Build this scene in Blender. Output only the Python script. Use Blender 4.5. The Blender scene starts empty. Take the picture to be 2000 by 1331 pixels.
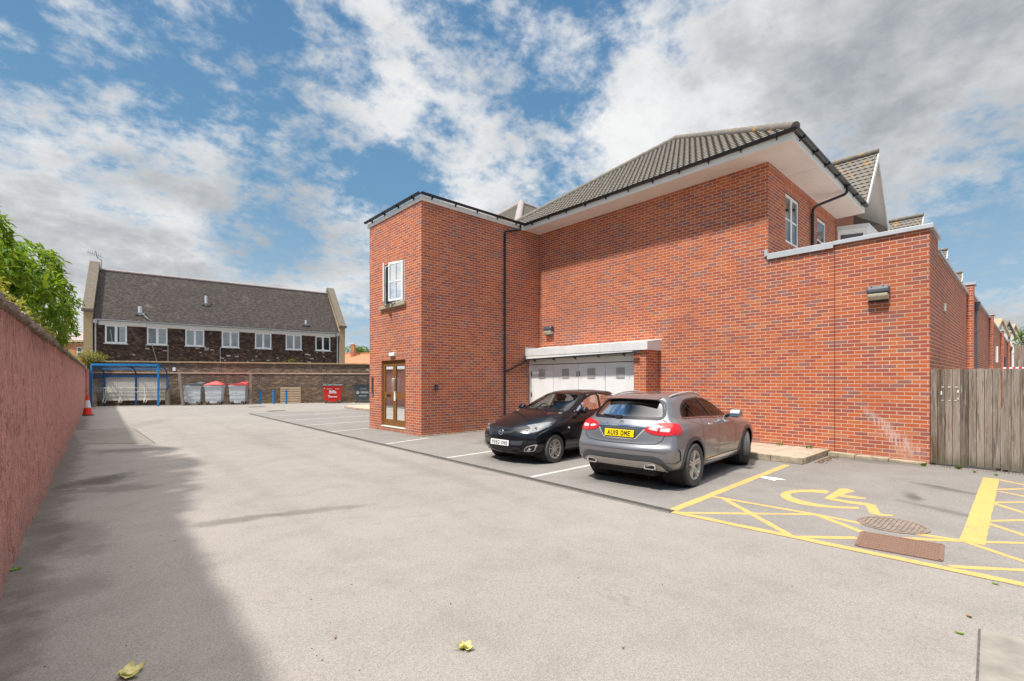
import bpy, bmesh, math, random
from mathutils import Vector as V, Matrix, geometry
from mathutils.bvhtree import BVHTree
random.seed(7)
SC = bpy.context.scene
COL = SC.collection
R = math.radians
# ---------------------------------------------------------------- camera calibration (photo pixels -> metres)
F, YAW, V0, H = 914.513, R(42.281), 743.51, 1.7
SA, CA = math.sin(YAW), math.cos(YAW)
def ray(u, v):
    r = (u - 1000) / F
    return V((SA + r * CA, CA - r * SA, (V0 - v) / F))
def at(u, v, d): return V((0, 0, H)) + ray(u, v) * d
def g(u, v, z=0.0):
    p = at(u, v, (H - z) * F / (v - V0)); p.z = z; return p
def onx(u, v, x): d = ray(u, v); return V((0, 0, H)) + d * (x / d.x)
def ony(u, v, y): d = ray(u, v); return V((0, 0, H)) + d * (y / d.y)
def onplane(u, v, p, n):
    d = ray(u, v); o = V((0, 0, H)); return o + d * ((V(p) - o).dot(n) / d.dot(n))
cam = bpy.data.cameras.new('camera'); co = bpy.data.objects.new('camera', cam); COL.objects.link(co)
cam.sensor_width = 36; cam.lens = F / 2000 * 36; cam.shift_y = (V0 - 665.5) / 2000
cam.clip_start = 0.05; cam.clip_end = 3000
co.location = (0, 0, H); co.rotation_euler = (R(90), 0, -YAW); SC.camera = co
SC.view_settings.view_transform = 'Standard'; SC.view_settings.look = 'None'
SC.view_settings.gamma = 1; SC.view_settings.exposure = 0.6
SC.render.engine = 'CYCLES'
SC.cycles.use_denoising = True; SC.cycles.denoising_prefilter = 'NONE'; SC.render.filter_size = 1.25
SC.cycles.sample_clamp_indirect = 4.0
SC.cycles.max_bounces = 8; SC.cycles.diffuse_bounces = 3; SC.cycles.glossy_bounces = 4
SC.cycles.transparent_max_bounces = 12; SC.cycles.transmission_bounces = 4
SC.cycles.caustics_reflective = False; SC.cycles.caustics_refractive = False
# ---------------------------------------------------------------- mesh helper
class M:
    def __init__(s): s.v = []; s.f = []; s.uvs = None
    def add(s, vs, fs):
        n = len(s.v); s.v += [V(p) for p in vs]; s.f += [tuple(i + n for i in f) for f in fs]; return s
    def quad(s, *p): return s.add(p, [tuple(range(len(p)))])
    def box(s, x0, x1, y0, y1, z0, z1):
        x0, x1 = min(x0, x1), max(x0, x1); y0, y1 = min(y0, y1), max(y0, y1); z0, z1 = min(z0, z1), max(z0, z1)
        return s.add([(x0,y0,z0),(x1,y0,z0),(x1,y1,z0),(x0,y1,z0),(x0,y0,z1),(x1,y0,z1),(x1,y1,z1),(x0,y1,z1)],
                     [(0,3,2,1),(4,5,6,7),(0,1,5,4),(1,2,6,5),(2,3,7,6),(3,0,4,7)])
    def obox(s, c, ax, ay, az, hx, hy, hz, tx=1, ty=1):
        c = V(c); ax, ay, az = V(ax), V(ay), V(az)
        vs = [c + ax*(i*hx*(tx if k > 0 else 1)) + ay*(j*hy*(ty if k > 0 else 1)) + az*(k*hz) for k in (-1,1) for (i,j) in ((-1,-1),(1,-1),(1,1),(-1,1))]
        fl = ax.cross(ay).dot(az) < 0
        fs = [(0,3,2,1),(4,5,6,7),(0,1,5,4),(1,2,6,5),(2,3,7,6),(3,0,4,7)]
        return s.add(vs, [f[::-1] for f in fs] if fl else fs)
    def bar(s, a, b, w, h, up=(0,0,1)):
        a, b = V(a), V(b); d = (b-a); L = d.length; d.normalize(); up = V(up)
        sx = d.cross(up); sx = sx.normalized() if sx.length > 1e-5 else V((1,0,0)); uu = sx.cross(d)
        return s.obox((a+b)/2, sx, d, uu, w/2, L/2, h/2)
    def prism(s, pts, vec):
        pts = [V(p) for p in pts]; vec = V(vec); n = len(pts)
        nrm = sum((pts[i].cross(pts[(i+1)%n]) for i in range(n)), V())
        if nrm.dot(vec) > 0: pts = pts[::-1]
        vs = pts + [p + vec for p in pts]
        return s.add(vs, [tuple(range(n)), tuple(range(2*n-1, n-1, -1))] + [(i, i+n, (i+1)%n+n, (i+1)%n)[::1] for i in range(n)])
    def tube(s, pts, r, n=8, cap=True, rs=None):
        pts = [V(p) for p in pts]; rings = []; k = len(s.v); prev = None
        for i, p in enumerate(pts):
            d = (pts[min(i+1, len(pts)-1)] - pts[max(i-1, 0)]).normalized()
            if prev is None:
                a = V((0,0,1)) if abs(d.z) < .9 else V((1,0,0)); x = d.cross(a).normalized()
            else:
                x = (prev - d * prev.dot(d)).normalized()
            prev = x; y = d.cross(x); rr = rs[i] if rs else r
            s.v += [p + x*(rr*math.cos(2*math.pi*j/n)) + y*(rr*math.sin(2*math.pi*j/n)) for j in range(n)]
        for i in range(len(pts)-1):
            for j in range(n):
                a0 = k+i*n+j; a1 = k+i*n+(j+1)%n
                s.f.append((a0, a1, a1+n, a0+n))
        if cap:
            s.f.append(tuple(k+j for j in range(n))[::-1]); e = k+(len(pts)-1)*n; s.f.append(tuple(e+j for j in range(n)))
        return s
    def lathe(s, prof, o=(0,0,0), ax=(0,0,1), n=24, arc=None):
        o = V(o); ax = V(ax).normalized(); t = V((0,0,1)) if abs(ax.z) < .9 else V((1,0,0))
        x = ax.cross(t).normalized(); y = ax.cross(x); k = len(s.v)
        for (r, h) in prof:
            s.v += [o + ax*h + x*(r*math.cos(2*math.pi*j/n)) + y*(r*math.sin(2*math.pi*j/n)) for j in range(n)]
        for i in range(len(prof)-1):
            for j in range(n):
                a0 = k+i*n+j; a1 = k+i*n+(j+1)%n
                s.f.append((a0, a1, a1+n, a0+n))
        return s
    def disc(s, c, ax, r, n=24):
        c = V(c); ax = V(ax).normalized(); t = V((0,0,1)) if abs(ax.z) < .9 else V((1,0,0))
        x = ax.cross(t).normalized(); y = ax.cross(x)
        return s.add([c + x*(r*math.cos(2*math.pi*j/n)) + y*(r*math.sin(2*math.pi*j/n)) for j in range(n)], [tuple(range(n))])
    def sphere(s, c, r, n=10, sc=(1,1,1)):
        c = V(c); k = len(s.v); m = n//2
        for i in range(m+1):
            ph = math.pi*i/m - math.pi/2
            s.v += [c + V((r*sc[0]*math.cos(ph)*math.cos(2*math.pi*j/n), r*sc[1]*math.cos(ph)*math.sin(2*math.pi*j/n), r*sc[2]*math.sin(ph))) for j in range(n)]
        for i in range(m):
            for j in range(n):
                s.f.append((k+i*n+j, k+i*n+(j+1)%n, k+(i+1)*n+(j+1)%n, k+(i+1)*n+j))
        return s
    def flat(s, pts, z=None):
        """one concave polygon, triangulated"""
        pts = [V(p) for p in pts]
        if z is not None:
            for p in pts: p.z = z
        tr = geometry.tessellate_polygon([pts])
        fs = []
        for t in tr:
            a, b, c = (pts[i] for i in t)
            fs.append(tuple(t) if (b-a).cross(c-a).z >= 0 else tuple(t)[::-1])
        return s.add(pts, fs)
def wall(m, o, e, u0, u1, z0, z1, holes=(), depth=0.1, n=None):
    """vertical sheet from origin o along unit e; holes (ua,ub,za,zb) get reveals going back along -n"""
    us = sorted({u0, u1, *[h[0] for h in holes], *[h[1] for h in holes]}); zs = sorted({z0, z1, *[h[2] for h in holes], *[h[3] for h in holes]})
    o, e, n = V(o), V(e), V(n); P = lambda u, z, d=0: o + e*u + V((0,0,z)) - n*d
    fl = e.cross(V((0,0,1))).dot(n) < 0
    def q(*p): m.quad(*(p[::-1] if fl else p))
    for i in range(len(us)-1):
        for j in range(len(zs)-1):
            a, b, c, d = us[i], us[i+1], zs[j], zs[j+1]
            if any(h[0] <= a and b <= h[1] and h[2] <= c and d <= h[3] for h in holes): continue
            q(P(a,c), P(b,c), P(b,d), P(a,d))
    for (a,b,c,d) in holes:
        q(P(a,c), P(a,d), P(a,d,depth), P(a,c,depth)); q(P(b,d), P(b,c), P(b,c,depth), P(b,d,depth))
        q(P(a,d), P(b,d), P(b,d,depth), P(a,d,depth)); q(P(b,c), P(a,c), P(a,c,depth), P(b,c,depth))
    return m
def mesh(name, m, mat, off=V((0,0,0)), smooth=False, uv=False, uvrot=False, weld=False):
    me = bpy.data.meshes.new(name)
    me.from_pydata([tuple(p - off) for p in m.v], [], m.f)
    if weld:
        b = bmesh.new(); b.from_mesh(me); bmesh.ops.remove_doubles(b, verts=b.verts, dist=1e-4); bmesh.ops.recalc_face_normals(b, faces=b.faces); b.to_mesh(me); b.free()
    if uv:
        l = me.uv_layers.new(name='UVMap').data
        for p in me.polygons:
            n = p.normal
            if abs(n.z) > .75: t = V((1,0,0)); w = V((0,1,0))
            elif abs(n.x) < .25: t = V((1,0,0)); w = V((0,0,1))
            elif abs(n.y) < .25: t = V((0,1,0)); w = V((0,0,1))
            else: t = V((-n.y, n.x, 0)).normalized(); w = V((0,0,1))
            for li in p.loop_indices:
                q = me.vertices[me.loops[li].vertex_index].co + off
                a, b = q.dot(t), q.dot(w)
                l[li].uv = (b, a) if uvrot else (a, b)
    if smooth:
        for p in me.polygons: p.use_smooth = True
        if smooth != True: me.set_sharp_from_angle(angle=R(smooth))
    if mat: me.materials.append(mat)
    return me
def tag(o, label=None, cat=None, group=None, kind=None):
    if label: o['label'] = label
    if cat: o['category'] = cat
    if group: o['group'] = group
    if kind: o['kind'] = kind
    return o
def bev(o, w, seg=2):
    md = o.modifiers.new('bevel', 'BEVEL'); md.width = w; md.segments = seg; md.limit_method = 'ANGLE'; md.angle_limit = R(40)
def thing(name, label, cat, loc, group=None, rz=0):
    o = bpy.data.objects.new(name, None); COL.objects.link(o); o.location = loc; o.rotation_euler = (0,0,rz); o.empty_display_size = .2
    return tag(o, label, cat, group)
BASE = {}
def base_of(o): return BASE[o.name]
def part(name, m, mat, parent, bevel=0, local=False, label=None, smooth=False, **k):
    """a part: vertices in world metres, moved into its thing's frame (things are unrotated unless local)"""
    if not local:
        p = parent; off = V((0,0,0))
        while p: off = off + p.location; p = p.parent
    else: off = V((0,0,0))
    o = bpy.data.objects.new(name, mesh(name, m, mat, off, smooth, **k)); COL.objects.link(o); o.parent = parent
    if bevel: bev(o, bevel)
    if label: o['label'] = label
    return o
def single(name, m, mat, label=None, cat=None, group=None, kind=None, bevel=0, smooth=False, **k):
    xs = [p.x for p in m.v]; ys = [p.y for p in m.v]; zs = [p.z for p in m.v]
    off = V(((min(xs)+max(xs))/2, (min(ys)+max(ys))/2, min(zs))) if kind != 'structure' else V((0,0,0))
    o = bpy.data.objects.new(name, mesh(name, m, mat, off, smooth, **k)); COL.objects.link(o); o.location = off
    if bevel: bev(o, bevel)
    return tag(o, label, cat, group, kind)
def dup(root, loc=None, label=None):
    c = root.copy(); COL.objects.link(c)
    def kids(a, b):
        for ch in list(a.children):
            d = ch.copy(); COL.objects.link(d); d.parent = b; kids(ch, d)
    kids(root, c)
    if loc is not None: c.location = loc
    if label: c['label'] = label
    return c
def text(s, size, bold=0.0, depth=0.002, align='CENTER', space=1.0):
    """lettering as a mesh in its own xy plane (x right, y up, faces +z), returned as M in local coords"""
    cu = bpy.data.curves.new('lettering', 'FONT'); cu.body = s; cu.size = size; cu.align_x = align; cu.align_y = 'CENTER'
    cu.extrude = depth; cu.offset = bold; cu.space_character = space; cu.resolution_u = 3
    ob = bpy.data.objects.new('lettering', cu); COL.objects.link(ob); dg = bpy.context.evaluated_depsgraph_get()
    me = bpy.data.meshes.new_from_object(ob.evaluated_get(dg)); m = M()
    m.add([v.co.copy() for v in me.vertices], [tuple(p.vertices) for p in me.polygons])
    bpy.data.objects.remove(ob); bpy.data.curves.remove(cu); bpy.data.meshes.remove(me)
    return m
def place(m, o, ex, ey, sx=1, sy=1):
    o, ex, ey = V(o), V(ex).normalized(), V(ey).normalized(); ez = ex.cross(ey)
    m.v = [o + ex*(p.x*sx) + ey*(p.y*sy) + ez*p.z for p in m.v]; return m
# ---------------------------------------------------------------- node helper
class G:
    def __init__(s, name, world=False):
        if world:
            s.t = world.node_tree
        else:
            s.m = bpy.data.materials.new(name); s.m.use_nodes = True; s.t = s.m.node_tree
        s.t.nodes.clear()
    def n(s, ty, ins=None, **pr):
        x = s.t.nodes.new('ShaderNode' + ty)
        for k, v in pr.items(): setattr(x, k, v)
        for k, v in (ins or {}).items():
            sk = x.inputs[k]
            if isinstance(v, bpy.types.NodeSocket): s.t.links.new(v, sk)
            else: sk.default_value = v
        return x
    def math(s, op, a, b=0.0, c=None, clamp=False):
        return s.n('Math', {0: a, 1: b, **({2: c} if c is not None else {})}, operation=op, use_clamp=clamp).outputs[0]
    def mix(s, f, a, b, bt='MIX'):
        c = lambda q: q if isinstance(q, bpy.types.NodeSocket) else (*q, 1) if len(q) == 3 else q
        return s.n('Mix', {0: f, 6: c(a), 7: c(b)}, data_type='RGBA', blend_type=bt).outputs[2]
    def ramp(s, f, stops, it='LINEAR'):
        x = s.n('ValToRGB', {0: f}); cr = x.color_ramp; cr.interpolation = it
        while len(cr.elements) < len(stops): cr.elements.new(.5)
        for e, (p, c) in zip(cr.elements, stops):
            e.position = p; e.color = (*c, 1) if not isinstance(c, (int, float)) else (c, c, c, 1)
        return x.outputs[0]
    def noise(s, vec, scale, det=4, ro=.55, dist=0, out=0):
        return s.n('TexNoise', {'Vector': vec, 'Scale': scale, 'Detail': det, 'Roughness': ro, 'Distortion': dist}).outputs[out]
    def coord(s, k='Object'): return s.n('TexCoord').outputs[k]
    def pos(s): return s.n('NewGeometry').outputs['Position']
    def map(s, vec, loc=(0,0,0), rot=(0,0,0), sc=(1,1,1)):
        return s.n('Mapping', {'Vector': vec, 'Location': loc, 'Rotation': rot, 'Scale': sc}).outputs[0]
    def step(s, x, a, b, lo=0.0, hi=1.0):
        return s.n('MapRange', {0: x, 1: a, 2: b, 3: lo, 4: hi}, interpolation_type='SMOOTHSTEP').outputs[0]
    def bump(s, h, st=.3, d=.01):
        return s.n('Bump', {'Height': h, 'Strength': st, 'Distance': d}).outputs[0]
    def out(s, col=None, rough=.7, bump=None, metal=0, spec=None, coat=0, sh=None, alpha=None, coat_r=.03):
        if sh is None:
            c = col if isinstance(col, bpy.types.NodeSocket) else (*col, 1)
            ins = {'Base Color': c, 'Roughness': rough, 'Metallic': metal}
            if bump is not None: ins['Normal'] = bump
            if spec is not None: ins['Specular IOR Level'] = spec
            if coat: ins['Coat Weight'] = coat; ins['Coat Roughness'] = coat_r
            if alpha is not None: ins['Alpha'] = alpha
            sh = s.n('BsdfPrincipled', ins).outputs[0]
        s.n('OutputMaterial', {'Surface': sh}); return s.m
def plain(name, col, rough=.6, metal=0, var=.12, sc=6, coat=0, bump=0, spec=None):
    q = G(name); c = q.coord()
    n = q.noise(c, sc, 5, .6)
    f = q.ramp(n, [(.3, 0.0), (.7, 1.0)])
    lo = tuple(x*(1-var) for x in col); hi = tuple(min(1, x*(1+var)) for x in col)
    r = q.math('ADD', q.math('MULTIPLY', n, .16), rough-.08)
    b = q.bump(q.noise(c, sc*12, 3), bump, .004) if bump else None
    return q.out(q.mix(f, lo, hi), r, b, metal, coat=coat, spec=spec)
# ================================================================ materials
def brick_mat(name, stops, mortar, bw=.245, rh=.0815, ms=.0055, dirt=.25, smear=False, moss=False, bumpst=.5):
    q = G(name); uv = q.coord('UV'); p = q.pos()
    wob = q.n('VectorMath', {0: q.noise(uv, 3.0, 2, out=1), 1: (.5,.5,.5)}, operation='SUBTRACT').outputs[0]
    uv2 = q.n('VectorMath', {0: wob, 1: (.008,.006,0), 2: uv}, operation='MULTIPLY_ADD').outputs[0]
    br = q.n('TexBrick', {'Vector': uv2, 'Color1': (0,0,0,1), 'Color2': (1,1,1,1), 'Mortar': (0,0,0,1), 'Scale': 1, 'Mortar Size': ms, 'Mortar Smooth': .12, 'Bias': 0, 'Brick Width': bw, 'Row Height': rh})
    tint = br.outputs[0]; fac = br.outputs[1]
    patch = q.noise(p, .9, 4, .6)
    tint = q.math('ADD', tint, q.math('MULTIPLY', q.math('SUBTRACT', patch, .5), .16))
    fine = q.noise(p, 55, 4, .7)
    tint = q.math('ADD', tint, q.math('MULTIPLY', q.math('SUBTRACT', fine, .5), .22), clamp=True)
    col = q.ramp(tint, stops)
    spk = q.noise(p, 160, 2, .6)
    col = q.mix(q.math('MULTIPLY', q.step(spk, .56, .72), .3), col, (.16,.07,.05))
    mo = q.mix(q.noise(p, 9, 4), tuple(x*.8 for x in mortar), tuple(min(1,x*1.15) for x in mortar))
    mo = q.mix(q.step(q.noise(p, 1.3, 3), .5, .72), mo, tuple(x*.75 for x in mortar))
    col = q.mix(fac, col, mo)
    big = q.noise(p, .35, 5, .6)
    col = q.mix(q.math('MULTIPLY', q.step(big, .42, .75), dirt), col, (.12,.07,.055))
    # pale lime bloom in drifting patches
    col = q.mix(q.math('MULTIPLY', q.step(q.noise(p, .8, 6, .65), .58, .8), .22), col, (.55,.42,.36))
    sep = q.n('SeparateXYZ', {0: p})
    if smear:   # pale scuff where something scraped down the wall, and salts low on the wall
        yy, zz = sep.outputs[1], sep.outputs[2]
        a = q.math('ADD', q.math('MULTIPLY', q.math('SUBTRACT', yy, 1.95), -.68), q.math('MULTIPLY', q.math('SUBTRACT', zz, .60), -.74))
        b = q.math('ADD', q.math('MULTIPLY', q.math('SUBTRACT', yy, 1.95), .74), q.math('MULTIPLY', q.math('SUBTRACT', zz, .60), -.68))
        wn = q.noise(p, 5, 5, .65)
        across = q.math('ADD', q.math('ABSOLUTE', b), q.math('MULTIPLY', q.math('ABSOLUTE', q.math('SUBTRACT', wn, .5)), .35))
        wid = q.math('ADD', .20, q.math('MULTIPLY', a, .15))
        mk = q.math('MULTIPLY', q.step(q.math('DIVIDE', across, wid), 1.0, .3), q.math('MULTIPLY', q.step(a, .78, .45), q.step(a, -.85, -.4)))
        mk = q.math('MULTIPLY', mk, q.step(q.noise(q.map(p, rot=(.743,0,0), sc=(1,22,3)), 1.2, 4, .6), .36, .6))
        mk = q.math('MULTIPLY', mk, q.step(sep.outputs[0], 12.5, 12.55))
        col = q.mix(q.math('MULTIPLY', mk, .65), col, (.60,.47,.42))
        lowm = q.math('MULTIPLY', q.step(zz, .55, .05), q.step(q.noise(p, 2.2, 5, .65), .42, .66))
        col = q.mix(q.math('MULTIPLY', lowm, .5), col, (.36,.24,.19))
    if moss:
        zz = sep.outputs[2]
        lowm = q.math('MULTIPLY', q.step(zz, 1.4, .3), q.step(q.noise(p, .7, 4, .6), .5, .66))
        col = q.mix(q.math('MULTIPLY', lowm, .6), col, (.20,.17,.045))
        salt = q.math('MULTIPLY', q.step(q.noise(p, 1.6, 5, .7), .62, .74), q.step(q.noise(p, 12, 3, .6), .45, .6))
        col = q.mix(q.math('MULTIPLY', salt, .55), col, (.55,.50,.44))
    hgt = q.math('ADD', q.math('MULTIPLY', fac, -1.0), q.math('MULTIPLY', fine, .35))
    return q.out(col, .88, q.bump(hgt, bumpst, .008), spec=.25)
RED = [(0,(.30,.130,.110)), (.10,(.285,.112,.090)), (.15,(.33,.090,.062)), (.37,(.375,.097,.056)), (.47,(.445,.112,.048)), (.78,(.50,.123,.046)), (.92,(.51,.15,.058)), (1,(.47,.17,.09))]
mat_brick = brick_mat('red_brick', RED, (.66,.47,.36), smear=True, ms=.0072)
mat_brick_sold = brick_mat('red_brick_soldier', RED, (.66,.47,.36), ms=.0072)
DRK = [(0,(.06,.043,.036)), (.3,(.105,.07,.052)), (.6,(.155,.098,.066)), (.85,(.21,.138,.088)), (1,(.29,.205,.13))]
mat_bwall = brick_mat('brown_brick', DRK, (.37,.32,.26), bw=.235, rh=.084, ms=.006, dirt=.2, moss=True)
ORG = [(0,(.38,.13,.055)), (.5,(.52,.20,.085)), (1,(.60,.27,.13))]
mat_orange = brick_mat('orange_brick', ORG, (.6,.42,.3), dirt=.05)
TH = [(0,(.042,.029,.026)), (.35,(.068,.044,.036)), (.7,(.105,.064,.047)), (.92,(.145,.085,.06)), (1,(.24,.15,.10))]
mat_tilehung = brick_mat('hung_tile', TH, (.015,.011,.01), bw=.20, rh=.115, ms=.006, dirt=.15, moss=False)
TR = [(0,(.038,.033,.032)), (.4,(.052,.045,.042)), (.75,(.066,.056,.051)), (1,(.09,.073,.062))]
mat_plaintile = brick_mat('plain_roof_tile', TR, (.014,.012,.011), bw=.18, rh=.115, ms=.008, dirt=.05, bumpst=.8)

def m_asphalt(name, base, warm, stains):
    q = G(name); p = q.pos()
    big = q.noise(p, .22, 5, .6); mid = q.noise(p, 1.7, 5, .65)
    v1 = q.n('TexVoronoi', {'Vector': p, 'Scale': 130}).outputs['Color']
    v2 = q.n('TexVoronoi', {'Vector': p, 'Scale': 260}).outputs['Color']
    s1 = q.n('SeparateColor', {0: v1}).outputs[0]; s2 = q.n('SeparateColor', {0: v2}).outputs[1]
    agg = q.math('ADD', q.math('MULTIPLY', s1, .5), q.math('MULTIPLY', s2, .5))
    k = q.ramp(agg, [(.08,.66), (.4,.95), (.62,1.03), (.92,1.30)])
    col = q.mix(q.ramp(big, [(.3,0.0),(.7,1.0)]), base, warm)
    col = q.mix(q.math('MULTIPLY', q.step(mid, .40, .75), .30), col, tuple(x*.62 for x in base))
    col = q.mix(q.math('MULTIPLY', q.step(q.noise(q.map(p, sc=(1,.14,1)), 1.4, 4, .6), .52, .75), .16), col, tuple(x*.6 for x in base))
    col = q.mix(1.0, col, k, 'MULTIPLY')
    # hairline cracks
    cr = q.n('TexVoronoi', {'Vector': q.n('VectorMath', {0: q.noise(p, 1.1, 4, .6, out=1), 1: (.9,.9,.9), 2: p}, operation='MULTIPLY_ADD').outputs[0], 'Scale': .23}, feature='DISTANCE_TO_EDGE').outputs[0]
    col = q.mix(q.math('MULTIPLY', q.math('MULTIPLY', q.step(cr, .006, .001), q.step(q.noise(p, .35, 3), .55, .65)), .22), col, (.05,.045,.04))
    # stains of their own shape: (x, y, half length, half width, turn, colour, strength)
    sep = q.n('SeparateXYZ', {0: q.n('VectorMath', {0: q.noise(p, 1.2, 4, .6, out=1), 1: (.3,.3,0), 2: p}, operation='MULTIPLY_ADD').outputs[0]})
    edge = q.math('MULTIPLY', q.math('SUBTRACT', q.noise(p, 2.6, 6, .7), .5), 2.0)
    for (x, y, a, b, t, c, st) in stains:
        dx = q.math('SUBTRACT', sep.outputs[0], x+.15); dy = q.math('SUBTRACT', sep.outputs[1], y+.15)
        cu, su = math.cos(t), math.sin(t)
        e1 = q.math('DIVIDE', q.math('ADD', q.math('MULTIPLY', dx, cu), q.math('MULTIPLY', dy, su)), a)
        e2 = q.math('DIVIDE', q.math('ADD', q.math('MULTIPLY', dx, -su), q.math('MULTIPLY', dy, cu)), b)
        d = q.math('ADD', q.math('SQRT', q.math('ADD', q.math('MULTIPLY', e1, e1), q.math('MULTIPLY', e2, e2))), edge)
        col = q.mix(q.math('MULTIPLY', q.step(d, 1.25, .35), st), col, c)
    # tiny dark bits and pale chips
    sp = q.noise(p, 38, 2, .5)
    col = q.mix(q.math('MULTIPLY', q.step(sp, .77, .80), .5), col, (.04,.035,.03))
    sp2 = q.noise(q.map(p, loc=(3,7,1)), 30, 2, .5)
    col = q.mix(q.math('MULTIPLY', q.step(sp2, .75, .79), .5), col, (.42,.40,.37))
    return q.out(col, .9, q.bump(agg, .28, .003), spec=.2)
def STREAK(u0, v0, u1, v1, w, c, st):
    a, b = g(u0, v0), g(u1, v1); return ((a.x+b.x)/2, (a.y+b.y)/2, (b-a).length/2+.12, w, math.atan2(b.y-a.y, b.x-a.x), c, st)
mat_asphalt = m_asphalt('asphalt_pale', (.236,.215,.196), (.280,.257,.235), [
    STREAK(375,1027,560,1003,.16,(.105,.09,.078),.6), STREAK(500,1010,735,984,.13,(.115,.10,.085),.5),
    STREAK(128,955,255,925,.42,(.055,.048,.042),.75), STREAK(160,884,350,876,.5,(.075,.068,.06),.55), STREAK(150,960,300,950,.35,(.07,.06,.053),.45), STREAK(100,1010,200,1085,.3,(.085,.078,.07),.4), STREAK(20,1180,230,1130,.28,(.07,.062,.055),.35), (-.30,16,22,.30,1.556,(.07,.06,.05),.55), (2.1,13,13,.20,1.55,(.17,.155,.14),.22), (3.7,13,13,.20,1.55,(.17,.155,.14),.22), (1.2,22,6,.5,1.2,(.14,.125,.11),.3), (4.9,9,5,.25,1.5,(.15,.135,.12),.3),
    (4.0,15,2.2,.8,1.3,(.155,.145,.135),.25)])
mat_asphalt2 = m_asphalt('asphalt_grey', (.196,.181,.167), (.242,.225,.208), [
    (9.0,1.15,.35,.12,.3,(.07,.065,.06),.7), (10.1,1.0,.45,.10,1.2,(.07,.064,.06),.6), (8.3,.75,.10,.7,-.5,(.085,.08,.074),.5), (10.3,1.9,.6,.3,0,(.24,.225,.21),.5), (9.9,.75,.5,.14,1.4,(.09,.085,.08),.6), (12.2,2.2,.28,1.0,0,(.10,.09,.075),.5),
    (8.6,7.2,1.2,.5,0,(.085,.08,.074),.5), (8.9,4.5,1.0,.35,0,(.13,.12,.11),.45), (8.3,10,.8,.3,0,(.09,.085,.08),.4)])
mat_patch = m_asphalt('asphalt_patch', (.185,.168,.15), (.225,.205,.183), [])
mat_concrete = plain('concrete', (.235,.215,.185), .9, var=.25, sc=5, bump=.3)
mat_kerb = plain('kerb_stone', (.36,.30,.21), .9, var=.32, sc=7, bump=.4)
mat_paving = plain('paving', (.42,.33,.25), .9, var=.22, sc=4, bump=.3)
def m_paint(name, col, under, wear):
    q = G(name); p = q.pos()
    n = q.noise(p, 14, 6, .72); n2 = q.noise(p, 1.1, 4)
    w = q.math('ADD', q.math('MULTIPLY', n, .75), q.math('MULTIPLY', n2, .25))
    v = q.n('SeparateColor', {0: q.n('TexVoronoi', {'Vector': p, 'Scale': 120}).outputs['Color']}).outputs[0]
    w = q.math('ADD', w, q.math('MULTIPLY', q.math('SUBTRACT', v, .5), .16))
    c = q.mix(q.noise(p, 3, 5), tuple(x*.82 for x in col), col)
    c = q.mix(q.math('MULTIPLY', q.step(w, wear, wear+.10), .8), c, under)
    c = q.mix(q.math('MULTIPLY', v, .18), c, tuple(x*.6 for x in col))
    return q.out(c, .75, q.bump(v, .2, .002))
mat_yellow = m_paint('yellow_line_paint', (.60,.375,.115), (.19,.175,.15), .545)
mat_white = m_paint('white_line_paint', (.56,.545,.50), (.19,.178,.16), .55)
def m_render():
    q = G('pink_render'); p = q.pos()
    n = q.noise(p, 9, 8, .72); st = q.noise(q.map(p, sc=(4,4,2.3)), 2.4, 8, .78); big = q.noise(p, .5, 4, .6)
    col = q.mix(q.ramp(n, [(.3,0.0),(.7,1.0)]), (.455,.195,.16), (.63,.335,.28))
    col = q.mix(q.math('MULTIPLY', q.step(big, .4, .7), .45), col, (.55,.285,.23))
    col = q.mix(q.math('MULTIPLY', q.step(st, .55, .66), .65), col, (.17,.095,.078))
    crk = q.n('TexVoronoi', {'Vector': q.n('VectorMath', {0: q.noise(p, 5, 5, .7, out=1), 1: (.35,.35,.35), 2: q.map(p, sc=(1,1,.45))}, operation='MULTIPLY_ADD').outputs[0], 'Scale': 4.5}, feature='DISTANCE_TO_EDGE').outputs[0]
    col = q.mix(q.math('MULTIPLY', q.math('MULTIPLY', q.step(crk, .035, .008), q.step(q.noise(p, 2, 3), .45, .6)), .75), col, (.10,.062,.05))
    wh = q.noise(q.map(p, loc=(5,2,9), sc=(7,5,1.1)), 1.7, 6, .72)
    col = q.mix(q.math('MULTIPLY', q.step(wh, .68, .74), .7), col, (.62,.50,.46))
    z = q.n('SeparateXYZ', {0: p}).outputs[2]
    drip = q.math('MULTIPLY', q.step(z, 1.6, 2.4), q.step(q.noise(q.map(p, sc=(5,5,.25)), 2.2, 4, .6), .44, .62))
    col = q.mix(q.math('MULTIPLY', drip, .6), col, (.12,.065,.05))
    gry = q.math('MULTIPLY', q.step(z, .5, .0), q.step(q.noise(p, 4, 5, .65), .42, .6))
    col = q.mix(q.math('MULTIPLY', gry, .55), col, (.36,.29,.26))
    h = q.math('ADD', q.math('MULTIPLY', n, .7), q.math('MULTIPLY', q.noise(p, 30, 5, .65), .7))
    h = q.math('SUBTRACT', h, q.math('MULTIPLY', q.step(st, .55, .66), .25))
    return q.out(col, .92, q.bump(h, 1.0, .035), spec=.15)
mat_render = m_render()
def m_coping(name, a, b, moss=.5):
    q = G(name); p = q.pos()
    col = q.mix(q.noise(p, 6, 6, .7), a, b)
    col = q.mix(q.math('MULTIPLY', q.step(q.noise(p, 3.1, 5, .7), .48, .62), moss), col, (.16,.115,.03))
    col = q.mix(q.math('MULTIPLY', q.step(q.noise(p, 11, 4, .6), .62, .7), .7), col, (.5,.45,.38))
    return q.out(col, .92, q.bump(q.noise(p, 30, 5, .7), .8, .02))
mat_coping = m_coping('mossy_coping', (.13,.10,.08), (.30,.24,.19))
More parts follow.
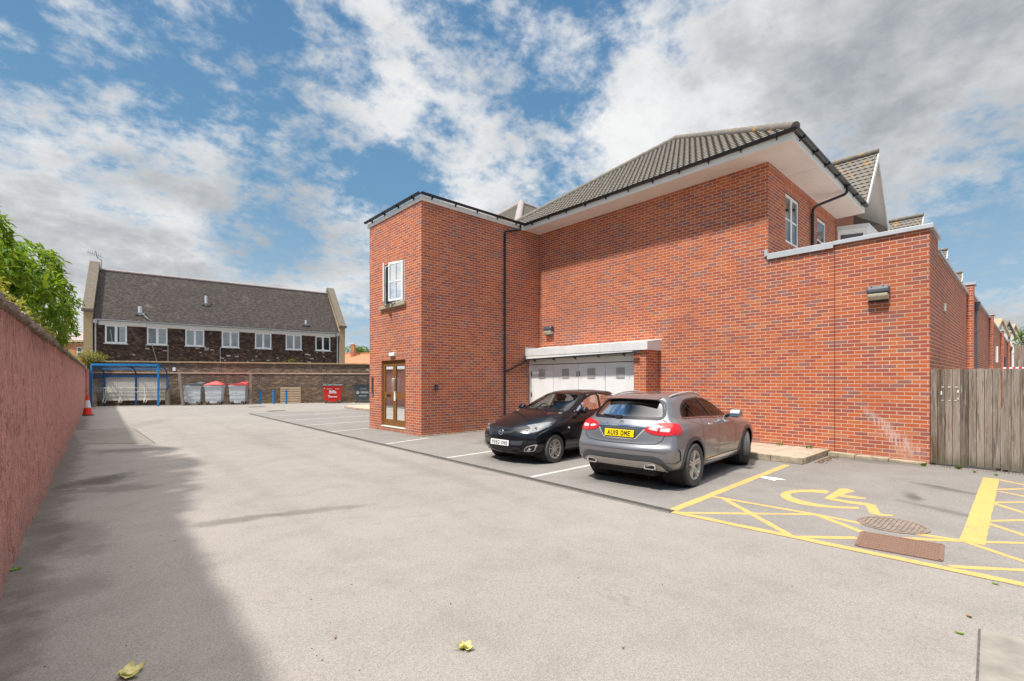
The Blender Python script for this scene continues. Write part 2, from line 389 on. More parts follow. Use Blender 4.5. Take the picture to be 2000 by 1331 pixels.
mat_bcoping = m_coping('old_wall_coping', (.26,.18,.10), (.46,.34,.20), .25)
mat_stone = m_coping('parapet_stone', (.085,.072,.058), (.19,.16,.125), .3)
mat_tanstone = m_coping('tan_stone', (.40,.29,.155), (.50,.37,.21), .08)
def m_pantile():
    q = G('concrete_pantile'); p = q.pos()
    col = q.mix(q.noise(p, 5, 6, .7), (.098,.088,.075), (.23,.21,.182))
    col = q.mix(q.math('MULTIPLY', q.step(q.noise(p, 26, 4, .7), .55, .68), .55), col, (.33,.30,.25))
    z = q.n('SeparateXYZ', {0: p}).outputs[0]
    lich = q.step(q.noise(p, 2.6, 6, .75), .56, .66)
    area = q.n('Attribute', attribute_name='lichen').outputs['Fac']
    col = q.mix(q.math('MULTIPLY', lich, area), col, (.50,.25,.045))
    return q.out(col, .9, q.bump(q.noise(p, 40, 4, .7), .5, .01), spec=.2)
mat_pantile = m_pantile()
mat_white_w = plain('white_woodwork', (.80,.79,.75), .45, var=.04, sc=3)
mat_upvc = plain('white_window_frame', (.86,.86,.84), .3, var=.02)
mat_soffit = plain('soffit_board', (.78,.70,.63), .6, var=.05, sc=2)
mat_lead = plain('lead_flashing', (.68,.675,.67), .5, var=.08, sc=3)
mat_copmetal = plain('metal_coping', (.50,.52,.54), .42, .25, var=.06, sc=2)
mat_black = plain('black_plastic', (.013,.014,.017), .35, var=.2)
mat_blackm = plain('matt_black', (.018,.018,.02), .7, var=.2)
mat_grey_p = plain('dark_grey_plastic', (.055,.065,.078), .42, var=.1)
mat_pipe_grey = plain('grey_downpipe', (.075,.085,.095), .4, var=.1)
mat_garage = plain('painted_door', (.82,.815,.81), .5, var=.05, sc=2)
mat_blue = plain('blue_paint', (.012,.20,.50), .38, var=.12)
mat_blued = plain('navy_paint', (.008,.09,.27), .4, var=.12)
mat_cream = plain('cream_panel', (.76,.74,.67), .5, var=.08, sc=2)
mat_galv = plain('galvanised_steel', (.58,.63,.67), .5, .12, var=.14, sc=8)
mat_galv2 = plain('galvanised_flashing', (.62,.66,.69), .4, .3, var=.1, sc=8)
mat_redlid = plain('red_plastic', (.62,.075,.065), .4, var=.1)
mat_greylid = plain('slate_lid', (.085,.105,.115), .5, var=.12)
mat_redbin = plain('bright_red_plastic', (.74,.018,.010), .38, var=.08)
mat_conered = plain('cone_red', (.80,.035,.022), .5, var=.12)
mat_conewhite = plain('cone_sleeve', (.72,.72,.70), .4, var=.06)
mat_rubber = plain('tyre_rubber', (.075,.072,.069), .8, var=.25, bump=.2)
mat_chrome = plain('chrome', (.75,.75,.76), .12, 1.0, var=.03)
mat_steel = plain('brushed_steel', (.62,.62,.63), .35, .5, var=.06)
mat_alloy = plain('wheel_alloy', (.56,.52,.475), .32, .35, var=.08)
mat_alloyd = plain('dark_wheel_recess', (.03,.03,.03), .5, .3, var=.1)
mat_rust = G('rusty_iron')
def _rust():
    q = mat_rust; p = q.pos()
    col = q.mix(q.noise(p, 18, 6, .75), (.13,.082,.062), (.26,.145,.10))
    return q.out(col, .85, q.bump(q.noise(p, 60, 4), .5, .004), .2)
mat_rust = _rust()
mat_rust_grey = plain('worn_iron_cover', (.20,.155,.125), .85, var=.3, sc=14, bump=.4)
mat_iron = plain('drain_iron', (.11,.098,.088), .7, .3, var=.35, sc=20)
def m_wood(name, a, b, dark, vert=True, sc=1.0):
    q = G(name); p = q.pos()
    s = (9*sc,9*sc,.55*sc) if vert else (.6*sc,.6*sc,9*sc)
    gr = q.noise(q.map(p, sc=s), 3.2, 7, .72, .6)
    fine = q.noise(q.map(p, sc=(s[0]*5,s[1]*5,s[2]*2)), 3, 3, .6)
    col = q.mix(q.ramp(gr, [(.38,0.0),(.62,1.0)]), a, b)
    col = q.mix(q.math('MULTIPLY', q.step(gr, .57, .68), .5), col, dark)
    col = q.mix(q.math('MULTIPLY', fine, .35), col, dark)
    kn = q.n('TexVoronoi', {'Vector': q.map(p, sc=(6,6,1.6)), 'Scale': 1.1}).outputs[0]
    col = q.mix(q.math('MULTIPLY', q.step(kn, .13, .05), .75), col, tuple(x*.5 for x in dark))
    if name == 'weathered_fence':
        yi = q.math('FLOOR', q.math('DIVIDE', q.math('SUBTRACT', 1.312, q.n('SeparateXYZ', {0: p}).outputs[1]), .112))
        wn_ = q.n('TexWhiteNoise', {'W': yi}, noise_dimensions='1D').outputs[0]
        col = q.mix(.42, col, q.mix(wn_, tuple(x*.45 for x in a), tuple(x*1.35 for x in b)))
        stn = q.noise(q.map(p, sc=(2,16,.9)), 1.6, 6, .7)
        col = q.mix(q.math('MULTIPLY', q.step(stn, .5, .62), .65), col, dark)
        col = q.mix(q.math('MULTIPLY', q.step(q.noise(q.map(p, loc=(4,4,4), sc=(2,20,1.3)), 1.8, 6, .7), .56, .68), .5), col, (.50,.45,.40))
        y = q.n('SeparateXYZ', {0: p}).outputs[1]
        z = q.n('SeparateXYZ', {0: p}).outputs[2]
        near = q.math('MULTIPLY', q.step(y, .75, 1.2), q.step(q.noise(q.map(p, sc=(3,7,.5)), 2, 4, .6), .42, .58))
        col = q.mix(q.math('MULTIPLY', near, .75), col, (.10,.045,.022))
        col = q.mix(q.math('MULTIPLY', q.step(z, .35, .02), .6), col, (.085,.085,.045))
    return q.out(col, .9, q.bump(gr, .5, .006), spec=.15)
mat_fence = m_wood('weathered_fence', (.155,.117,.09), (.37,.305,.25), (.065,.046,.035))
mat_post = m_wood('weathered_post', (.22,.18,.14), (.36,.31,.26), (.10,.08,.06))
mat_pallet = m_wood('pallet_wood', (.50,.36,.23), (.66,.52,.37), (.25,.17,.11), vert=False)
mat_door = m_wood('varnished_door', (.17,.075,.024), (.29,.135,.045), (.11,.045,.015))
def m_glass(name, tint, refl=1.0, rough=.0, dark=None):
    q = G(name)
    f = q.n('Fresnel', {'IOR': 1.52}).outputs[0]
    f = q.math('MULTIPLY', q.math('ADD', f, .03), refl, clamp=True)
    tr = q.n('BsdfTransparent', {'Color': (*tint, 1)}).outputs[0]
    gl = q.n('BsdfGlossy', {'Color': (1,1,1,1), 'Roughness': rough}).outputs[0]
    return q.out(sh=q.n('MixShader', {0: f, 1: tr, 2: gl}).outputs[0])
mat_glass = m_glass('window_glass', (.85,.89,.88), 1.1)
mat_cglass = m_glass('car_glass', (.93,.96,.94), .75)
mat_tint = m_glass('tinted_car_glass', (.10,.10,.11), .75)
mat_poly = m_glass('polycarbonate_sheet', (.86,.86,.84), 1.0, .2)
mat_oldglass = m_glass('house_glass', (.97,.99,.99), .8)
mat_blind = plain('window_blind', (.86,.90,.90), .7, var=.1)
mat_room = plain('dim_room', (.13,.125,.115), .9, var=.2)
mat_roomred = plain('red_curtain', (.16,.03,.025), .9, var=.3)
mat_roompale = plain('pale_wall', (.42,.42,.38), .9, var=.1)
def m_carpaint(name, col, metal, flake, dust=.08, spec=.5):
    q = G(name); p = q.coord()
    fl = q.n('SeparateColor', {0: q.n('TexVoronoi', {'Vector': p, 'Scale': 900}).outputs['Color']}).outputs[0]
    d = q.noise(p, 2.5, 6, .7)
    c = q.mix(q.math('MULTIPLY', fl, flake), col, tuple(min(1,x*2.2+.01) for x in col))
    c = q.mix(q.math('MULTIPLY', q.step(d, .45, .75), dust), c, (.22,.19,.16))
    r = q.math('ADD', .30, q.math('MULTIPLY', d, .12))
    return q.out(c, r, None, metal, coat=1.0, coat_r=.035, spec=spec)
mat_gpaint = m_carpaint('grey_metallic_paint', (.185,.185,.197), .6, .35)
mat_gdark = plain('grey_bumper_trim', (.095,.10,.108), .35, .5, var=.06)
mat_mpaint = m_carpaint('black_car_paint', (.005,.006,.009), .0, .10, .008, .08)
mat_mirror = plain('door_mirror_glass', (.30,.37,.37), .08, 1.0, var=.05)
mat_skid = plain('silver_bumper_plate', (.50,.465,.42), .4, .15, var=.08)
mat_trim = plain('gloss_black_trim', (.012,.012,.014), .2, var=.2)
mat_seam = plain('panel_gap', (.006,.006,.007), .7, var=.1)
mat_inside = plain('dark_car_interior', (.022,.022,.023), .8, var=.2)
mat_cloth = plain('seat_cloth', (.17,.165,.155), .9, var=.2)
mat_trimcream = plain('cream_car_trim', (.50,.50,.44), .8, var=.06)
mat_lampred = plain('red_lens', (.50,.010,.012), .22, var=.1, coat=.3)
mat_lampclear = plain('clear_lens', (.66,.60,.60), .15, .3, var=.2, sc=30, coat=1)
mat_headlamp = plain('headlamp_lens', (.11,.115,.125), .14, .3, var=.7, sc=22, coat=1)
mat_yplate = plain('yellow_plate', (.86,.62,.0), .35, var=.03)
mat_wplate = plain('white_plate', (.80,.80,.79), .35, var=.03)
mat_letter = plain('plate_lettering', (.01,.01,.011), .5, var=.1)
mat_whitesign = plain('white_sign', (.80,.81,.82), .5, var=.03)
mat_cable = plain('pale_cable', (.5,.48,.44), .6, var=.1)
mat_lampbody = plain('slate_lamp_body', (.075,.085,.10), .45, var=.12)
mat_lamplens = plain('lamp_diffuser', (.46,.42,.31), .25, var=.2, sc=12, coat=.5)
mat_bark = plain('bark', (.10,.075,.05), .9, var=.4, sc=14, bump=.6)
def m_leaf(name, stops, trans=.35):
    q = G(name); rnd = q.n('NewGeometry').outputs['Random Per Island']
    col = q.ramp(rnd, stops)
    col = q.mix(q.math('MULTIPLY', q.noise(q.coord(), 30, 3), .3), col, tuple(x*.55 for x in stops[0][1]))
    a = q.n('BsdfPrincipled', {'Base Color': col, 'Roughness': .42, 'Specular IOR Level': .4}).outputs[0]
    b = q.n('BsdfTranslucent', {'Color': q.mix(.5, col, (.35,.42,.02))}).outputs[0]
    return q.out(sh=q.n('MixShader', {0: trans, 1: a, 2: b}).outputs[0])
mat_leaf = m_leaf('broad_leaf', [(0,(.03,.085,.008)), (.30,(.10,.24,.010)), (.70,(.20,.39,.014)), (.93,(.27,.38,.02)), (1,(.40,.33,.035))])
mat_leaf2 = m_leaf('yellowing_leaf', [(0,(.10,.13,.015)), (.5,(.25,.24,.03)), (.85,(.42,.34,.06)), (1,(.42,.22,.07))])
mat_leaf3 = m_leaf('far_leaf', [(0,(.05,.12,.02)), (.6,(.10,.20,.03)), (1,(.17,.27,.05))])
mat_dryleaf = m_leaf('fallen_leaf', [(0,(.60,.54,.20)), (1,(.66,.60,.26))], .15)
mat_brownleaf = m_leaf('brown_leaf', [(0,(.28,.12,.04)), (1,(.33,.16,.06))], .1)
mat_clay = plain('orange_roof_tile', (.50,.17,.085), .85, var=.15, sc=3)
mat_vent = plain('vent_frame_grey', (.42,.41,.40), .6, var=.1)
mat_slate = plain('grey_slate', (.30,.25,.24), .8, var=.2)
mat_tape = plain('barrier_tape_red', (.6,.03,.03), .5)
# ---------------------------------------------------------------- sky and sun
def sky():
    w = bpy.data.worlds.new('World'); SC.world = w; w.use_nodes = True
    q = G('', w); d = q.n('TexCoord').outputs['Generated']
    ns = q.n('TexSky', sky_type='NISHITA', sun_disc=False, sun_elevation=SUN_EL, sun_rotation=SUN_ROT, altitude=20, air_density=1.0, dust_density=.6, ozone_density=2.0).outputs[0]
    s = q.n('SeparateXYZ', {0: d}); x, y, z = s.outputs
    zz = q.math('ADD', q.math('MAXIMUM', z, 0.0), .36)
    pl = q.n('CombineXYZ', {0: q.math('DIVIDE', x, zz), 1: q.math('DIVIDE', y, zz), 2: q.math('MULTIPLY', z, .6)}).outputs[0]
    n0 = q.noise(q.map(pl, loc=(2,6,1)), .9, 6, .5); n1 = q.noise(pl, 3.7, 9, .58, .25); n2 = q.noise(q.map(pl, loc=(3.3,1.7,.4)), 11, 7, .6, .2); n3 = q.noise(q.map(pl, loc=(9,4,2)), 2.3, 8, .56, .3)
    n4 = q.noise(q.map(pl, loc=(1,8,5)), 30, 5, .62)
    def lobes(L, base, k=1.0):
        """soft patches of cloud (or clear sky) at fixed places in the sky: the strongest of each sign wins"""
        up_, dn = None, None
        for (u, v, r, wt) in L:
            c = ray(u, v).normalized()
            dt = q.n('VectorMath', {0: d, 1: tuple(c)}, operation='DOT_PRODUCT').outputs[1]
            gg = q.n('MapRange', {0: dt, 1: math.cos(R(r*1.6)), 2: 1.0, 3: 0.0, 4: wt*k}, interpolation_type='SMOOTHSTEP').outputs[0]
            if wt > 0: up_ = gg if up_ is None else q.math('SMOOTH_MAX', up_, gg, .12)
            else: dn = gg if dn is None else q.math('SMOOTH_MIN', dn, gg, .12)
        acc = q.math('ADD', base, up_) if up_ else base
        return q.math('ADD', acc, dn) if dn else acc
    cov = lobes([(250,150,10,-.46),(90,130,8,-.40),(420,140,9,-.44),(560,250,9,-.44),(620,330,7,-.36),(760,345,6,-.42),(870,310,5,-.42),(1000,330,5,-.42),(1050,45,9,-.46),(930,5,8,-.34),(700,400,6,-.38),(510,445,6,-.42),(620,440,6,-.40),(690,165,5,-.28),(600,140,6,-.30),(700,640,5,-.36),(1900,480,6,-.42),(1960,320,6,-.36),(1990,420,5,-.3),(170,40,7,-.30),(420,100,5,-.22),(1110,330,5,-.34),(640,30,5,-.16),(1130,60,6,-.3),(1320,5,6,-.28),
                 (60,280,12,.40),(250,330,13,.44),(430,370,10,.38),(20,60,9,.30),(300,25,8,.34),(480,45,7,.28),(740,70,10,.36),(880,130,8,.32),(1000,190,8,.30),(650,215,4,.34),(720,228,4,.34),(800,240,4,.34),(945,335,6,.46),(1250,150,13,.36),(1550,130,19,.44),(1850,120,18,.44),(1800,400,14,.42),(300,480,15,.5),(560,500,10,.46),(80,450,11,.44),(1130,370,6,.3),(1950,590,9,.40),(690,560,7,.34),(1400,250,13,.38)], .43)
    dens = q.math('ADD', cov, q.math('MULTIPLY', q.math('SUBTRACT', n0, .5), .5))
    dens = q.math('ADD', dens, q.math('MULTIPLY', q.math('SUBTRACT', n1, .5), .95))
    dens = q.math('ADD', dens, q.math('MULTIPLY', q.math('SUBTRACT', n2, .5), .85))
    dens = q.math('ADD', dens, q.math('MULTIPLY', q.math('SUBTRACT', n4, .5), .45))
    a = q.step(dens, .30, .72)
    dk = lobes([(1900,240,12,.48),(1740,150,10,.36),(1560,60,9,.2),(1960,600,10,.36),(1800,560,9,.16),(200,390,8,.12),(90,440,9,.26),(300,480,10,.28),(470,520,10,.28),(630,560,8,.24),(1700,350,9,.20),(1450,190,9,.14),(1250,240,8,.08)], .12)
    dk = q.math('ADD', dk, q.math('MULTIPLY', q.math('SUBTRACT', n3, .5), 1.55))
    dk = q.math('ADD', dk, q.math('MULTIPLY', q.math('SUBTRACT', n2, .5), .8))
    dk = q.math('ADD', dk, q.math('MULTIPLY', q.math('SUBTRACT', n4, .5), .3))
    cl = q.ramp(dk, [(0.0,(6.3,6.32,6.35)), (.25,(5.4,5.48,5.55)), (.5,(4.0,4.15,4.3)), (.8,(2.8,3.0,3.2)), (1,(2.2,2.4,2.65))])
    blue = q.mix(.92, ns, q.ramp(z, [(0,(3.8,4.5,5.1)), (.12,(2.5,3.7,4.7)), (.35,(1.1,2.35,3.75)), (.8,(.42,1.3,2.8))]))
    col = q.mix(a, blue, cl)
    # bright patch added to the sky overhead, out of view, as fill light
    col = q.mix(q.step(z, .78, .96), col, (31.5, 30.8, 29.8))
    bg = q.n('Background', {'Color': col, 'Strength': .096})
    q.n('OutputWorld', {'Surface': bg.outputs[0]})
SUN_DIR = V((.555, .02, -1.0)).normalized()      # the way the light travels
SUN_EL = math.asin(-SUN_DIR.z); SUN_ROT = math.atan2(-SUN_DIR.x, -SUN_DIR.y)
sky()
sl = bpy.data.lights.new('sun', 'SUN'); so = bpy.data.objects.new('sun', sl); COL.objects.link(so)
sl.energy = 3.5; sl.angle = R(3.6); sl.color = (1, .95, .87)
so.rotation_euler = SUN_DIR.to_track_quat('-Z', 'Y').to_euler(); so.location = (0, 0, 30)
# ================================================================ ground and markings
m = M(); m.quad((-250,-250,0),(400,-250,0),(400,400,0),(-250,400,0)); single('car_park', m, mat_asphalt, kind='structure')
m = M(); m.flat([(5.75,-6,0),(15,-6,0),(15,1.2,0),(12.58,1.3,0),(12.58,12.3,0),(11.5,27.2,0),(6.2,27.2,0),(5.66,3.1,0)], .002); single('parking_bays', m, mat_asphalt2, kind='structure')
pp = [g(135,840), g(262,838), g(303,866), g(160,868)]
m = M(); m.flat(pp, .0025); single('tarmac_patch', m, mat_patch, kind='structure')
m = M()
for a, b in ((0,1),(1,2),(2,3)):
    m.bar(pp[a]+V((0,0,.003)), pp[b]+V((0,0,.003)), .025, .006)
single('patch_joint', m, mat_iron, kind='structure')
# concrete slab in the near corner
cs = [g(1915,1230), g(2080,1272), V((3.2,-.35,0)), g(1908,1400)]
m = M(); m.prism([p+V((0,0,-.02)) for p in cs], (0,0,.03)); single('concrete_slab', m, mat_concrete, kind='structure', bevel=.006)
m = M(); m.bar(cs[0]+V((-.012,0,.004)), cs[3]+V((-.012,0,.004)), .02, .008); single('slab_joint', m, mat_iron, kind='structure')

def strip(m, a, b, w, z=.009, jit=.006):
    a, b = V(a), V(b); d = b-a; L = d.length; d.normalize(); s = V((-d.y, d.x, 0)); n = max(2, int(L/.12)); k = len(m.v)
    for i in range(n+1):
        p = a + d*(L*i/n); p.z = z
        m.v += [p + s*(w/2+random.uniform(-jit,jit)), p - s*(w/2+random.uniform(-jit,jit))]
    m.f += [(k+2*i, k+2*i+1, k+2*i+3, k+2*i+2) for i in range(n)]
whites = [((6.58,27.2),(10.9,26.9)),((6.45,24.3),(10.75,24.0)),((6.25,21.2),(10.4,21.4)),((6.1,18.3),(10.2,18.6)),((6.0,15.5),(7.42,15.73)),((5.93,11.5),(7.47,11.9)),((5.86,8.57),(10.9,8.8)),((5.78,5.86),(10.72,5.95))]
for i, (a, b) in enumerate(whites):
    m = M(); strip(m, (*a,0), (*b,0), .09, .0045)
    single('bay_line', m, mat_white, ['worn white bay line farthest away, nearest the red bin','white bay line second from the far end of the drain','white bay line third from the far end of the drain','white bay line fourth from the far end, passing behind the tower','short white bay line ending at the far corner of the brick tower','white bay line ending at the near corner of the brick tower','white bay line running beneath the left side of the black car','white bay line between the black car and the grey car'][i], 'road marking', 'white lines between parking bays')
Y = lambda x, y: g(1280 + x/2.778, 860 + y/2.778)
m = M()
strip(m, g(1312,998), g(1537,909), .115, .0046); single('bay_line', m, mat_yellow, 'yellow bay line beside the grey car running up to the kerb', 'road marking', 'yellow painted lines')
m = M(); e = g(2000,1143); st = g(1306,999); strip(m, st, st + (e-st)*1.9, .11, .0052)
single('bay_line', m, mat_yellow, 'long yellow line along the front of the disabled bay', 'road marking', 'yellow painted lines')
m = M(); z = .0075
for i, P in enumerate([[(300,305),(870,405),(1128,455)], [(110,395),(870,405)], [(360,312),(725,515)], [(870,405),(1122,500)], [(740,527),(1095,532)], [(1345,535),(1680,549)], [(1410,510),(1672,548)]]):
    for a, b in zip(P, P[1:]): strip(m, Y(*a), Y(*b), .080, .0036+.0001*i)
single('hatching', m, mat_yellow, 'yellow crossed hatching between the drain and the rusty cover', 'road marking', 'yellow painted lines')
m = M(); strip(m, Y(1822,208), Y(1718,560), .195, .0050, .005); single('bay_line', m, mat_yellow, 'broad yellow bay line pointing at the timber fence', 'road marking', 'yellow painted lines')
m = M()
for i, P in enumerate([((1858,214),(2000,244)),((1850,269),(2000,265)),((1868,280),(2000,306)),((1830,340),(2000,338)),((1822,340),(2000,396)),((1792,440),(2000,437)),((1785,446),(2000,518)),((1762,554),(2000,560)),((1690,556),(2000,660)),((1600,688),(2000,708))]):
    a, b = Y(*P[0]), Y(*P[1]); strip(m, a, a+(b-a)*(2.2 if i < 9 else 2.0), .070, .0035+.0001*i)
single('hatching', m, mat_yellow, 'yellow zigzag hatching at the right edge beyond the broad bay line', 'road marking', 'yellow painted lines')
m = M()
for i, P in enumerate([
    [(920,272),(850,270),(760,272),(705,279),(678,295),(687,313),(720,330),(780,348),(850,359),(920,367),(1000,372),(1100,375),(1106,365),(1000,361),(930,356),(860,344),(790,328),(745,312),(730,298),(742,288),(790,283),(860,284),(930,291),(945,281)],
    [(1000,264),(1045,266),(1060,272),(1085,280),(1045,288),(1012,299),(966,318),(916,318),(942,300),(972,282)],
    [(1012,299),(1070,304),(1142,315),(1138,321),(1060,317),(998,307)],
    [(918,318),(965,318),(1060,333),(1150,343),(1195,355),(1215,390),(1225,402),(1290,408),(1288,416),(1215,411),(1165,401),(1150,375),(1138,356),(1060,346),(960,329)]]):
    m.flat([Y(*p) for p in P], .0040+.0002*i)
single('wheelchair_symbol', m, mat_yellow, 'yellow painted wheelchair symbol on the tarmac', 'road marking')
m = M(); m.flat([Y(*p) for p in [(568,202),(590,198),(640,203),(680,210),(712,218),(690,216),(655,214),(650,222),(600,210)]], .0040)
single('paint_splash', m, mat_whitesign, 'white paint splash beside the yellow line near the kerb', 'paint mark')
# drain channel
dr = thing('drain_channel', 'dark slotted drain channel running along the front of the parking bays', 'drain', (5.85,14.8,0))
a, b = V((5.60,3.08,0)), V((6.15,26.6,0))
m = M(); m.bar(a+V((0,0,.003)), b+V((0,0,.003)), .165, .012); part('concrete_edging', m, mat_patch, dr)
m = M(); d = (b-a).normalized(); s = V((-d.y,d.x,0))
m.bar(a+V((0,0,.006)), b+V((0,0,.006)), .10, .012); part('channel', m, mat_alloyd, dr)
m = M()
for sd in (-1,1): m.bar(a+s*.045*sd+V((0,0,.008)), b+s*.045*sd+V((0,0,.008)), .014, .013)
m.bar(a+V((0,0,.008)), b+V((0,0,.008)), .012, .013)
for i in range(520):
    p = a + d*(.03+i*.045); m.bar(p-s*.045+V((0,0,.008)), p+s*.045+V((0,0,.008)), .016, .0125)
part('grating', m, mat_iron, dr)
# round grate and rectangular cover
c = Y(1287,463); mc = thing('manhole_cover', 'round ribbed rusty manhole cover beside the wheelchair symbol', 'manhole cover', c)
m = M(); m.lathe([(.0,.007),(.30,.007),(.30,.012),(.335,.012),(.335,0)], c, n=40); part('frame', m, mat_rust_grey, mc)
m = M()
for i in range(-6, 7):
    L = math.sqrt(max(0, .285**2-(i*.044)**2)); 
    m.box(c.x-L, c.x+L, c.y+i*.044-.012, c.y+i*.044+.012, .006, .015)
part('ribs', m, mat_rust_grey, mc)
q4 = [Y(1125,503), Y(1557,573), Y(1550,660), Y(1092,577)]
cc = sum(q4, V())/4; mc = thing('inspection_cover', 'rectangular rusty iron cover on the yellow front line', 'manhole cover', cc)
m = M()
for i in range(4): m.bar(q4[i]+V((0,0,.005)), q4[(i+1)%4]+V((0,0,.005)), .035, .021)
part('frame', m, mat_rust, mc)
m = M()
for i in range(1, 26):
    for j in range(1, 13):
        if (i+j) % 2: continue
        t, u = i/26, j/13; p = (q4[0]*(1-t)+q4[1]*t)*(1-u)+(q4[3]*(1-t)+q4[2]*t)*u
        m.box(p.x-.013, p.x+.013, p.y-.006, p.y+.006, .012, .0175)
mt = M(); mt.prism([p+V((0,0,-.01)) for p in q4], (0,0,.0235)); m.add(mt.v, mt.f); part('cover', m, mat_rust, mc)
for (u, v, lab) in ((502,795,'dark drain grid on the tarmac in front of the blue bollards'), (540,803,'small dark drain grid on the tarmac beyond the bay lines')):
    p = g(u,v); dg_ = thing('drain_grid', lab, 'drain', p); m = M(); m.box(p.x-.45,p.x+.45,p.y-.3,p.y+.3,0,.010); part('frame', m, mat_rust, dg_)
    m = M()
    for i in range(-5, 6): m.box(p.x+i*.075-.02,p.x+i*.075+.02,p.y-.26,p.y+.26,.005,.014)
    part('bars', m, mat_iron, dg_)
# kerbs and paving
k = thing('paving_platform', 'raised paving slab platform with kerb along the wall beside the grey car', 'paving', (11.6,5.2,0))
m = M(); m.box(10.80,12.59,3.16,7.2,0,.125); part('paving', m, mat_paving, k)
m = M(); y = 3.04
while y < 7.2: m.box(10.68,10.80,y+.003,min(7.2,y+.60)-.003,0,.135); y += .6
x = 10.806
while x < 12.4: m.box(x+.003,min(12.59,x+.6)-.003,3.03,3.15,0,.135); x += .6
part('kerb', m, mat_kerb, k, bevel=.012)
m = M()
for x in (11.4,12.0):  m.box(x-.004,x+.004,3.16,7.2,.12,.1262)
for y in (3.75,4.35,4.95,5.55,6.15): m.box(10.8,12.59,y-.004,y+.004,.12,.1264)
part('slab_joints', m, mat_iron, k)
m = M(); y = 1.36
i = 0
while y < 3.0:
    h = .10 - .045*(3.0-y)/1.65
    m.box(12.36,12.58,y+.003,min(3.02,y+.58)-.003,0,h); y += .58
single('kerb_edging', m, mat_kerb, 'low sandy kerb edging along the foot of the red brick wall', 'kerb', bevel=.01)
# little kerbed island behind the tower
m = M(); isl = [V((11.75,28.3,0)),V((11.55,24.9,0)),V((11.9,24.4,0)),V((19,23.9,0)),V((19,28.8,0)),V((12.3,28.8,0))]
m.prism(isl, (0,0,.13)); single('paved_island', m, mat_paving, 'sandy kerbed island beyond the brick tower near the dark bin', 'paving', bevel=.02)
# fallen leaves
def leaf_shape(m, c, L, W, ang, lift=.01, curl=.02, lobes=0):
    c = V(c); dx = V((math.cos(ang), math.sin(ang), 0)); dy = V((-dx.y, dx.x, 0)); up = V((0,0,1)); n = 8; k = len(m.v)
    for i in range(n+1):
        t = i/n; w = W*math.sin(math.pi*min(1, t*.92+.06))**.8*(1+.22*math.sin(t*17+lobes))
        p = c + dx*(L*(t-.5)); z = lift + curl*(2*t-1)**2
        m.v += [p+dy*w+up*(z+curl*.9), p+up*z, p-dy*w+up*(z+curl*.6)]
    for i in range(n):
        a = k+3*i; m.f += [(a,a+1,a+4,a+3),(a+1,a+2,a+5,a+4)]
m = M(); p = g(908,1270)
for an, L in ((.3,.10),(1.3,.08),(-1.0,.085),(2.2,.07)):
    leaf_shape(m, p+V((math.cos(an)*.022,math.sin(an)*.022,0)), L*.75, .024, an, .006, .018, an)
m.tube([p+V((-.02,.01,.012)),p+V((-.075,.05,.02))], .0018, 5)
single('fallen_leaf', m, mat_dryleaf, 'curled yellow leaf lying on the tarmac in the middle foreground', 'leaf', 'leaves fallen on the car park', smooth=True)
m = M(); p = g(238,1325)
for an, L in ((.2,.13),(1.0,.11),(-.7,.10)): leaf_shape(m, p+V((math.cos(an)*.045,math.sin(an)*.045,0)), L, .03, an, .006, .02, an)
single('fallen_leaf', m, mat_dryleaf, 'yellow green leaf at the bottom edge in the wall shadow', 'leaf', 'leaves fallen on the car park', smooth=True)
for (u,v,mt,L,lab) in ((30,1114,mat_leaf,.09,'small green leaf at the foot of the pink wall'),(1944,1142,mat_leaf,.05,'small green leaf just below the long yellow line'),(1893,1206,mat_brownleaf,.045,'small brown leaf near the concrete slab'),(1874,1239,mat_leaf,.05,'small green leaf left of the concrete slab'),(1217,1268,mat_brownleaf,.02,'tiny brown leaf fragment on the pale tarmac'),(655,1248,mat_brownleaf,.025,'tiny dark leaf fragment left of the yellow leaf')):
    m = M(); leaf_shape(m, g(u,v), L, L*.28, random.uniform(0,3), .004, .008); single('fallen_leaf', m, mt, lab, 'leaf', 'leaves fallen on the car park', smooth=True)
m = M()
for i in range(140):
    x = 11.1+random.random()*1.2; y = 2.95-abs(random.gauss(0,.10)); leaf_shape(m, (x,y,0), random.uniform(.015,.04), .008, random.uniform(0,6), .006, .008)
for i in range(120):
    y = random.uniform(-.6,1.3); leaf_shape(m, (12.50-abs(random.gauss(0,.07)),y,0), random.uniform(.01,.03), .006, random.uniform(0,6), .005, .006)
single('leaf_litter', m, mat_brownleaf, 'brown leaf litter swept against the kerb and fence', 'leaf litter', kind='stuff')
m = M()
for i in range(60):
    u, v = random.uniform(0,2000), random.uniform(930,1331); p = g(u,v)
    if p.x < -.4 or p.x > 5.5: continue
    r = random.uniform(.002,.006); m.sphere((p.x,p.y,r*.5), r, 6, (1.3,.8,.7))
single('grit', m, mat_iron, 'dark grit scattered over the tarmac', 'grit', kind='stuff')
def weed(u, v, s, n, lab):
    c = g(u, v); m = M()
    for i in range(n):
        a = random.uniform(0,6.3); r = random.uniform(.01,s); h = random.uniform(.2,1)*s
        leaf_shape(m, c+V((math.cos(a)*r*.6,math.sin(a)*r*.6,h*.6)), random.uniform(.4,.8)*s, .16*s, a, .0, .25*s)
    single('weed', m, mat_leaf, lab, 'weed', 'weeds at the foot of the wall', smooth=True)
weed(1804,911,.07,26,'green weed at the corner of the brick wall beside the fence'); weed(1873,917,.07,30,'green weed growing under the middle of the timber gate'); weed(1904,924,.04,12,'tiny weed under the timber gate, right of the larger one'); weed(1945,930,.04,14,'tiny weed at the joint between the timber panels')
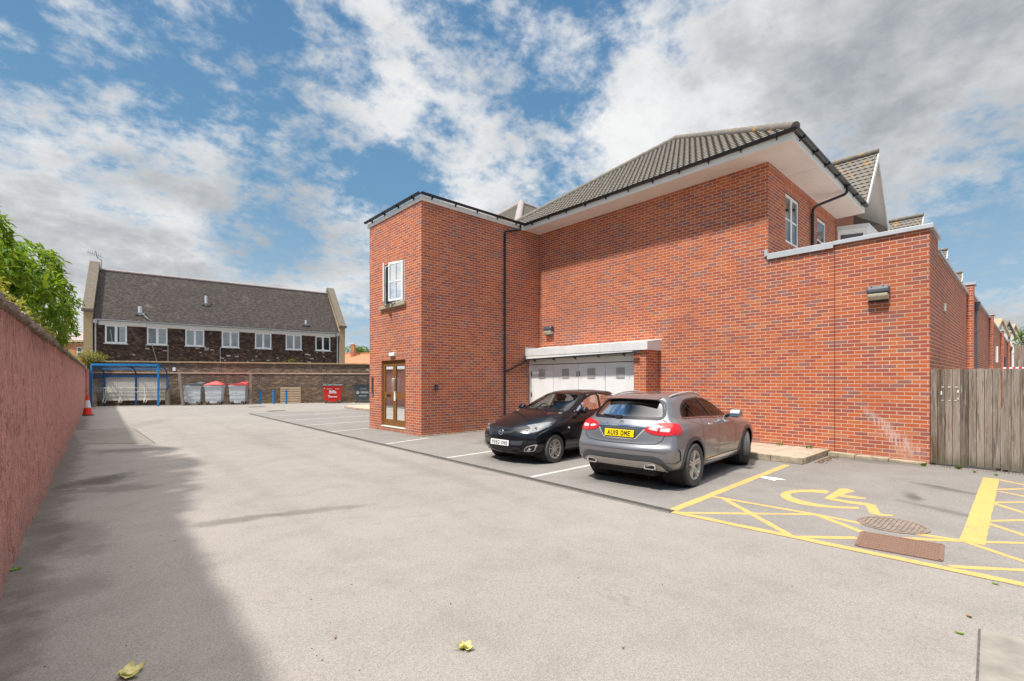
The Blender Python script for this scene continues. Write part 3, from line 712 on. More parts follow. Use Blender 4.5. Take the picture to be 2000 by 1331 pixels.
for (x, y, lab) in ((12.45,4.05,'small weed on the paving close behind the grey car'),(12.45,3.4,'small weed at the end of the raised paving')):
    m = M()
    for i in range(22):
        a = random.uniform(0,6.3); leaf_shape(m, (x+math.cos(a)*.05,y+math.sin(a)*.06,.13+random.random()*.03), .05, .012, a, 0, .015)
    single('weed', m, mat_leaf, lab, 'weed', 'weeds at the foot of the wall', smooth=True)

# ================================================================ the red brick building
XT, YT, YT1, XW, ZT = 7.51, 12.337, 15.844, 12.596, 7.165
YE, YC, YS, ZP = 4.347, 1.319, 2.941, 4.80
bld = thing('brick_building', 'red brick building with corner tower, overhanging tiled roof and white garage doors', 'building', (12,9,0))
B = lambda n, m, mt, **k: part(n, m, mt, bld, **k)
W_T = (13.36,14.74,4.235,5.60); D_T = (13.292,14.932,.17,2.37)
m = M()
wall(m, (XT,0,0), (0,1,0), YT, YT1, 0, ZT, [W_T, D_T], .09, (-1,0,0))
wall(m, (0,YT,0), (1,0,0), XT, XW, 0, ZT, [], .1, (0,-1,0))
wall(m, (0,YT1,0), (1,0,0), XT, XW+6, 0, ZT, [], .1, (0,1,0))
B('tower_wall', m, mat_brick, uv=True)
m = M()
wall(m, (XW,0,0), (0,1,0), YE, YT, 0, ZT, [], .1, (-1,0,0))
wall(m, (XW,0,0), (0,1,0), YS+.006, YE, 0, ZP, [], .1, (-1,0,0))
wall(m, (XW,0,0), (0,1,0), YC, YS-.006, 0, ZP-.03, [], .1, (-1,0,0))
W1 = (13.84,14.93,5.42,6.74); W2 = (16.66,17.60,5.42,6.74)
wall(m, (0,YE,0), (1,0,0), XW, 18.72, 3.9, ZT, [W1, W2], .09, (0,-1,0))
wall(m, (XW+.3,0,0), (0,1,0), YC, YE, 3.9, ZP-.03, [], .1, (1,0,0))
B('wall', m, mat_brick, uv=True)
m = M(); m.quad((XW+.3,YE,4.0),(XW+.3,YC+.3,4.0),(23.5,YC+.3,4.0),(23.5,YE,4.0)); B('terrace', m, mat_lead)
m = M(); m.quad((XW+.01,YS-.02,0),(XW+.01,YS+.02,0),(XW+.01,YS+.02,ZP),(XW+.01,YS-.02,ZP)); B('movement_joint', m, mat_blackm)
# soldier courses
for (a,b,c,d) in (W_T, D_T): m = M(); m.box(XT-.004, XT+.05, a-.12, b+.12, d, d+.225); B('brick_lintel', m, mat_brick_sold, uv=True, uvrot=True)
for (a,b,c,d) in (W1, W2): m = M(); m.box(a-.12, b+.12, YE-.004, YE+.05, d, min(d+.225, ZT-.17)); B('brick_lintel', m, mat_brick_sold, uv=True, uvrot=True)
m = M(); m.box(XW+.01,18.7,YE-.003,YE+.03,ZT-.16,ZT); B('soldier_course', m, mat_brick_sold, uv=True, uvrot=True)
m = M(); m.box(XT,XW,YT,YT1,ZT+.01,ZT+.16); B('tower_roof', m, mat_lead)
m = M()
m.box(XT-.025, XT, YT-.025, YT1+.12, ZT-.01, ZT+.13); m.box(XT, 11.83, YT-.025, YT, ZT-.01, ZT+.13); m.box(XT, XW, YT1, YT1+.025, ZT-.01, ZT+.13)
XS, YSO, XSE = 11.83, 3.575, 18.76
m.box(XS-.02, XS, YSO-.02, YT-.026, ZT-.004, ZT+.16); m.box(XS, XSE, YSO-.02, YSO, ZT-.004, ZT+.16); m.box(XSE, XSE+.02, YSO-.02, YE, ZT-.004, ZT+.16)
B('fascia', m, mat_white_w, bevel=.004)
m = M(); m.quad((XS,YSO,ZT),(XS,YT,ZT),(XW,YT,ZT),(XW,YSO,ZT)); m.quad((XW,YSO,ZT),(XW,YE,ZT),(XSE,YE,ZT),(XSE,YSO,ZT)); B('soffit', m, mat_soffit)
m = M(); m.box(13.9,13.908,YSO,YE,ZT-.003,ZT); m.box(16.3,16.308,YSO,YE,ZT-.003,ZT)
m.box(13.9,16.3,YSO+.38,YSO+.384,ZT-.002,ZT)
B('soffit_joint', m, mat_cable)
def gutter(m, a, b, r=.062):
    a, b = V(a), V(b); d = (b-a).normalized(); s = V((-d.y,d.x,0)); k = len(m.v); n = 9
    prof = [(math.cos(math.pi*(1+i/n))*r, math.sin(math.pi*(1+i/n))*r) for i in range(n+1)]
    prof = prof + [(x*.86, y*.86+.004) for x, y in prof[::-1]]
    N = len(prof)
    for p in (a, b): m.v += [p + s*x + V((0,0,y)) for x, y in prof]
    m.f += [(k+i, k+(i+1)%N, k+N+(i+1)%N, k+N+i) for i in range(N)] + [tuple(k+i for i in range(N)), tuple(k+N+i for i in range(N))]
ZG = ZT+.205
def brackets(m, a, b, n, side):
    a, b = V(a), V(b)
    for i in range(n):
        p = a + (b-a)*((i+.5)/n); d = (b-a).normalized()
        m.obox(p+V((0,0,-.042)), d, V((-d.y,d.x,0)), (0,0,1), .012, .068, .036); m.bar(p+V((0,0,-.07)), p+V(side)*.07+V((0,0,-.12)), .02, .02)
for (a, b, n, sd) in (((XT-.09,YT-.09,ZG),(XT-.09,YT1+.16,ZG),4,(1,0,0)), ((XT-.09,YT-.09,ZG),(XS-.02,YT-.09,ZG),5,(0,1,0)), ((XS-.09,YSO-.09,ZG),(XS-.09,YT-.05,ZG),11,(1,0,0)), ((XS-.09,YSO-.09,ZG),(XSE-.05,YSO-.09,ZG),7,(0,1,0))):
    m = M(); gutter(m, a, b); gt = B('gutter', m, mat_black)
    for i in range(n):
        m = M(); brackets(m, V(a)+(V(b)-V(a))*(i/n), V(a)+(V(b)-V(a))*((i+1)/n), 1, sd); part('gutter_bracket', m, mat_black, gt)
# downpipes
def pipe(pts, r, parent, mt=mat_black, name='downpipe', clips=()):
    m = M(); P = [V(p) for p in pts]; Q = [P[0]]
    for i in range(1, len(P)-1):
        a, b, c = P[i-1], P[i], P[i+1]; e = .07
        Q += [b+(a-b).normalized()*e, b+(a-b).normalized()*e*.3+(c-b).normalized()*e*.3, b+(c-b).normalized()*e]
    m.tube(Q+[P[-1]], r, 12)
    for z in clips: m.lathe([(r,-.03),(r*1.25,-.03),(r*1.25,.03),(r,.03)], (P[-1].x,P[-1].y,z), n=12)
    return part(name, m, mt, parent, smooth=50)
pipe([(11.55,YT-.09,ZG-.05),(11.55,YT-.09,7.12),(10.86,YT-.06,6.93),(10.83,YT-.06,6.85),(10.83,YT-.06,.06)], .036, bld, clips=(6.6,4.9,3.2,2.4,1.5,.5))
pipe([(11.86,YT-.08,2.46),(11.80,YT-.06,2.38),(10.84,YT-.05,1.98)], .030, bld)
pipe([(16.2,YSO-.09,ZG-.05),(16.2,YSO-.09,7.08),(15.98,YE-.14,6.86),(15.98,YE-.06,6.78),(15.98,YE-.06,4.0)], .040, bld, clips=(6.6,5.2))
# pantile roof
def tiles(o, a, s, ext, Ls, gauge=.215, pitch=.175, amp=.008, seg=8, lich=None):
    """courses of wavy tiles from eave origin o, along a, up slope s; ext(q) -> (t0,t1) at slope distance q"""
    o, a, s = V(o), V(a), V(s); n = a.cross(s); n = n if n.z > 0 else -n; m = M(); N = int(Ls/gauge)+1
    for c in range(N):
        q0, q1 = c*gauge, min(Ls, (c+1)*gauge+.03)
        t0, t1 = ext(q0); u0, u1 = ext(min(q1, Ls))
        lo, hi = min(t0,u0), max(t1,u1); w = pitch/seg; i0 = math.floor(lo/w); i1 = math.ceil(hi/w); k = len(m.v)
        for i in range(i0, i1+1):
            x = i*w; ph = 2*math.pi*x/pitch+math.pi*(c % 2)
            h = amp*(math.cos(ph)+.3*math.cos(2*ph))
            xa = min(max(x,t0),t1); xb = min(max(x,u0),u1)
            m.v += [o+a*xa+s*q0+n*(h*.4-.03), o+a*xa+s*q0+n*(h*1.3+.030), o+a*xb+s*q1+n*(h*.5+.002)]
        for i in range(i1-i0):
            b = k+3*i; m.f += [(b,b+3,b+4,b+1),(b+1,b+4,b+5,b+2)]
    return m
def lichen_attr(o, fn):
    at_ = o.data.attributes.new('lichen', 'FLOAT', 'POINT')
    mw = o.location + (o.parent.location if o.parent else V((0,0,0)))
    at_.data.foreach_set('value', [fn(v.co + mw) for v in o.data.vertices])
AP = V((16.2,8.73,10.67)); E0 = V((11.74,3.47,7.37)); RUN = AP.x-E0.x; RISE = AP.z-E0.z; SL = math.hypot(RUN, RISE); YF = 13.99
s1 = V((RUN,0,RISE)).normalized()
m = tiles((E0.x,0,E0.z), (0,1,0), s1, lambda q: (E0.y+(AP.y-E0.y)*q/SL, YF-(YF-AP.y)*q/SL), SL)
o = B('roof', m, mat_pantile); lichen_attr(o, lambda p: max(.08, 1-max(0,(p.y-E0.y-(AP.y-E0.y)*(p.x-E0.x)/RUN))/.55))
s2 = V((0,AP.y-E0.y,RISE)); S2 = s2.length; s2.normalize()
m = M(); m.quad((E0.x,E0.y,E0.z),(18.8,E0.y,E0.z),(18.8,AP.y,AP.z),tuple(AP)); m.quad((18.8,5.4,E0.z+1.93*RISE/(AP.y-E0.y)),(30,5.4,E0.z+1.93*RISE/(AP.y-E0.y)),(30,AP.y,AP.z),(18.8,AP.y,AP.z)); m.quad((E0.x,YF,E0.z),tuple(AP),(30,AP.y,AP.z),(30,YF,E0.z)); m.quad((E0.x,E0.y,E0.z-.01),(E0.x,YF,E0.z-.01),(18.8,YF,E0.z-.01),(18.8,E0.y,E0.z-.01))
B('roof_slope', m, mat_pantile)
def ridge(m, a, b, r=.11, L=.42):
    a, b = V(a), V(b); d = (b-a); n = max(1, int(d.length/L)); d /= n
    for i in range(n): m.tube([a+d*i, a+d*(i+1.04)], r, 10, rs=[r, r*1.12])
m = M(); ridge(m, E0+V((.02,.02,.02)), AP); ridge(m, (E0.x,YF,E0.z), AP); ridge(m, AP, (30,AP.y,AP.z))
o = B('ridge_tile', m, mat_pantile, smooth=50); lichen_attr(o, lambda p: 1.0 if p.y < 6 else .25)
# second hipped roof showing beyond the tower
A2 = at(1018,398,25.5); zE = 7.4; run = (A2.z-zE)/.746
m = tiles((A2.x-run,A2.y-run,zE), (0,1,0), V((run,0,A2.z-zE)).normalized(), lambda q: (run*q/math.hypot(run,A2.z-zE), 2*run-run*q/math.hypot(run,A2.z-zE)+.01), math.hypot(run,A2.z-zE), seg=6)
m2 = tiles((A2.x-run,A2.y-run,zE), (1,0,0), V((0,run,A2.z-zE)).normalized(), lambda q: (run*q/math.hypot(run,A2.z-zE), 12), math.hypot(run,A2.z-zE), seg=6)
m.add(m2.v, m2.f); m.quad((A2.x-run,A2.y+run,zE),(A2.x,A2.y,A2.z),(A2.x+9,A2.y,A2.z),(A2.x+9,A2.y+run,zE))
o = B('rear_roof', m, mat_pantile); lichen_attr(o, lambda p: .1)
m = M(); ridge(m, (A2.x-run,A2.y-run,zE), A2, .16); ridge(m, (A2.x-run,A2.y+run,zE), A2, .14); ridge(m, A2, A2+V((9,0,0)), .12)
o = B('rear_ridge_tile', m, mat_slate, smooth=50)
m = M(); wall(m, (XW+3.5,0,0), (0,1,0), YT1, 24, 0, 7.3, [], .1, (-1,0,0)); B('rear_wall', m, mat_brick, uv=True)
# windows
def window(parent, o, e, n, w, h, cols, rows, fr=.055, gb=.03, depth=.07, glass=mat_glass, frame=mat_upvc, back=mat_room, name='window'):
    """frame part with pane sub-part; o = lower left corner on the wall face, e across, n outwards"""
    o, e, n = V(o), V(e), V(n); up = V((0,0,1)); m = M(); c = o - n*depth
    def bx(u0,u1,z0,z1,d0,d1): m.obox(c+e*(u0+u1)/2+up*(z0+z1)/2+n*(d0+d1)/2, e, n, up, (u1-u0)/2, (d1-d0)/2, (z1-z0)/2)
    bx(0,w,0,fr,0,.05); bx(0,w,h-fr,h,0,.05); bx(0,fr,fr,h-fr,0,.05); bx(w-fr,w,fr,h-fr,0,.05)
    for i in range(1, cols): x = fr+(w-2*fr)*i/cols; bx(x-fr*.8,x+fr*.8,fr,h-fr,.001,.048)
    for k in range(cols):
        x0 = fr+(w-2*fr)*k/cols; x1 = fr+(w-2*fr)*(k+1)/cols
        for j in range(1, rows): z = fr+(h-2*fr)*j/rows; bx(x0,x1,z-gb/2,z+gb/2,.012,.04)
    fo = part(name, m, frame, parent, bevel=.005)
    m = M(); p = c + n*.022; m.quad(p+e*fr+up*fr, p+e*(w-fr)+up*fr, p+e*(w-fr)+up*(h-fr), p+e*fr+up*(h-fr)); part('pane', m, glass, fo)
    if back:
        m = M(); p = c - n*.25; m.quad(p+e*-.1+up*-.1, p+e*(w+.1)+up*-.1, p+e*(w+.1)+up*(h+.1), p+e*-.1+up*(h+.1))
        for (ua) in (-.1, w+.1): m.quad(p+e*ua-up*.1, p+e*ua+n*.25-up*.1, p+e*ua+n*.25+up*(h+.1), p+e*ua+up*(h+.1))
        for za in (-.1, h+.1): m.quad(p-e*.1+up*za, p+e*(w+.1)+up*za, p+e*(w+.1)+n*.25+up*za, p-e*.1+n*.25+up*za)
        part('room', m, back, fo)
    return fo
for (a,b,c,d) in (W1, W2): window(bld, (a,YE,c), (1,0,0), (0,-1,0), b-a, d-c, 2 if b-a > 1 else 1, 2, .07, .04, back=mat_roompale)
# tower window with an open casement on the left
a,b,c,d = W_T
fo = window(bld, (XT,b,c), (0,-1,0), (-1,0,0), b-a, d-c, 1, 1, .06, back=mat_roompale, glass=mat_glass)
def casement(y0, y1, ang, hinge_left):
    w = y1-y0; m = M(); up = V((0,0,1)); hz = V((XT-.02, y1 if hinge_left else y0, c+.05)); ca, sa = math.cos(ang), math.sin(ang)
    e = V((-sa, -ca if hinge_left else ca, 0)); n = V((-ca, sa if hinge_left else -sa, 0)); hh = d-c-.1
    def bx(u0,u1,z0,z1): m.obox(hz+e*(u0+u1)/2+up*(z0+z1)/2, e, n, up, (u1-u0)/2, .024, (z1-z0)/2)
    bx(0,w,0,.07); bx(0,w,hh-.07,hh); bx(0,.06,.07,hh-.07); bx(w-.06,w,.07,hh-.07); bx(.06,w-.06,hh*.5-.018,hh*.5+.018); bx(w/2-.015,w/2+.015,.07,hh-.07)
    f2 = part('casement', m, mat_upvc, fo, bevel=.004); m = M(); m.quad(hz+e*.06+up*.07, hz+e*(w-.06)+up*.07, hz+e*(w-.06)+up*(hh-.07), hz+e*.06+up*(hh-.07)); part('casement_pane', m, mat_glass, fo)
casement(13.42, 14.08, R(14), False); casement(14.10, 14.68, R(30), True)
m = M(); m.box(XT-.09, XT+.06, a-.13, b+.22, c-.13, c-.005); B('window_sill', m, mat_kerb, bevel=.01)
# entrance doors
a,b,c,d = D_T
m = M(); xf = XT+.06
def bx(y0,y1,z0,z1,x0=xf,x1=xf+.05): m.box(x0,x1,y0,y1,z0,z1)
bx(a,a+.06,c,d,xf-.02,xf+.06); bx(b-.06,b,c,d,xf-.02,xf+.06); bx(a+.06,b-.06,d-.07,d,xf-.02,xf+.06)
dof = B('door_frame', m, mat_door, bevel=.006)
m = M(); m.box(XT-.02,XT+.12,a+.02,b-.02,c-.03,c+.005); B('threshold', m, mat_white_w)
mid = (a+b)/2
for (y0,y1) in ((a+.063,mid-.004),(mid+.004,b-.063)):
    m = M(); zb, zt = c+.012, d-.073
    m.box(xf,xf+.045,y0,y0+.105,zb,zt); m.box(xf,xf+.045,y1-.105,y1,zb,zt)
    for (z0,z1) in ((zb,zb+.21),(c+.92,c+1.13),(zt-.13,zt)): m.box(xf+.0015,xf+.0435,y0+.105,y1-.105,z0,z1)
    do = B('door', m, mat_door, bevel=.004)
    m = M(); m.quad((xf+.02,y0+.1,zb+.2),(xf+.02,y1-.1,zb+.2),(xf+.02,y1-.1,zt-.12),(xf+.02,y0+.1,zt-.12)); part('pane', m, mat_glass, do)
    m = M(); yh = y1-.052 if y0 < mid-.3 else y0+.052
    m.tube([(xf,yh,c+1.17),(xf-.055,yh,c+1.17),(xf-.055,yh,c+1.60),(xf,yh,c+1.60)], .013, 8); part('handle', m, mat_steel, do, smooth=50)
    if y0 > mid-.1:
        m = M(); m.box(xf-.008,xf,y0+.26,y1-.22,c+.99,c+1.06); part('letter_box', m, mat_black, do)
    else:
        m = M(); m.box(xf-.012,xf,y1-.06,y1+.035,c+.86,c+1.17); part('notice', m, mat_whitesign, do)
m = M(); m.quad((xf+.9,a-.3,0),(xf+.9,b+.3,0),(xf+.9,b+.3,2.6),(xf+.9,a-.3,2.6)); m.quad((xf+.06,b+.02,0),(xf+.9,b+.02,0),(xf+.9,b+.02,2.6),(xf+.06,b+.02,2.6)); m.quad((xf+.06,a-.02,0),(xf+.9,a-.02,0),(xf+.9,a-.02,2.6),(xf+.06,a-.02,2.6)); m.quad((xf+.06,a-.1,c),(xf+.9,a-.1,c),(xf+.9,b+.1,c),(xf+.06,b+.1,c)); m.quad((xf+.06,a-.1,2.5),(xf+.9,a-.1,2.5),(xf+.9,b+.1,2.5),(xf+.06,b+.1,2.5)); B('hallway', m, mat_room)
m = M(); m.box(xf+.25,xf+.32,mid+.18,mid+.42,c,2.4); m.box(xf+.4,xf+.45,a,mid-.1,c,1.1); B('hallway_panel', m, mat_roompale)
m = M(); m.box(xf+.5,xf+.55,a,mid+.15,c+1.0,2.3); B('curtain', m, mat_roomred)
m = M(); m.box(XT-.06,XT,YT-.0,YT1,-.02,.012); B('footing', m, mat_concrete)
m = M(); m.box(XT-.01,XW,YT-.07,YT,0,.03); B('footing', m, mat_kerb)
# garage bay under the lead canopy
YG0, YG1, XP = 7.376, YT, 11.93
m = M(); m.box(XP, XW, YG0, YG0+.41, 0, 2.62); B('pier', m, mat_brick, uv=True)
xg = 12.12; ye = [YG1-.06, 11.16, 10.05, 8.95, YG0+.44]
for i in range(4):
    y1, y0 = ye[i], ye[i+1]; m = M(); m.box(xg,xg+.045,y0+.006,y1-.006,.02,2.26)
    do = B('garage_door', m, mat_garage, bevel=.006)
    yc = (y0+y1)/2 + (.0 if i != 1 else .0); zc = 1.93
    m = M(); m.box(xg-.014,xg,yc-.155,yc+.155,zc-.165,zc+.165); gr = part('vent_frame', m, mat_vent, do)
    m = M()
    for k in range(7): m.box(xg-.02,xg-.0145,yc-.13+k*.04,yc-.13+k*.04+.02,zc-.14,zc+.14)
    part('vent_slats', m, mat_cable, do)
    if i in (1,2):
        m = M(); yy = (y0+.05) if i == 1 else (y1-.05); m.box(xg-.014,xg,yy-.012,yy+.012,1.84,2.0); part('bolt', m, mat_black, do)
    if i in (0,3):
        m = M(); yy = y1-.025 if i == 0 else y0+.03
        for z in (.4,1.1,1.85): m.box(xg-.012,xg,yy-.02,yy+.02,z,z+.16)
        part('hinge', m, mat_grey_p, do)
m = M(); m.box(xg-.05,xg+.1,YG1-.06,YG1-.002,0,2.47); m.box(xg-.05,xg+.1,YG0+.412,YG0+.445,0,2.47); m.box(xg-.03,xg+.1,YG0+.446,YG1-.061,2.285,2.47); B('garage_frame', m, mat_white_w, bevel=.004)
m = M(); m.quad((xg+.06,YG0+.42,0),(xg+.06,YG1-.01,0),(xg+.06,YG1-.01,2.3),(xg+.06,YG0+.42,2.3)); B('garage_backing', m, mat_blackm)
xc = 11.84
m = M()
y0, y1 = YG0-.09, YG1-.004
m.add([(xc,y0,2.585),(xc,y1,2.585),(xc,y1,2.83),(xc,y0,2.83),(XW-.002,y0,2.92),(XW-.002,y1,2.92),(XW-.002,y0,2.585),(XW-.002,y1,2.585)],[(0,1,2,3),(3,2,5,4),(0,3,4,6),(0,6,7,1)])
for t in (.33,.66):
    y = y0+(y1-y0)*t; m.bar((xc+.01,y,2.835),(XW-.01,y,2.925),.03,.03); m.box(xc-.012,xc,y-.015,y+.015,2.60,2.84)
m.box(XW-.012,XW-.001,y0-.02,y1,2.88,2.93)
B('canopy', m, mat_lead)
m = M(); m.box(11.86,XW-.014,YT-.012,YT-.003,2.60,2.905); B('flashing', m, mat_lead)
m = M(); gutter(m, (xc-.05,YG0+.2,2.54), (xc-.05,YG1-.08,2.47), .05); gt = B('gutter', m, mat_grey_p)
for i in range(5):
    a, b = V((xc-.05,YG0+.2,2.54)), V((xc-.05,YG1-.08,2.47)); m = M(); brackets(m, a+(b-a)*(i/5), a+(b-a)*((i+1)/5), 1, (1,0,0)); part('gutter_bracket', m, mat_black, gt)
m = M(); m.box(xc+.01,XP-.002,YG0+.42,YG1-.06,2.47,2.584); B('fascia', m, mat_white_w)
# metal copings of the parapet, yard wall
m = M(); m.box(XW-.05, XW+.36, YS+.02, YE-.001, ZP, ZP+.055); m.box(XW-.055, XW-.05, YS+.02, YE+.01, ZP-.09, ZP+.05); m.box(XW-.055,XW-.0,YE,YE+.07,ZP,ZP+.15); B('coping', m, mat_copmetal, bevel=.004)
m = M(); m.box(XW-.06, XW+.36, YC-.06, YS+.018, ZP-.028, ZP+.06); m.box(XW+.36, 13.9, YC-.06, YC+.34, ZP-.028, ZP+.06); B('coping', m, mat_copmetal, bevel=.004)
def ypar(x): return 1.319 - .0088*max(0, x-21.19)
m = M(); wall(m, (0,YC,0), (1,0,0), XW, 21.4, 0, 4.5, [], .1, (0,-1,0)); wall(m, (0,YC,0), (1,0,0), XW, 13.88, 4.5, ZP-.03, [], .1, (0,-1,0)); wall(m, (13.88,0,0), (0,1,0), YC, YC+.3, 4.5, ZP-.03, [], .1, (1,0,0)); B('yard_wall', m, mat_brick, uv=True)
m = M(); m.box(13.901,21.2,YC-.05,YC+.3,4.502,4.575); B('coping', m, mat_copmetal, bevel=.004)
m = M(); m.box(15.0,15.14,YC-.03,YC,3.35,3.52); B('vent', m, mat_cream)
# projecting tiled gable over the bay, and the bay window
def gable(parent, ax, yf, za, half, drop, yb, wallz=None):
    al = V((ax-half, yf, za-drop)); ar = V((ax+half*1.15, yf, za-drop*1.15)); tp = V((ax, yf, za)); L = (tp-al).length
    sL = (tp-al).normalized()
    m = tiles(al, (0,1,0), sL, lambda q: (0, yb-yf), L, seg=8); o = part('gable_roof', m, mat_pantile, parent); lichen_attr(o, lambda p: .9 if p.y < yf+1.6 else .5)
    m = M(); m.quad(tp, tp+V((0,yb-yf,0)), ar+V((0,yb-yf,0)), ar); o = part('gable_slope', m, mat_pantile, parent)
    m = M(); ridge(m, tp+V((0,-.02,.04)), tp+V((0,yb-yf,.04)), .10); o = part('gable_ridge_tile', m, mat_pantile, parent, smooth=50); lichen_attr(o, lambda p: .9)
    th = V((0,0,-.16)); m = M()
    for p in (al, ar):
        d = (p-tp).normalized(); m.prism([tp+V((0,-.03,-.02)), p+V((0,-.03,-.02)), p+V((0,-.03,-.2)), tp+V((0,-.03,-.02))+V((0,0,-.26))], (0,.035,0))
    part('bargeboard', m, mat_white_w, parent)
    m = M(); e = V((0,0,-.09)); yb2 = min(yb, YE+.02)
    m.quad(tp+e, ar+e, ar+e+V((0,yb2-yf,0)), tp+e+V((0,yb2-yf,0))); m.quad(tp+e, tp+e+V((0,yb2-yf,0)), al+e+V((0,yb2-yf,0)), al+e); part('gable_soffit', m, mat_white_w, parent)
    m = M(); yw_ = YE+.004; m.quad((al.x+.05,yw_,4.0),(ar.x-.05,yw_,4.0),(ar.x-.05,yw_,ar.z-.1),(ax,yw_,za-.12),(al.x+.05,yw_,al.z-.1)); part('gable_wall', m, mat_brick, parent, uv=True)
gable(bld, 20.48, 3.5, 9.67, 1.75, 2.17, 9.0)
bay = [(18.95,YE),(19.25,3.62),(20.6,3.62),(20.9,YE)]
m = M(); m.prism([V((x-.08 if x < 20 else x+.08, y-(.1 if y < 4 else 0), 6.79)) for x, y in bay], (0,0,.13)); B('bay_roof', m, mat_lead)
m = M()
for (p, q_) in zip(bay, bay[1:]):
    p, q_ = V((*p,0)), V((*q_,0)); d = (q_-p); L = d.length; d.normalize(); nn = V((d.y,-d.x,0)); up = V((0,0,1))
    for (u0,u1,z0,z1) in ((0,L,6.64,6.79),(0,.08,4,6.64),(L-.08,L,4,6.64),(0,L,4,4.9)):
        m.obox(p+d*(u0+u1)/2+up*(z0+z1)/2, d, nn, up, (u1-u0)/2, .04, (z1-z0)/2)
by = B('bay_window', m, mat_upvc)
m = M()
for (p, q_) in zip(bay, bay[1:]): m.quad((*p,4.9),(*q_,4.9),(*q_,6.65),(*p,6.65))
part('pane', m, mat_glass, by)
# fixtures on the walls
def wall_light(c, lab):
    """bulkhead floodlight on the long wall; c = middle of its back plate"""
    t = thing('wall_light', lab, 'wall light', c, 'bulkhead lights on the brick wall'); w, h, dpt = .19, .165, .21
    m = M(); x, y, z = c
    prof = [(0,.13),(-.08,.165),(-.15,.15),(-.205,.08),(-.21,.0),(0,-.02)]
    m.prism([V((x+px, y-w, z+pz)) for px, pz in prof], (0, 2*w, 0)); o = part('hood', m, mat_lampbody, t, bevel=.03)
    m = M(); m.prism([V((x+px, y-w*.93, z+pz)) for px, pz in ((0,-.021),(-.20,-.004),(-.19,-.07),(-.13,-.145),(0,-.15))], (0, 2*w*.93, 0)); part('diffuser', m, mat_lamplens, t, bevel=.03)
    m = M(); m.box(x-.02,x,y-w*.8,y+w*.8,z-.17,z+.13); m.prism([V((x+px, y-w*.86, z+pz)) for px, pz in ((0,-.151),(-.12,-.147),(-.10,-.165),(0,-.175))], (0, 2*w*.86, 0)); part('base', m, mat_blackm, t)
    m = M()
    for k in (-.1,.1): m.sphere((x-.17,y+k,z+.135), .012, 8)
    part('screw', m, mat_blackm, t)
wall_light((XW,2.135,3.56), 'grey bulkhead light high on the right section of the brick wall'); wall_light((XW,11.76,3.52), 'grey bulkhead light above the white garage doors near the tower')
t = thing('emergency_light', 'small white emergency light above the brown entrance doors', 'light', (XT,14.1,2.52)); m = M(); m.box(XT-.07,XT,13.92,14.27,2.50,2.62); part('housing', m, mat_cream, t, bevel=.015)
m = M(); m.box(XT-.078,XT-.07,13.94,14.25,2.515,2.605); part('diffuser', m, mat_whitesign, t, bevel=.003)
t = thing('entry_panel', 'narrow grey intercom strip beside the entrance doors', 'intercom', (XT,15.58,1.4)); m = M(); m.box(XT-.025,XT,15.53,15.64,1.15,2.02-.2); part('plate', m, mat_grey_p, t, bevel=.004)
m = M()
for i in range(7): m.box(XT-.03,XT-.025,15.55,15.62,1.3+i*.07,1.34+i*.07)
part('button', m, mat_blackm, t); m = M(); m.disc((XT-.027,15.585,1.2), (-1,0,0), .02, 12); part('lock', m, mat_whitesign, t)
p = ony(851,757,YT); t = thing('key_safe', 'small black key safe on the side wall of the tower', 'key safe', p); m = M(); m.box(p.x-.055,p.x+.055,YT-.06,YT,p.z-.09,p.z+.08); part('case', m, mat_black, t, bevel=.012)
m = M(); m.box(p.x-.035,p.x+.035,YT-.066,YT-.06,p.z-.06,p.z+.02); part('keypad', m, mat_lampbody, t)
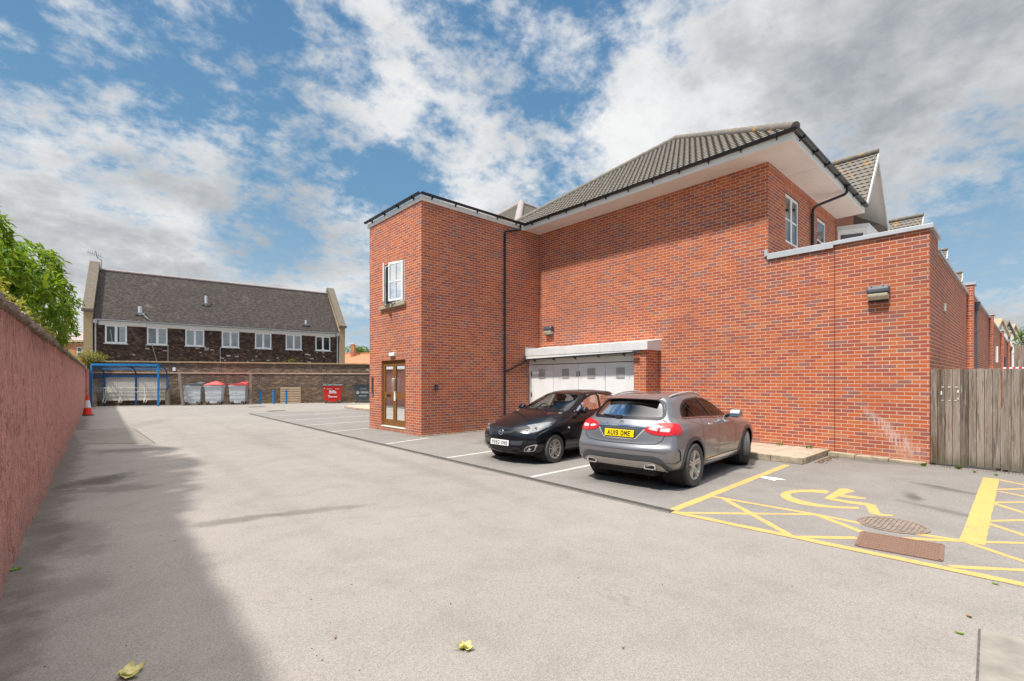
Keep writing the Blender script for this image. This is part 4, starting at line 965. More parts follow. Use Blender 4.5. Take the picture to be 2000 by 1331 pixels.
# ================================================================ further houses of the terrace behind the yard wall
step = 10.6
for i in range(1, 5):
    x0, x1 = 21.2+(i-1)*step, 21.2+i*step
    t = thing('terraced_house', ['second brick house of the terrace, its tiled gable just over the parapet','third brick house of the terrace with lichened gable peak','fourth brick house of the terrace, small gable peak showing','farthest brick house of the terrace along the yard wall'][i-1], 'house', ((x0+x1)/2,6,0), 'terraced houses beyond the car park')
    m = M(); y0, y1 = ypar(x0), ypar(x1); yw = y0
    m.add([(x0,y0,0),(x1,y1,0),(x1,y1,4.66),(x0,y0,4.66),(x0,y0+.3,0),(x1,y1+.3,0),(x1,y1+.3,4.66),(x0,y0+.3,4.66)], [(0,1,2,3),(4,7,6,5),(3,2,6,7)])
    part('yard_wall', m, mat_brick, t, uv=True)
    m = M(); m.bar((x0,y0+.13,4.70),(x1,y1+.13,4.70),.40,.075); part('coping', m, mat_copmetal, t)
    m = M(); m.box(x0-.01,x0+.42,y0-.16,y0+.3,0,4.80); part('pilaster', m, mat_brick, t, uv=True)
    m = M(); m.box(x0-.04,x0+.48,y0-.21,y0+.34,4.80,4.88); part('pilaster_coping', m, mat_copmetal, t)
    m = M(); m.box(x0,x1,YE,11,0,7.1); part('wall', m, mat_brick, t, uv=True)
    m = M(); m.prism([V((x0,3.5,7.3)),V((x0,8.7,10.7)),V((x0,14,7.3))], (step,0,0)); part('roof', m, mat_pantile, t)
    gable(t, 20.48+i*step-.05, 3.5, 9.67+.28*min(i,2)+.15*max(0,i-2), 1.75, 2.17, 9.0)
    if i in (1,4):
        px = x0+.75; py = y0-.13; m = M(); m.tube([(px,py,0),(px,py,4.02)], .085, 14)
        for z in (3.3,1.6): m.lathe([(.085,-.03),(.10,-.03),(.10,.03),(.085,.03)], (px,py,z), n=14)
        part('downpipe', m, mat_pipe_grey, t, smooth=50)
        m = M(); m.obox((px,py,4.16), (1,0,0), (0,1,0), (0,0,1), .13, .12, .14, 1.35, 1.35); part('hopper', m, mat_grey_p, t, bevel=.008)
    if i == 2:
        m = M(); m.box(x0+5.6,x0+5.75,ypar(x0+5.6)-.1,ypar(x0+5.6),2.7,3.6); part('flue', m, mat_upvc, t)
    if i == 3:
        m = M(); m.box(x0+4.4,x0+5.3,ypar(x0+4)-.3,ypar(x0+4)-.02,2.0,2.3); m.tube([(x0+3.6,ypar(x0+4)-.1,2),(x0+3.6,ypar(x0+4)-.1,3.3)], .06, 8); part('boiler_flue', m, mat_grey_p, t)
# timbered gables far off
for i, (u, v, w, d) in enumerate(((1954,622,26,82),(1967,626,24,90),(1980,633,20,97))):
    p = at(u, v, d); s = d/F; t = thing('gabled_house', ['white gabled house with lichened roof, left of the far row','half timbered white gable, middle of the far row','small white gable with orange roof, right of the far row'][i], 'house', (p.x,p.y,0), 'white gabled houses in the distance')
    hw = w*s*.55; rz = p.z
    ex = V((CA,-SA,0)); ey = V((SA,CA,0)); P = lambda a_, b_, z_: V((p.x,p.y,0))+ex*a_+ey*b_+V((0,0,z_))
    m = M(); m.prism([P(-hw,0,0),P(hw,0,0),P(hw,0,rz-hw*2.2),P(0,0,rz-.15),P(-hw,0,rz-hw*2.2)], ey*6); part('wall', m, mat_cream, t)
    m = M(); m.prism([P(-hw*1.15,-.4,rz-hw*2.4),P(0,-.4,rz),P(0,-.4,rz-.35),P(-hw*1.1,-.4,rz-hw*2.4-.2)], ey*8); m.prism([P(0,-.4,rz),P(hw*1.15,-.4,rz-hw*2.4),P(hw*1.1,-.4,rz-hw*2.4-.2),P(0,-.4,rz-.35)], ey*8); part('roof', m, mat_pallet if i != 1 else mat_post, t)
    m = M()
    for zz in (.35,.6,.85): m.box(0,0,0,0,0,0) if False else m.obox(P(0,-.03,rz-hw*2.2*zz), ex, ey, (0,0,1), hw*zz*.9, .03, .08)
    m.obox(P(0,-.035,rz-hw*1.6), ex, ey, (0,0,1), .08, .03, hw*1.1); part('timber', m, mat_blackm if i == 1 else mat_cable, t)
    m = M(); m.obox(P(0,-.05,rz-hw*2.6), ex, ey, (0,0,1), hw*.4, .04, hw*.4); part('window', m, mat_grey_p, t)
# ================================================================ timber fence at the end of the wall
def fence(y1, y0, x, zt, lab, slope, name='timber_fence'):
    t = thing(name, lab, 'fence', (x,(y0+y1)/2,0), 'timber panels beside the wall'); m = M(); y = y1; r = random.Random(3)
    n = max(1, round((y1-y0)/.112)); w = (y1-y0)/n
    for i in range(n):
        ya, yb = y1-i*w, y1-(i+1)*w; dz = r.uniform(-.004,.004); dx = r.uniform(0,.007); z0 = .04+r.uniform(-.01,.02)
        m.add([(x+dx,yb+.003,z0),(x+dx+.02,yb+.003,z0),(x+dx+.02,ya-.003,z0),(x+dx,ya-.003,z0),(x+dx,yb+.003,zt+dz),(x+dx+.02,yb+.003,zt+dz),(x+dx+.02,ya-.003,zt+dz),(x+dx,ya-.003,zt+dz)],
              [(0,3,2,1),(4,5,6,7),(0,1,5,4),(1,2,6,5),(2,3,7,6),(3,0,4,7)])
    part('boards', m, mat_fence, t, bevel=.003)
    m = M()
    for z in (.35,1.05,1.7): m.box(x+.03,x+.075,y0,y1,z,z+.09)
    part('rail', m, mat_fence, t); m = M(); m.box(x+.0285,x+.10,y0,y0+.07,0,zt-.03); m.box(x+.0285,x+.10,y1-.07,y1,0,zt-.03); part('fence_post', m, mat_fence, t)
    m = M(); m.box(x+.015,x+.019,y0,y1,.06,zt-.04); part('backing', m, mat_blackm, t)
    return t
t = fence(1.312,.322,XW-.004,1.925,'weathered timber gate panel with brown stains and tape marks beside the brick corner',0)
# remains of a notice's sticky tape
m = M(); xx = XW-.009
for (y0,y1,z0,z1) in ((1.15,1.105,1.56,1.58),(1.06,1.0,1.56,1.58),(.96,.90,1.56,1.58),(1.16,1.13,1.40,1.50),(.92,.89,1.45,1.52),(.915,.89,1.32,1.37),(1.15,1.11,1.30,1.315),(1.05,1.0,1.30,1.315),(.97,.91,1.30,1.315)):
    m.box(xx-.002,xx,y0-(y0-y1)*.15,y1+(y0-y1)*.15,z0+(z1-z0)*.15,z1-(z1-z0)*.15)
part('tape_remnant', m, mat_cream, t)
fence(.308,-2.6,XW-.004,1.915,'weathered timber fence panel at the right edge with red white tape on top',0)
t = thing('barrier_tape', 'red and white barrier tape along the top of the right fence panel', 'tape', (XW,0,1.92)); m = M(); m2 = M()
for i in range(70):
    y = .30-i*.04; (m if i % 2 else m2).box(XW+.02,XW+.024,y-.04,y,1.918,1.945)
part('red_band', m, mat_tape, t); part('white_band', m2, mat_whitesign, t)
t = thing('far_fence', 'tall grey board fence far beyond the timber gate', 'fence', (29,-3,0)); m = M(); y = .37
while y > -7: m.box(29,29.03,y-.14,y-.004,0,3.18+random.uniform(-.01,.01)); y -= .145
part('boards', m, mat_fence, t); m = M(); m.box(29.03,29.09,-7,.37,2.6,2.7); m.box(29.03,29.09,-7,.37,.6,.7); part('rail', m, mat_fence, t)
# ================================================================ pink wall on the left
PA, PB = V((-.51,5.51,0)), V((-.06,37.0,0)); pd = (PB-PA).normalized(); pn = V((pd.y,-pd.x,0))   # pn points at the car park
P0 = PA - pd*16; PL = (PB-P0).length
def pz(s): return 2.30 + .0045*(s-11)
t = thing('garden_wall', 'long rough pink rendered wall with mossy stone coping along the left side', 'wall', P0)
m = M(); rr = random.Random(5); n = 420; rows = [i/12 for i in range(13)]; k0 = len(m.v)
for i in range(n+1):
    s = PL*(i/n)**1.0
    for f in rows:
        z = (pz(s)-.03)*f; dn = .012*math.sin(s*1.3+z*2)+.010*math.sin(s*4.1-z*3.7)+rr.uniform(-.006,.006)
        p = P0+pd*s+pn*dn; p.z = z; m.v.append(p)
for i in range(n):
    for j in range(12):
        a0 = k0+i*13+j; m.f.append((a0, a0+13, a0+14, a0+1))
b0 = P0-pn*.28; b1 = PB-pn*.28
m.quad(b0, b0+V((0,0,pz(0)-.03)), b1+V((0,0,pz(PL)-.03)), b1); m.quad(PB, PB+V((0,0,pz(PL)-.03)), b1+V((0,0,pz(PL)-.03)), b1)
m.quad(P0+V((0,0,pz(0)-.03)), PB+V((0,0,pz(PL)-.03)), b1+V((0,0,pz(PL)-.03)), b0+V((0,0,pz(0)-.03)))
part('wall', m, mat_render, t, smooth=True)
m = M(); n = 1500; k0 = len(m.v); sec = [(.035,-.045),(.055,-.03),(.055,.015),(.03,.03),(-.12,.055),(-.27,.04),(-.33,.0),(-.33,-.06),(-.2,-.06)]; N = len(sec)
for i in range(n+1):
    s = PL*i/n; gapf = .85 if (i % 23 == 0) else 1
    for (a, z) in sec:
        j1 = rr.uniform(-.014,.014); p = P0+pd*(s+rr.uniform(-.008,.008))+pn*(a*gapf**.3+j1+.012*math.sin(s*7)); p.z = pz(s)+z*gapf+rr.uniform(-.014,.014)+.006*math.sin(s*3.1); m.v.append(p)
for i in range(n):
    for j in range(N): m.f.append((k0+i*N+j, k0+(i+1)*N+j, k0+(i+1)*N+(j+1)%N, k0+i*N+(j+1)%N))
m.f.append(tuple(k0+n*N+j for j in range(N)))
part('coping', m, mat_coping, t, smooth=28)
def leaf(m, p, d, L, W, droop=.25, nrm=V((0,0,1))):
    d = d.normalized(); s = d.cross(nrm); s = s.normalized() if s.length > 1e-3 else V((1,0,0)); u = s.cross(d); k = len(m.v)
    q1 = p+d*L*.33+u*(.02*L); q2 = p+d*L*.7-u*(droop*.3*L); tip = p+d*L-u*(droop*L)
    m.v += [p, q1+s*W+u*W*.35, q2+s*W*.85+u*W*.25, tip, q2-s*W*.85+u*W*.25, q1-s*W+u*W*.35, q1, q2]
    m.f += [(k,k+6,k+7,k+3,k+2,k+1), (k,k+5,k+4,k+3,k+7,k+6)]
def rdir(r, zb=0.0):
    while True:
        v = V((r.uniform(-1,1), r.uniform(-1,1), r.uniform(-1,1)))
        if .05 < v.length < 1: v = v.normalized(); v.z += zb; return v.normalized()
# plants and moss growing along the top of the wall
m = M(); r = random.Random(11)
for i in range(2600):
    s = 16 + r.uniform(-.6, 9.5); dens = .35+.65*math.sin(s*1.9)**2
    if r.random() > dens: continue
    p = P0+pd*s+pn*r.uniform(-.30,.06); p.z = pz(s)+.05+abs(r.gauss(0,.045)); leaf(m, p, rdir(r,.4), r.uniform(.03,.085), r.uniform(.008,.018), .4)
for i in range(700):
    s = 16 + r.uniform(9, 20)
    p = P0+pd*s+pn*r.uniform(-.30,.05); p.z = pz(s)+.05+abs(r.gauss(0,.03)); leaf(m, p, rdir(r,.4), r.uniform(.03,.06), r.uniform(.006,.012), .4)
single('wall_plants', m, mat_leaf2, 'yellowing low plants and moss growing along the pink wall top', kind='stuff')
# the big broadleaved tree overhanging the wall
def tree(name, label, base, blobs, nl, L, mat, trunk_h, tr=.12, seed=1, whorl=8, group=None, cat='tree'):
    r = random.Random(seed); base = V(base); t = thing(name, label, cat, base, group)
    m = M(); cs = [V(b[:3]) for b in blobs]
    top = base+V((0,0,trunk_h)); m.tube([base, base+V((.03,.05,trunk_h*.5)), top], tr, 10, rs=[tr*1.25, tr, tr*.8])
    for (x,y,z,rx,ry,rz) in blobs:
        c = V((x,y,z)); mid = (top+c)/2+V((r.uniform(-.2,.2),r.uniform(-.2,.2),r.uniform(0,.25))); m.tube([top, mid, c], tr*.4, 7, rs=[tr*.6, tr*.35, tr*.12])
        for q in range(7):
            d = rdir(r, .2); e = c+V((d.x*rx,d.y*ry,d.z*rz))*.85; m.tube([c, (c+e)/2+V((0,0,.06)), e], tr*.1, 5, rs=[tr*.13, tr*.1, tr*.04])
    part('trunk', m, mat_bark, t, smooth=True)
    m = M(); tot = sum(b[3]*b[4]+b[4]*b[5]+b[3]*b[5] for b in blobs)
    for (x,y,z,rx,ry,rz) in blobs:
        for q in range(int(nl*(rx*ry+ry*rz+rx*rz)/tot/whorl)):
            d = rdir(r, .1); f = r.uniform(.55,1.08)**.6; p = V((x+d.x*rx*f, y+d.y*ry*f, z+d.z*rz*f)); ax = (d+rdir(r)*.6+V((0,0,.25))).normalized(); a0 = r.uniform(0,6.3)
            t1 = ax.cross(V((0,0,1))); t1 = t1.normalized() if t1.length > .01 else V((1,0,0)); t2 = ax.cross(t1); sz = r.uniform(.75,1.15)
            for w in range(whorl):
                an = a0+w*2.4; dd = (t1*math.cos(an)+t2*math.sin(an))*r.uniform(.7,1.1)+ax*r.uniform(.1,.7); ll = L*sz*r.uniform(.6,1.15)
                leaf(m, p+ax*(w*L*.06), dd, ll, ll*.17, r.uniform(.15,.5))
    part('crown', m, mat, t)
    return t
tree('garden_tree', 'bright green broadleaved tree leaning over the pink wall', (-2.6,11.5,0), [
    (-1.55,8.0,3.05,.85,1.1,.72),(-1.35,10.2,3.15,.95,1.2,.80),(-.95,12.2,3.05,.80,1.2,.80),(-.90,14.2,3.00,.70,1.1,.75),(-.74,15.2,2.80,.34,.6,.48),(-2.2,9.6,3.65,1.1,1.5,.75),(-1.9,12.4,3.6,1.1,1.3,.75),(-1.2,9.0,3.5,.5,.8,.45),(-.75,11.6,3.55,.45,.8,.42),(-2.9,11,3.2,1.3,2.4,1.4)],
    27000, .155, mat_leaf, 2.4, seed=4)

# ================================================================ back boundary wall (brown brick) and what stands before it
WA, WB = V((4.227,40.404,0)), V((16.483,34.936,0)); we = (WB-WA).normalized(); wn = V((-we.y,we.x,0)); wn = wn if wn.y < 0 else -wn   # wn faces the camera
def wp(u, off, v=None):
    """point on the vertical plane 'off' metres before the back wall, in pixel column u (and row v)"""
    return onplane(u, V0 if v is None else v, WA+wn*off, wn)
def gw(u, off): p = wp(u, off); p.z = 0; return p
t = thing('boundary_wall', 'long brown brick boundary wall with stone coping behind the bins', 'wall', WA)
L0, L1 = WA-we*4.6, WB+we*22
m = M(); wall(m, L0, we, 0, (L1-L0).length, 0, 2.22, [], .1, wn); q0 = L0-wn*.02
wall(m, q0, we, 0, (L1-L0).length, 2.22, 2.93, [], .1, wn); bk = L0-wn*.3; wall(m, bk, we, 0, (L1-L0).length, 0, 2.93, [], .1, -wn)
part('wall', m, mat_bwall, t, uv=True)
m = M(); m.bar(L0+wn*.012+V((0,0,2.225)), L1+wn*.012+V((0,0,2.225)), .05, .07); part('string_course', m, mat_brick_sold, t)
m = M(); x = 0; L = (L1-L0).length
while x < L:
    a = L0+we*x-wn*.13; b = L0+we*min(L,x+.72)-wn*.13; dz = random.uniform(-.008,.008); m.bar(a+we*.004+V((0,0,2.985+dz)), b-we*.004+V((0,0,2.985+dz)), .40, .105); x += .72
part('coping', m, mat_bcoping, t, bevel=.012)
# short return wall closing the gap at the left end
m = M(); a, b = PB+V((.02,-.1,0)), gw(171.5,.2); m.bar((a.x,a.y,1.2), (b.x,b.y,1.2), .2, 2.4)
single('return_wall', m, mat_render, 'short dark red wall end beside the blue shelter', 'wall', uv=False)
p = at(167,746,30); t = thing('meter_box', 'pale grey box on the dark wall end left of the blue shelter', 'box', p); m = M(); m.obox(p, (CA,-SA,0), (SA,CA,0), (0,0,1), .10, .08, .26); part('case', m, mat_cream, t, bevel=.01)
m = M(); m.obox(p+V((-SA*.085,-CA*.085,0)), (CA,-SA,0), (SA,CA,0), (0,0,1), .08, .004, .23); part('door', m, mat_lead, t)
p = wp(340,.012,721.5); t = thing('wall_sign', 'small blank white sign on the brown wall right of the blue shelter', 'sign', p); m = M(); m.obox(p, we, wn, (0,0,1), .085, .008, .12); part('plate', m, mat_whitesign, t)
p = wp(718,.25,723); t = thing('wall_lamp', 'grey floodlight on the brown wall above the dark bin', 'lamp', p); m = M(); m.obox(p, we, wn, (0,0,1), .12, .14, .10); part('housing', m, mat_lampbody, t, bevel=.02); m = M(); m.obox(p-V((0,0,.02))+wn*.145, we, wn, (0,0,1), .10, .005, .07); part('glass', m, mat_lamplens, t)
# cycle shelter
SF, SB = 2.0, .42
zz = lambda v, u, off: wp(u, off, v).z
cs_ = thing('cycle_shelter', 'blue framed cycle shelter with curved clear roof against the boundary wall', 'shelter', gw(245,1.2))
fl, fr_ = gw(178.5,SF), gw(309,SF); bl, br_ = gw(191,SB), gw(316,SB); bl = fl-wn*(SF-SB)*1.0+we*.02; br_ = fr_-wn*(SF-SB)
fl2, fr2 = fl, fr_; ZTp = 2.72; ZB = 1.98
post = lambda p, z0, z1, nm='post', mt=mat_blue, w=.095: part(nm, M().obox(V((p.x,p.y,(z0+z1)/2)), we, wn, (0,0,1), w/2, w/2, (z1-z0)/2), mt, cs_)
post(fl,0,ZTp-.05); post(fr_,0,ZTp-.05); mdb = (bl+br_)/2-we*.02
for p in (bl, br_, mdb): post(p,0,ZB,mt=mat_blued if p is not br_ else mat_blue)
up = V((0,0,1)); NA = 9
def arc(p_f, p_b, i, lift=0):
    a = math.pi/2*i/NA; f = 1-math.cos(a); h = math.sin(a)        # from back (i=0, steep) to front (flat)
    return p_b+(p_f-p_b)*f+up*(ZB+(ZTp-ZB)*h+lift)
for i_, (pf, pb) in enumerate(((fl,bl),((fl+fr_)/2,mdb),(fr_,br_))):
    m = M()
    for i in range(NA): m.bar(arc(pf,pb,i), arc(pf,pb,i+1), .05, .07)
    part('roof_hoop', m, mat_black if i_ == 1 else mat_blued, cs_)
m = M(); k = 0
for i in range(NA+1): m.v += [arc(fl,bl,i,.045), arc(fr_,br_,i,.045)]
m.f += [(2*i,2*i+1,2*i+3,2*i+2) for i in range(NA)]; part('roof_sheet', m, mat_poly, cs_)
for (i, w_, mt) in ((0,.13,mat_blued),(4,.06,mat_blue),(7,.06,mat_blue),(NA,.125,mat_blue)):
    m = M(); m.bar(arc(fl,bl,i), arc(fr_,br_,i), w_, w_); part('rail', m, mt, cs_)
for (pf, pb) in ((fl,bl),(fr_,br_)):
    m = M(); pts = [pf+up*.35, pb+up*.35, pb+up*ZB]+[arc(pf,pb,i) for i in range(1,NA+1)]; m.quad(*pts); part('side_sheet', m, mat_poly, cs_)
    for z_ in (1.12,1.98): m = M(); m.bar(pf+up*z_, pb+up*z_, .05, .05); part('side_rail', m, mat_blued, cs_)
m = M(); n = 60
for i in range(n):
    a = bl+(br_-bl)*(i/n)-wn*.02; b = bl+(br_-bl)*((i+1)/n)-wn*.02; o_ = wn*(.012 if i % 2 else 0)
    m.quad(a+o_+up*1.22, b+o_+up*1.22, b+o_+up*1.93, a+o_+up*1.93)
part('back_panel', m, mat_cream, cs_)
m = M(); m.bar(bl+up*.78-wn*.01, br_+up*.78-wn*.01, .03, .86); part('lower_panel', m, mat_cream, cs_)
m = M()
for z in (1.2,.92): m.tube([bl+wn*.09+up*z, br_+wn*.09+up*z], .018, 6)
for f in (.02,.27,.66,.88):
    c = bl+(br_-bl)*f+wn*.1
    for dx in (-.06,.06): m.tube([c+we*dx+up*1.2, c+we*dx*.5+wn*.16+up*.55, c+we*dx*.5+wn*.30+up*.30, c+we*dx+wn*.22+up*.20, c+we*dx+wn*.02+up*.34], .016, 6)
part('cycle_hoop', m, mat_cream, cs_)
# traffic cone
c = g(171,812); t = thing('traffic_cone', 'red and white traffic cone beside the pink wall near the shelter', 'cone', c); hC = 1.0
m = M(); m.obox(c+V((0,0,.02)), (1,0,0), (0,1,0), (0,0,1), .24, .24, .02); part('base', m, mat_blackm, t, bevel=.015)
pr = lambda z: .19-.155*(z/hC)
for nm, z0, z1, mt, e in (('cone',.035,.38,mat_conered,0),('sleeve',.38,.74,mat_conewhite,.004),('tip',.74,hC,mat_conered,0)):
    m = M(); m.lathe([(pr(z0)+e,z0),(pr(z1)+e,z1)]+([(0,z1)] if nm == 'tip' else []), c, n=24); part(nm, m, mt, t, smooth=40)
# timber posts
for (u, v0, off, w, h, lean, lab) in ((328,705,.5,.26,1.05,0,'short mossy timber stump left of the grey lidded bin'),(354,0,1.6,.17,2.2,-.1,'tall weathered timber post left of the grey lidded bin'),(490,0,1.2,.17,2.2,.0,'tall weathered timber post right of the bins')):
    p = gw(u, off); m = M(); m.obox(p+up*h/2, (we+up*lean).normalized(), wn, (up-we*lean*-1).normalized(), w/2, w/2*.8, h/2); single('timber_post', m, mat_post, lab, 'post', 'timber posts by the bins', bevel=.015)
# wheeled bins
def bin_(name, p, body, lid, lab, W=1.06, D=.95, hb=1.34, lidtype='dome', group='wheeled waste bins by the boundary wall', wheel=mat_galv, rib=True):
    p = V(p); t = thing(name, lab, 'bin', p, group); P = lambda a, b, z: p+we*a+wn*b+up*z
    m = M(); k = 0; zs = [.24,.28]+([.44,.46,.60,.62,.78,.80,.95,.97] if rib else [])+[hb-.08,hb-.07,hb]; 
    for i, z in enumerate(zs):
        f = (z-.24)/(hb-.24); e = (.012 if rib and i % 4 in (2,3) else 0)+(.035 if z >= hb-.07 else 0); hw = (W*.43+W*.05*f)+e; hd = (D*.36+D*.12*f)+e
        m.v += [P(-hw,-hd,z),P(hw,-hd,z),P(hw,hd,z),P(-hw,hd,z)]
    for i in range(len(zs)-1):
        for j in range(4): m.f.append((4*i+j, 4*i+(j+1)%4, 4*i+4+(j+1)%4, 4*i+4+j))
    m.f.append((3,2,1,0)); part('body', m, body, t, bevel=.012)
    m = M(); hw, hd = W*.48+.05, D*.48+.06
    if lidtype == 'dome':
        pk = (.10,-.1) ; m.add([P(-hw,-hd,hb+.02),P(hw,-hd,hb+.02),P(hw,hd,hb+.02),P(-hw,hd,hb+.02),P(-hw,-hd,hb+.08),P(hw,-hd,hb+.08),P(hw,hd,hb+.08),P(-hw,hd,hb+.08),P(pk[0]-.06,pk[1]-.25,hb+.30),P(pk[0]+.06,pk[1]-.25,hb+.30),P(pk[0]+.06,pk[1]+.2,hb+.30),P(pk[0]-.06,pk[1]+.2,hb+.30)],
            [(0,3,2,1),(0,1,5,4),(1,2,6,5),(2,3,7,6),(3,0,4,7),(4,5,9,8),(5,6,10,9),(6,7,11,10),(7,4,8,11),(8,9,10,11)])
    elif lidtype == 'slant':
        m.add([P(-hw,-hd,hb+.02),P(hw+.08,-hd,hb+.0),P(hw+.08,hd,hb+.0),P(-hw,hd,hb+.02),P(-hw,-hd,hb+.06),P(hw,-hd,hb+.24),P(hw,hd,hb+.14),P(-hw,hd,hb+.05),P(hw*.5,-hd,hb+.27),P(hw*.5,hd,hb+.2)],
            [(0,3,2,1),(0,1,5,8,4),(1,2,6,5),(2,3,7,9,6),(3,0,4,7),(4,8,9,7),(8,5,6,9)])
    else:
        m.add([P(-hw,-hd,hb+.02),P(hw,-hd,hb+.02),P(hw,hd,hb+.02),P(-hw,hd,hb+.02),P(-hw,-hd,hb+.15),P(hw,-hd,hb+.15),P(hw,hd,hb+.07),P(-hw,hd,hb+.07)],[(0,3,2,1),(4,5,6,7),(0,1,5,4),(1,2,6,5),(2,3,7,6),(3,0,4,7)])
        for a_ in (-.3,0,.3): m.obox(P(a_*W,0,hb+.12), we, wn, up, .02, hd*.9, .03)
    part('lid', m, lid, t, bevel=.02)
    m = M()
    if lidtype != 'flat':
        m.tube([P(-hw+.05,hd-.12,hb-.02),P(-hw+.05,hd+.03,hb-.02),P(-hw*.2,hd+.03,hb-.02)], .012, 6)
        m.tube([P(-.22,D*.46,.72),P(-.2,D*.52,.70),P(.2,D*.52,.70),P(.22,D*.46,.72)], .016, 6); m.obox(P(hw+.02,0,hb-.04), we, wn, up, .05, .05, .03)
        m.obox(P(0,D*.37,.2), we, wn, up, .22, .03, .07)
    else: m.obox(P(0,D*.36,.2), we, wn, up, .3, .03, .05)
    part('handle', m, body, t)
    for a_ in (-.36,.36):
        for b_ in (-.28,.30):
            c = P(a_*W, b_*D, .10); m = M(); m.lathe([(.03,-.03),(.085,-.03),(.10,-.015),(.10,.015),(.085,.03),(.03,.03)], c, we, 16); w = part('castor_wheel', m, mat_blackm, t, smooth=40)
            m = M(); m.obox(c+up*.09, we, wn, up, .045, .03, .06); m.disc(c+we*.032, we, .045, 12); m.disc(c-we*.032, we, .045, 12); part('fork', m, wheel, w)
    return t, P
b1, P1 = bin_('waste_bin', gw(379,1.0), mat_galv, mat_greylid, 'dented galvanised bin with a dark slate grey lid', lidtype='slant')
b2, P2 = bin_('waste_bin', gw(419.5,1.0), mat_galv, mat_redlid, 'galvanised bin with peaked red lid in the middle of the row', lidtype='dome')
b3, P3 = bin_('waste_bin', gw(466,1.0), mat_galv, mat_redlid, 'galvanised bin with low red lid beside the tall right post', lidtype='slant')
def lettering(parent, s, P, a, b, z, size, bold=.0, mt=mat_whitesign, squash=1.0, lean=.12, label=None):
    m = text(s, size, bold, .003); ey = (up+wn*lean).normalized(); place(m, P(a,b,z), we, ey, squash, 1); return part('lettering', m, mt, parent)
b4, P4 = bin_('waste_bin', gw(650,1.0), mat_redbin, mat_greylid, 'bright red commercial bin with a dark lid and white lettering', W=1.35, D=1.0, hb=1.28, lidtype='flat', rib=False)
fx = lambda z: .36+.12*(z-.24)/1.04+.022
lettering(b4, 'Biffa', P4, .02, fx(.84), .84, .30, .012); lettering(b4, 'GENERAL', P4, -.22, fx(1.07)-.005, 1.07, .085, .003); lettering(b4, 'WASTE', P4, .33, fx(1.07)-.005, 1.07, .085, .003)
m = M()
m.obox(P4(-.24,fx(.56),.57), we, (wn-up*.12).normalized(), (up+wn*.12).normalized(), .08, .004, .03); m.obox(P4(.02,fx(.47),.475), we, (wn-up*.12).normalized(), (up+wn*.12).normalized(), .30, .004, .035); part('sticker', m, mat_whitesign, b4)
m = M(); m.obox(P4(.12,fx(.56),.57), we, (wn-up*.12).normalized(), (up+wn*.12).normalized(), .26, .003, .012); part('stripe', m, mat_redlid, b4)
m = M(); m.disc(P4(-.55,fx(1.1)+.02,1.12), wn, .05, 14); part('reflector', m, mat_pallet, b4)
b5, P5 = bin_('waste_bin', gw(708,1.0), mat_greylid, mat_black, 'dark grey commercial bin half hidden by the brick tower', W=1.35, D=1.0, hb=1.28, lidtype='flat', rib=False)
lettering(b5, 'VEOLIA', P5, .15, fx(.80), .80, .17, .004); lettering(b5, '0845 606 0460', P5, .02, fx(.53), .53, .085, .002); lettering(b5, 'Trade waste', P5, .06, fx(1.07)-.005, 1.07, .09, .002)
m = M(); m.lathe([(.075,-.003),(.075,.004),(.10,.004),(.10,-.003)], P5(-.34,fx(.80),.80), wn, 20); m.obox(P5(-.34,fx(.80)-.0,.77), we, wn, up, .05, .004, .02); part('emblem', m, mat_whitesign, b5)
# blue bollards and the pallet
for (u, lab) in ((508.5,'blue bollard nearest the tall timber post'),(534.5,'blue bollard standing left of the pallet'),(559,'blue bollard in front of the pallet')):
    p = gw(u, .9 if u < 550 else 1.1); t = thing('bollard', lab, 'bollard', p, 'blue bollards by the boundary wall'); m = M(); m.tube([p, p+up*.92], .075, 14); part('post', m, mat_blue, t, smooth=40)
    m = M(); m.lathe([(.085,.90),(.085,.96),(.06,.995),(0,1.0)], p, n=14); part('cap', m, mat_blued, t, smooth=40)
pa, pb = gw(548,.35), gw(587.5,.35); Lp = (pb-pa).length; t = thing('pallet', 'pale wooden pallet standing on edge against the brown brick wall', 'pallet', (pa+pb)/2)
m = M()
for i in range(7): m.obox((pa+pb)/2+wn*.10+up*(.07+i*.178), we, wn, up, Lp/2, .011, .062)
part('slats', m, mat_pallet, t)
m = M()
for f in (.04,.5,.96): m.obox(pa+(pb-pa)*f+up*.6, we, wn, up, .05, .085, .6)
part('bearer', m, mat_pallet, t)
# shrub at the corner by the shelter, weed on the coping
def shrub(name, lab, c, rx, ry, rz, n, L, mat, seed, group=None):
    r = random.Random(seed); c = V(c); t = thing(name, lab, 'shrub', c-V((0,0,rz)), group); m = M()
    for i in range(10):
        d = rdir(r,.6); m.tube([c-V((0,0,rz)), c+V((d.x*rx*.4,d.y*ry*.4,-rz*.1)), c+V((d.x*rx,d.y*ry,d.z*rz))*.9 if False else c+V((d.x*rx,d.y*ry,d.z*rz))], .012, 5, rs=[.02,.012,.004])
    part('stems', m, mat_bark, t); m = M()
    for i in range(n):
        d = rdir(r); f = r.random()**.4; leaf(m, c+V((d.x*rx*f*r.uniform(.8,1.2),d.y*ry*f,d.z*rz*f*r.uniform(.8,1.2))), rdir(r,.3), L*r.uniform(.6,1.3), L*.2, .3)
    part('foliage', m, mat, t); return t
c = wp(175,.1,692); shrub('shrub', 'yellow green shrub above the wall corner behind the shelter', (c.x,c.y,3.1), .95,.6,.62, 1500, .12, mat_leaf2, 8)
c = wp(570,-.2,706); shrub('shrub', 'small weed sprouting from the boundary wall coping', (c.x,c.y,3.2), .32,.1,.15, 60, .10, mat_leaf2, 9)
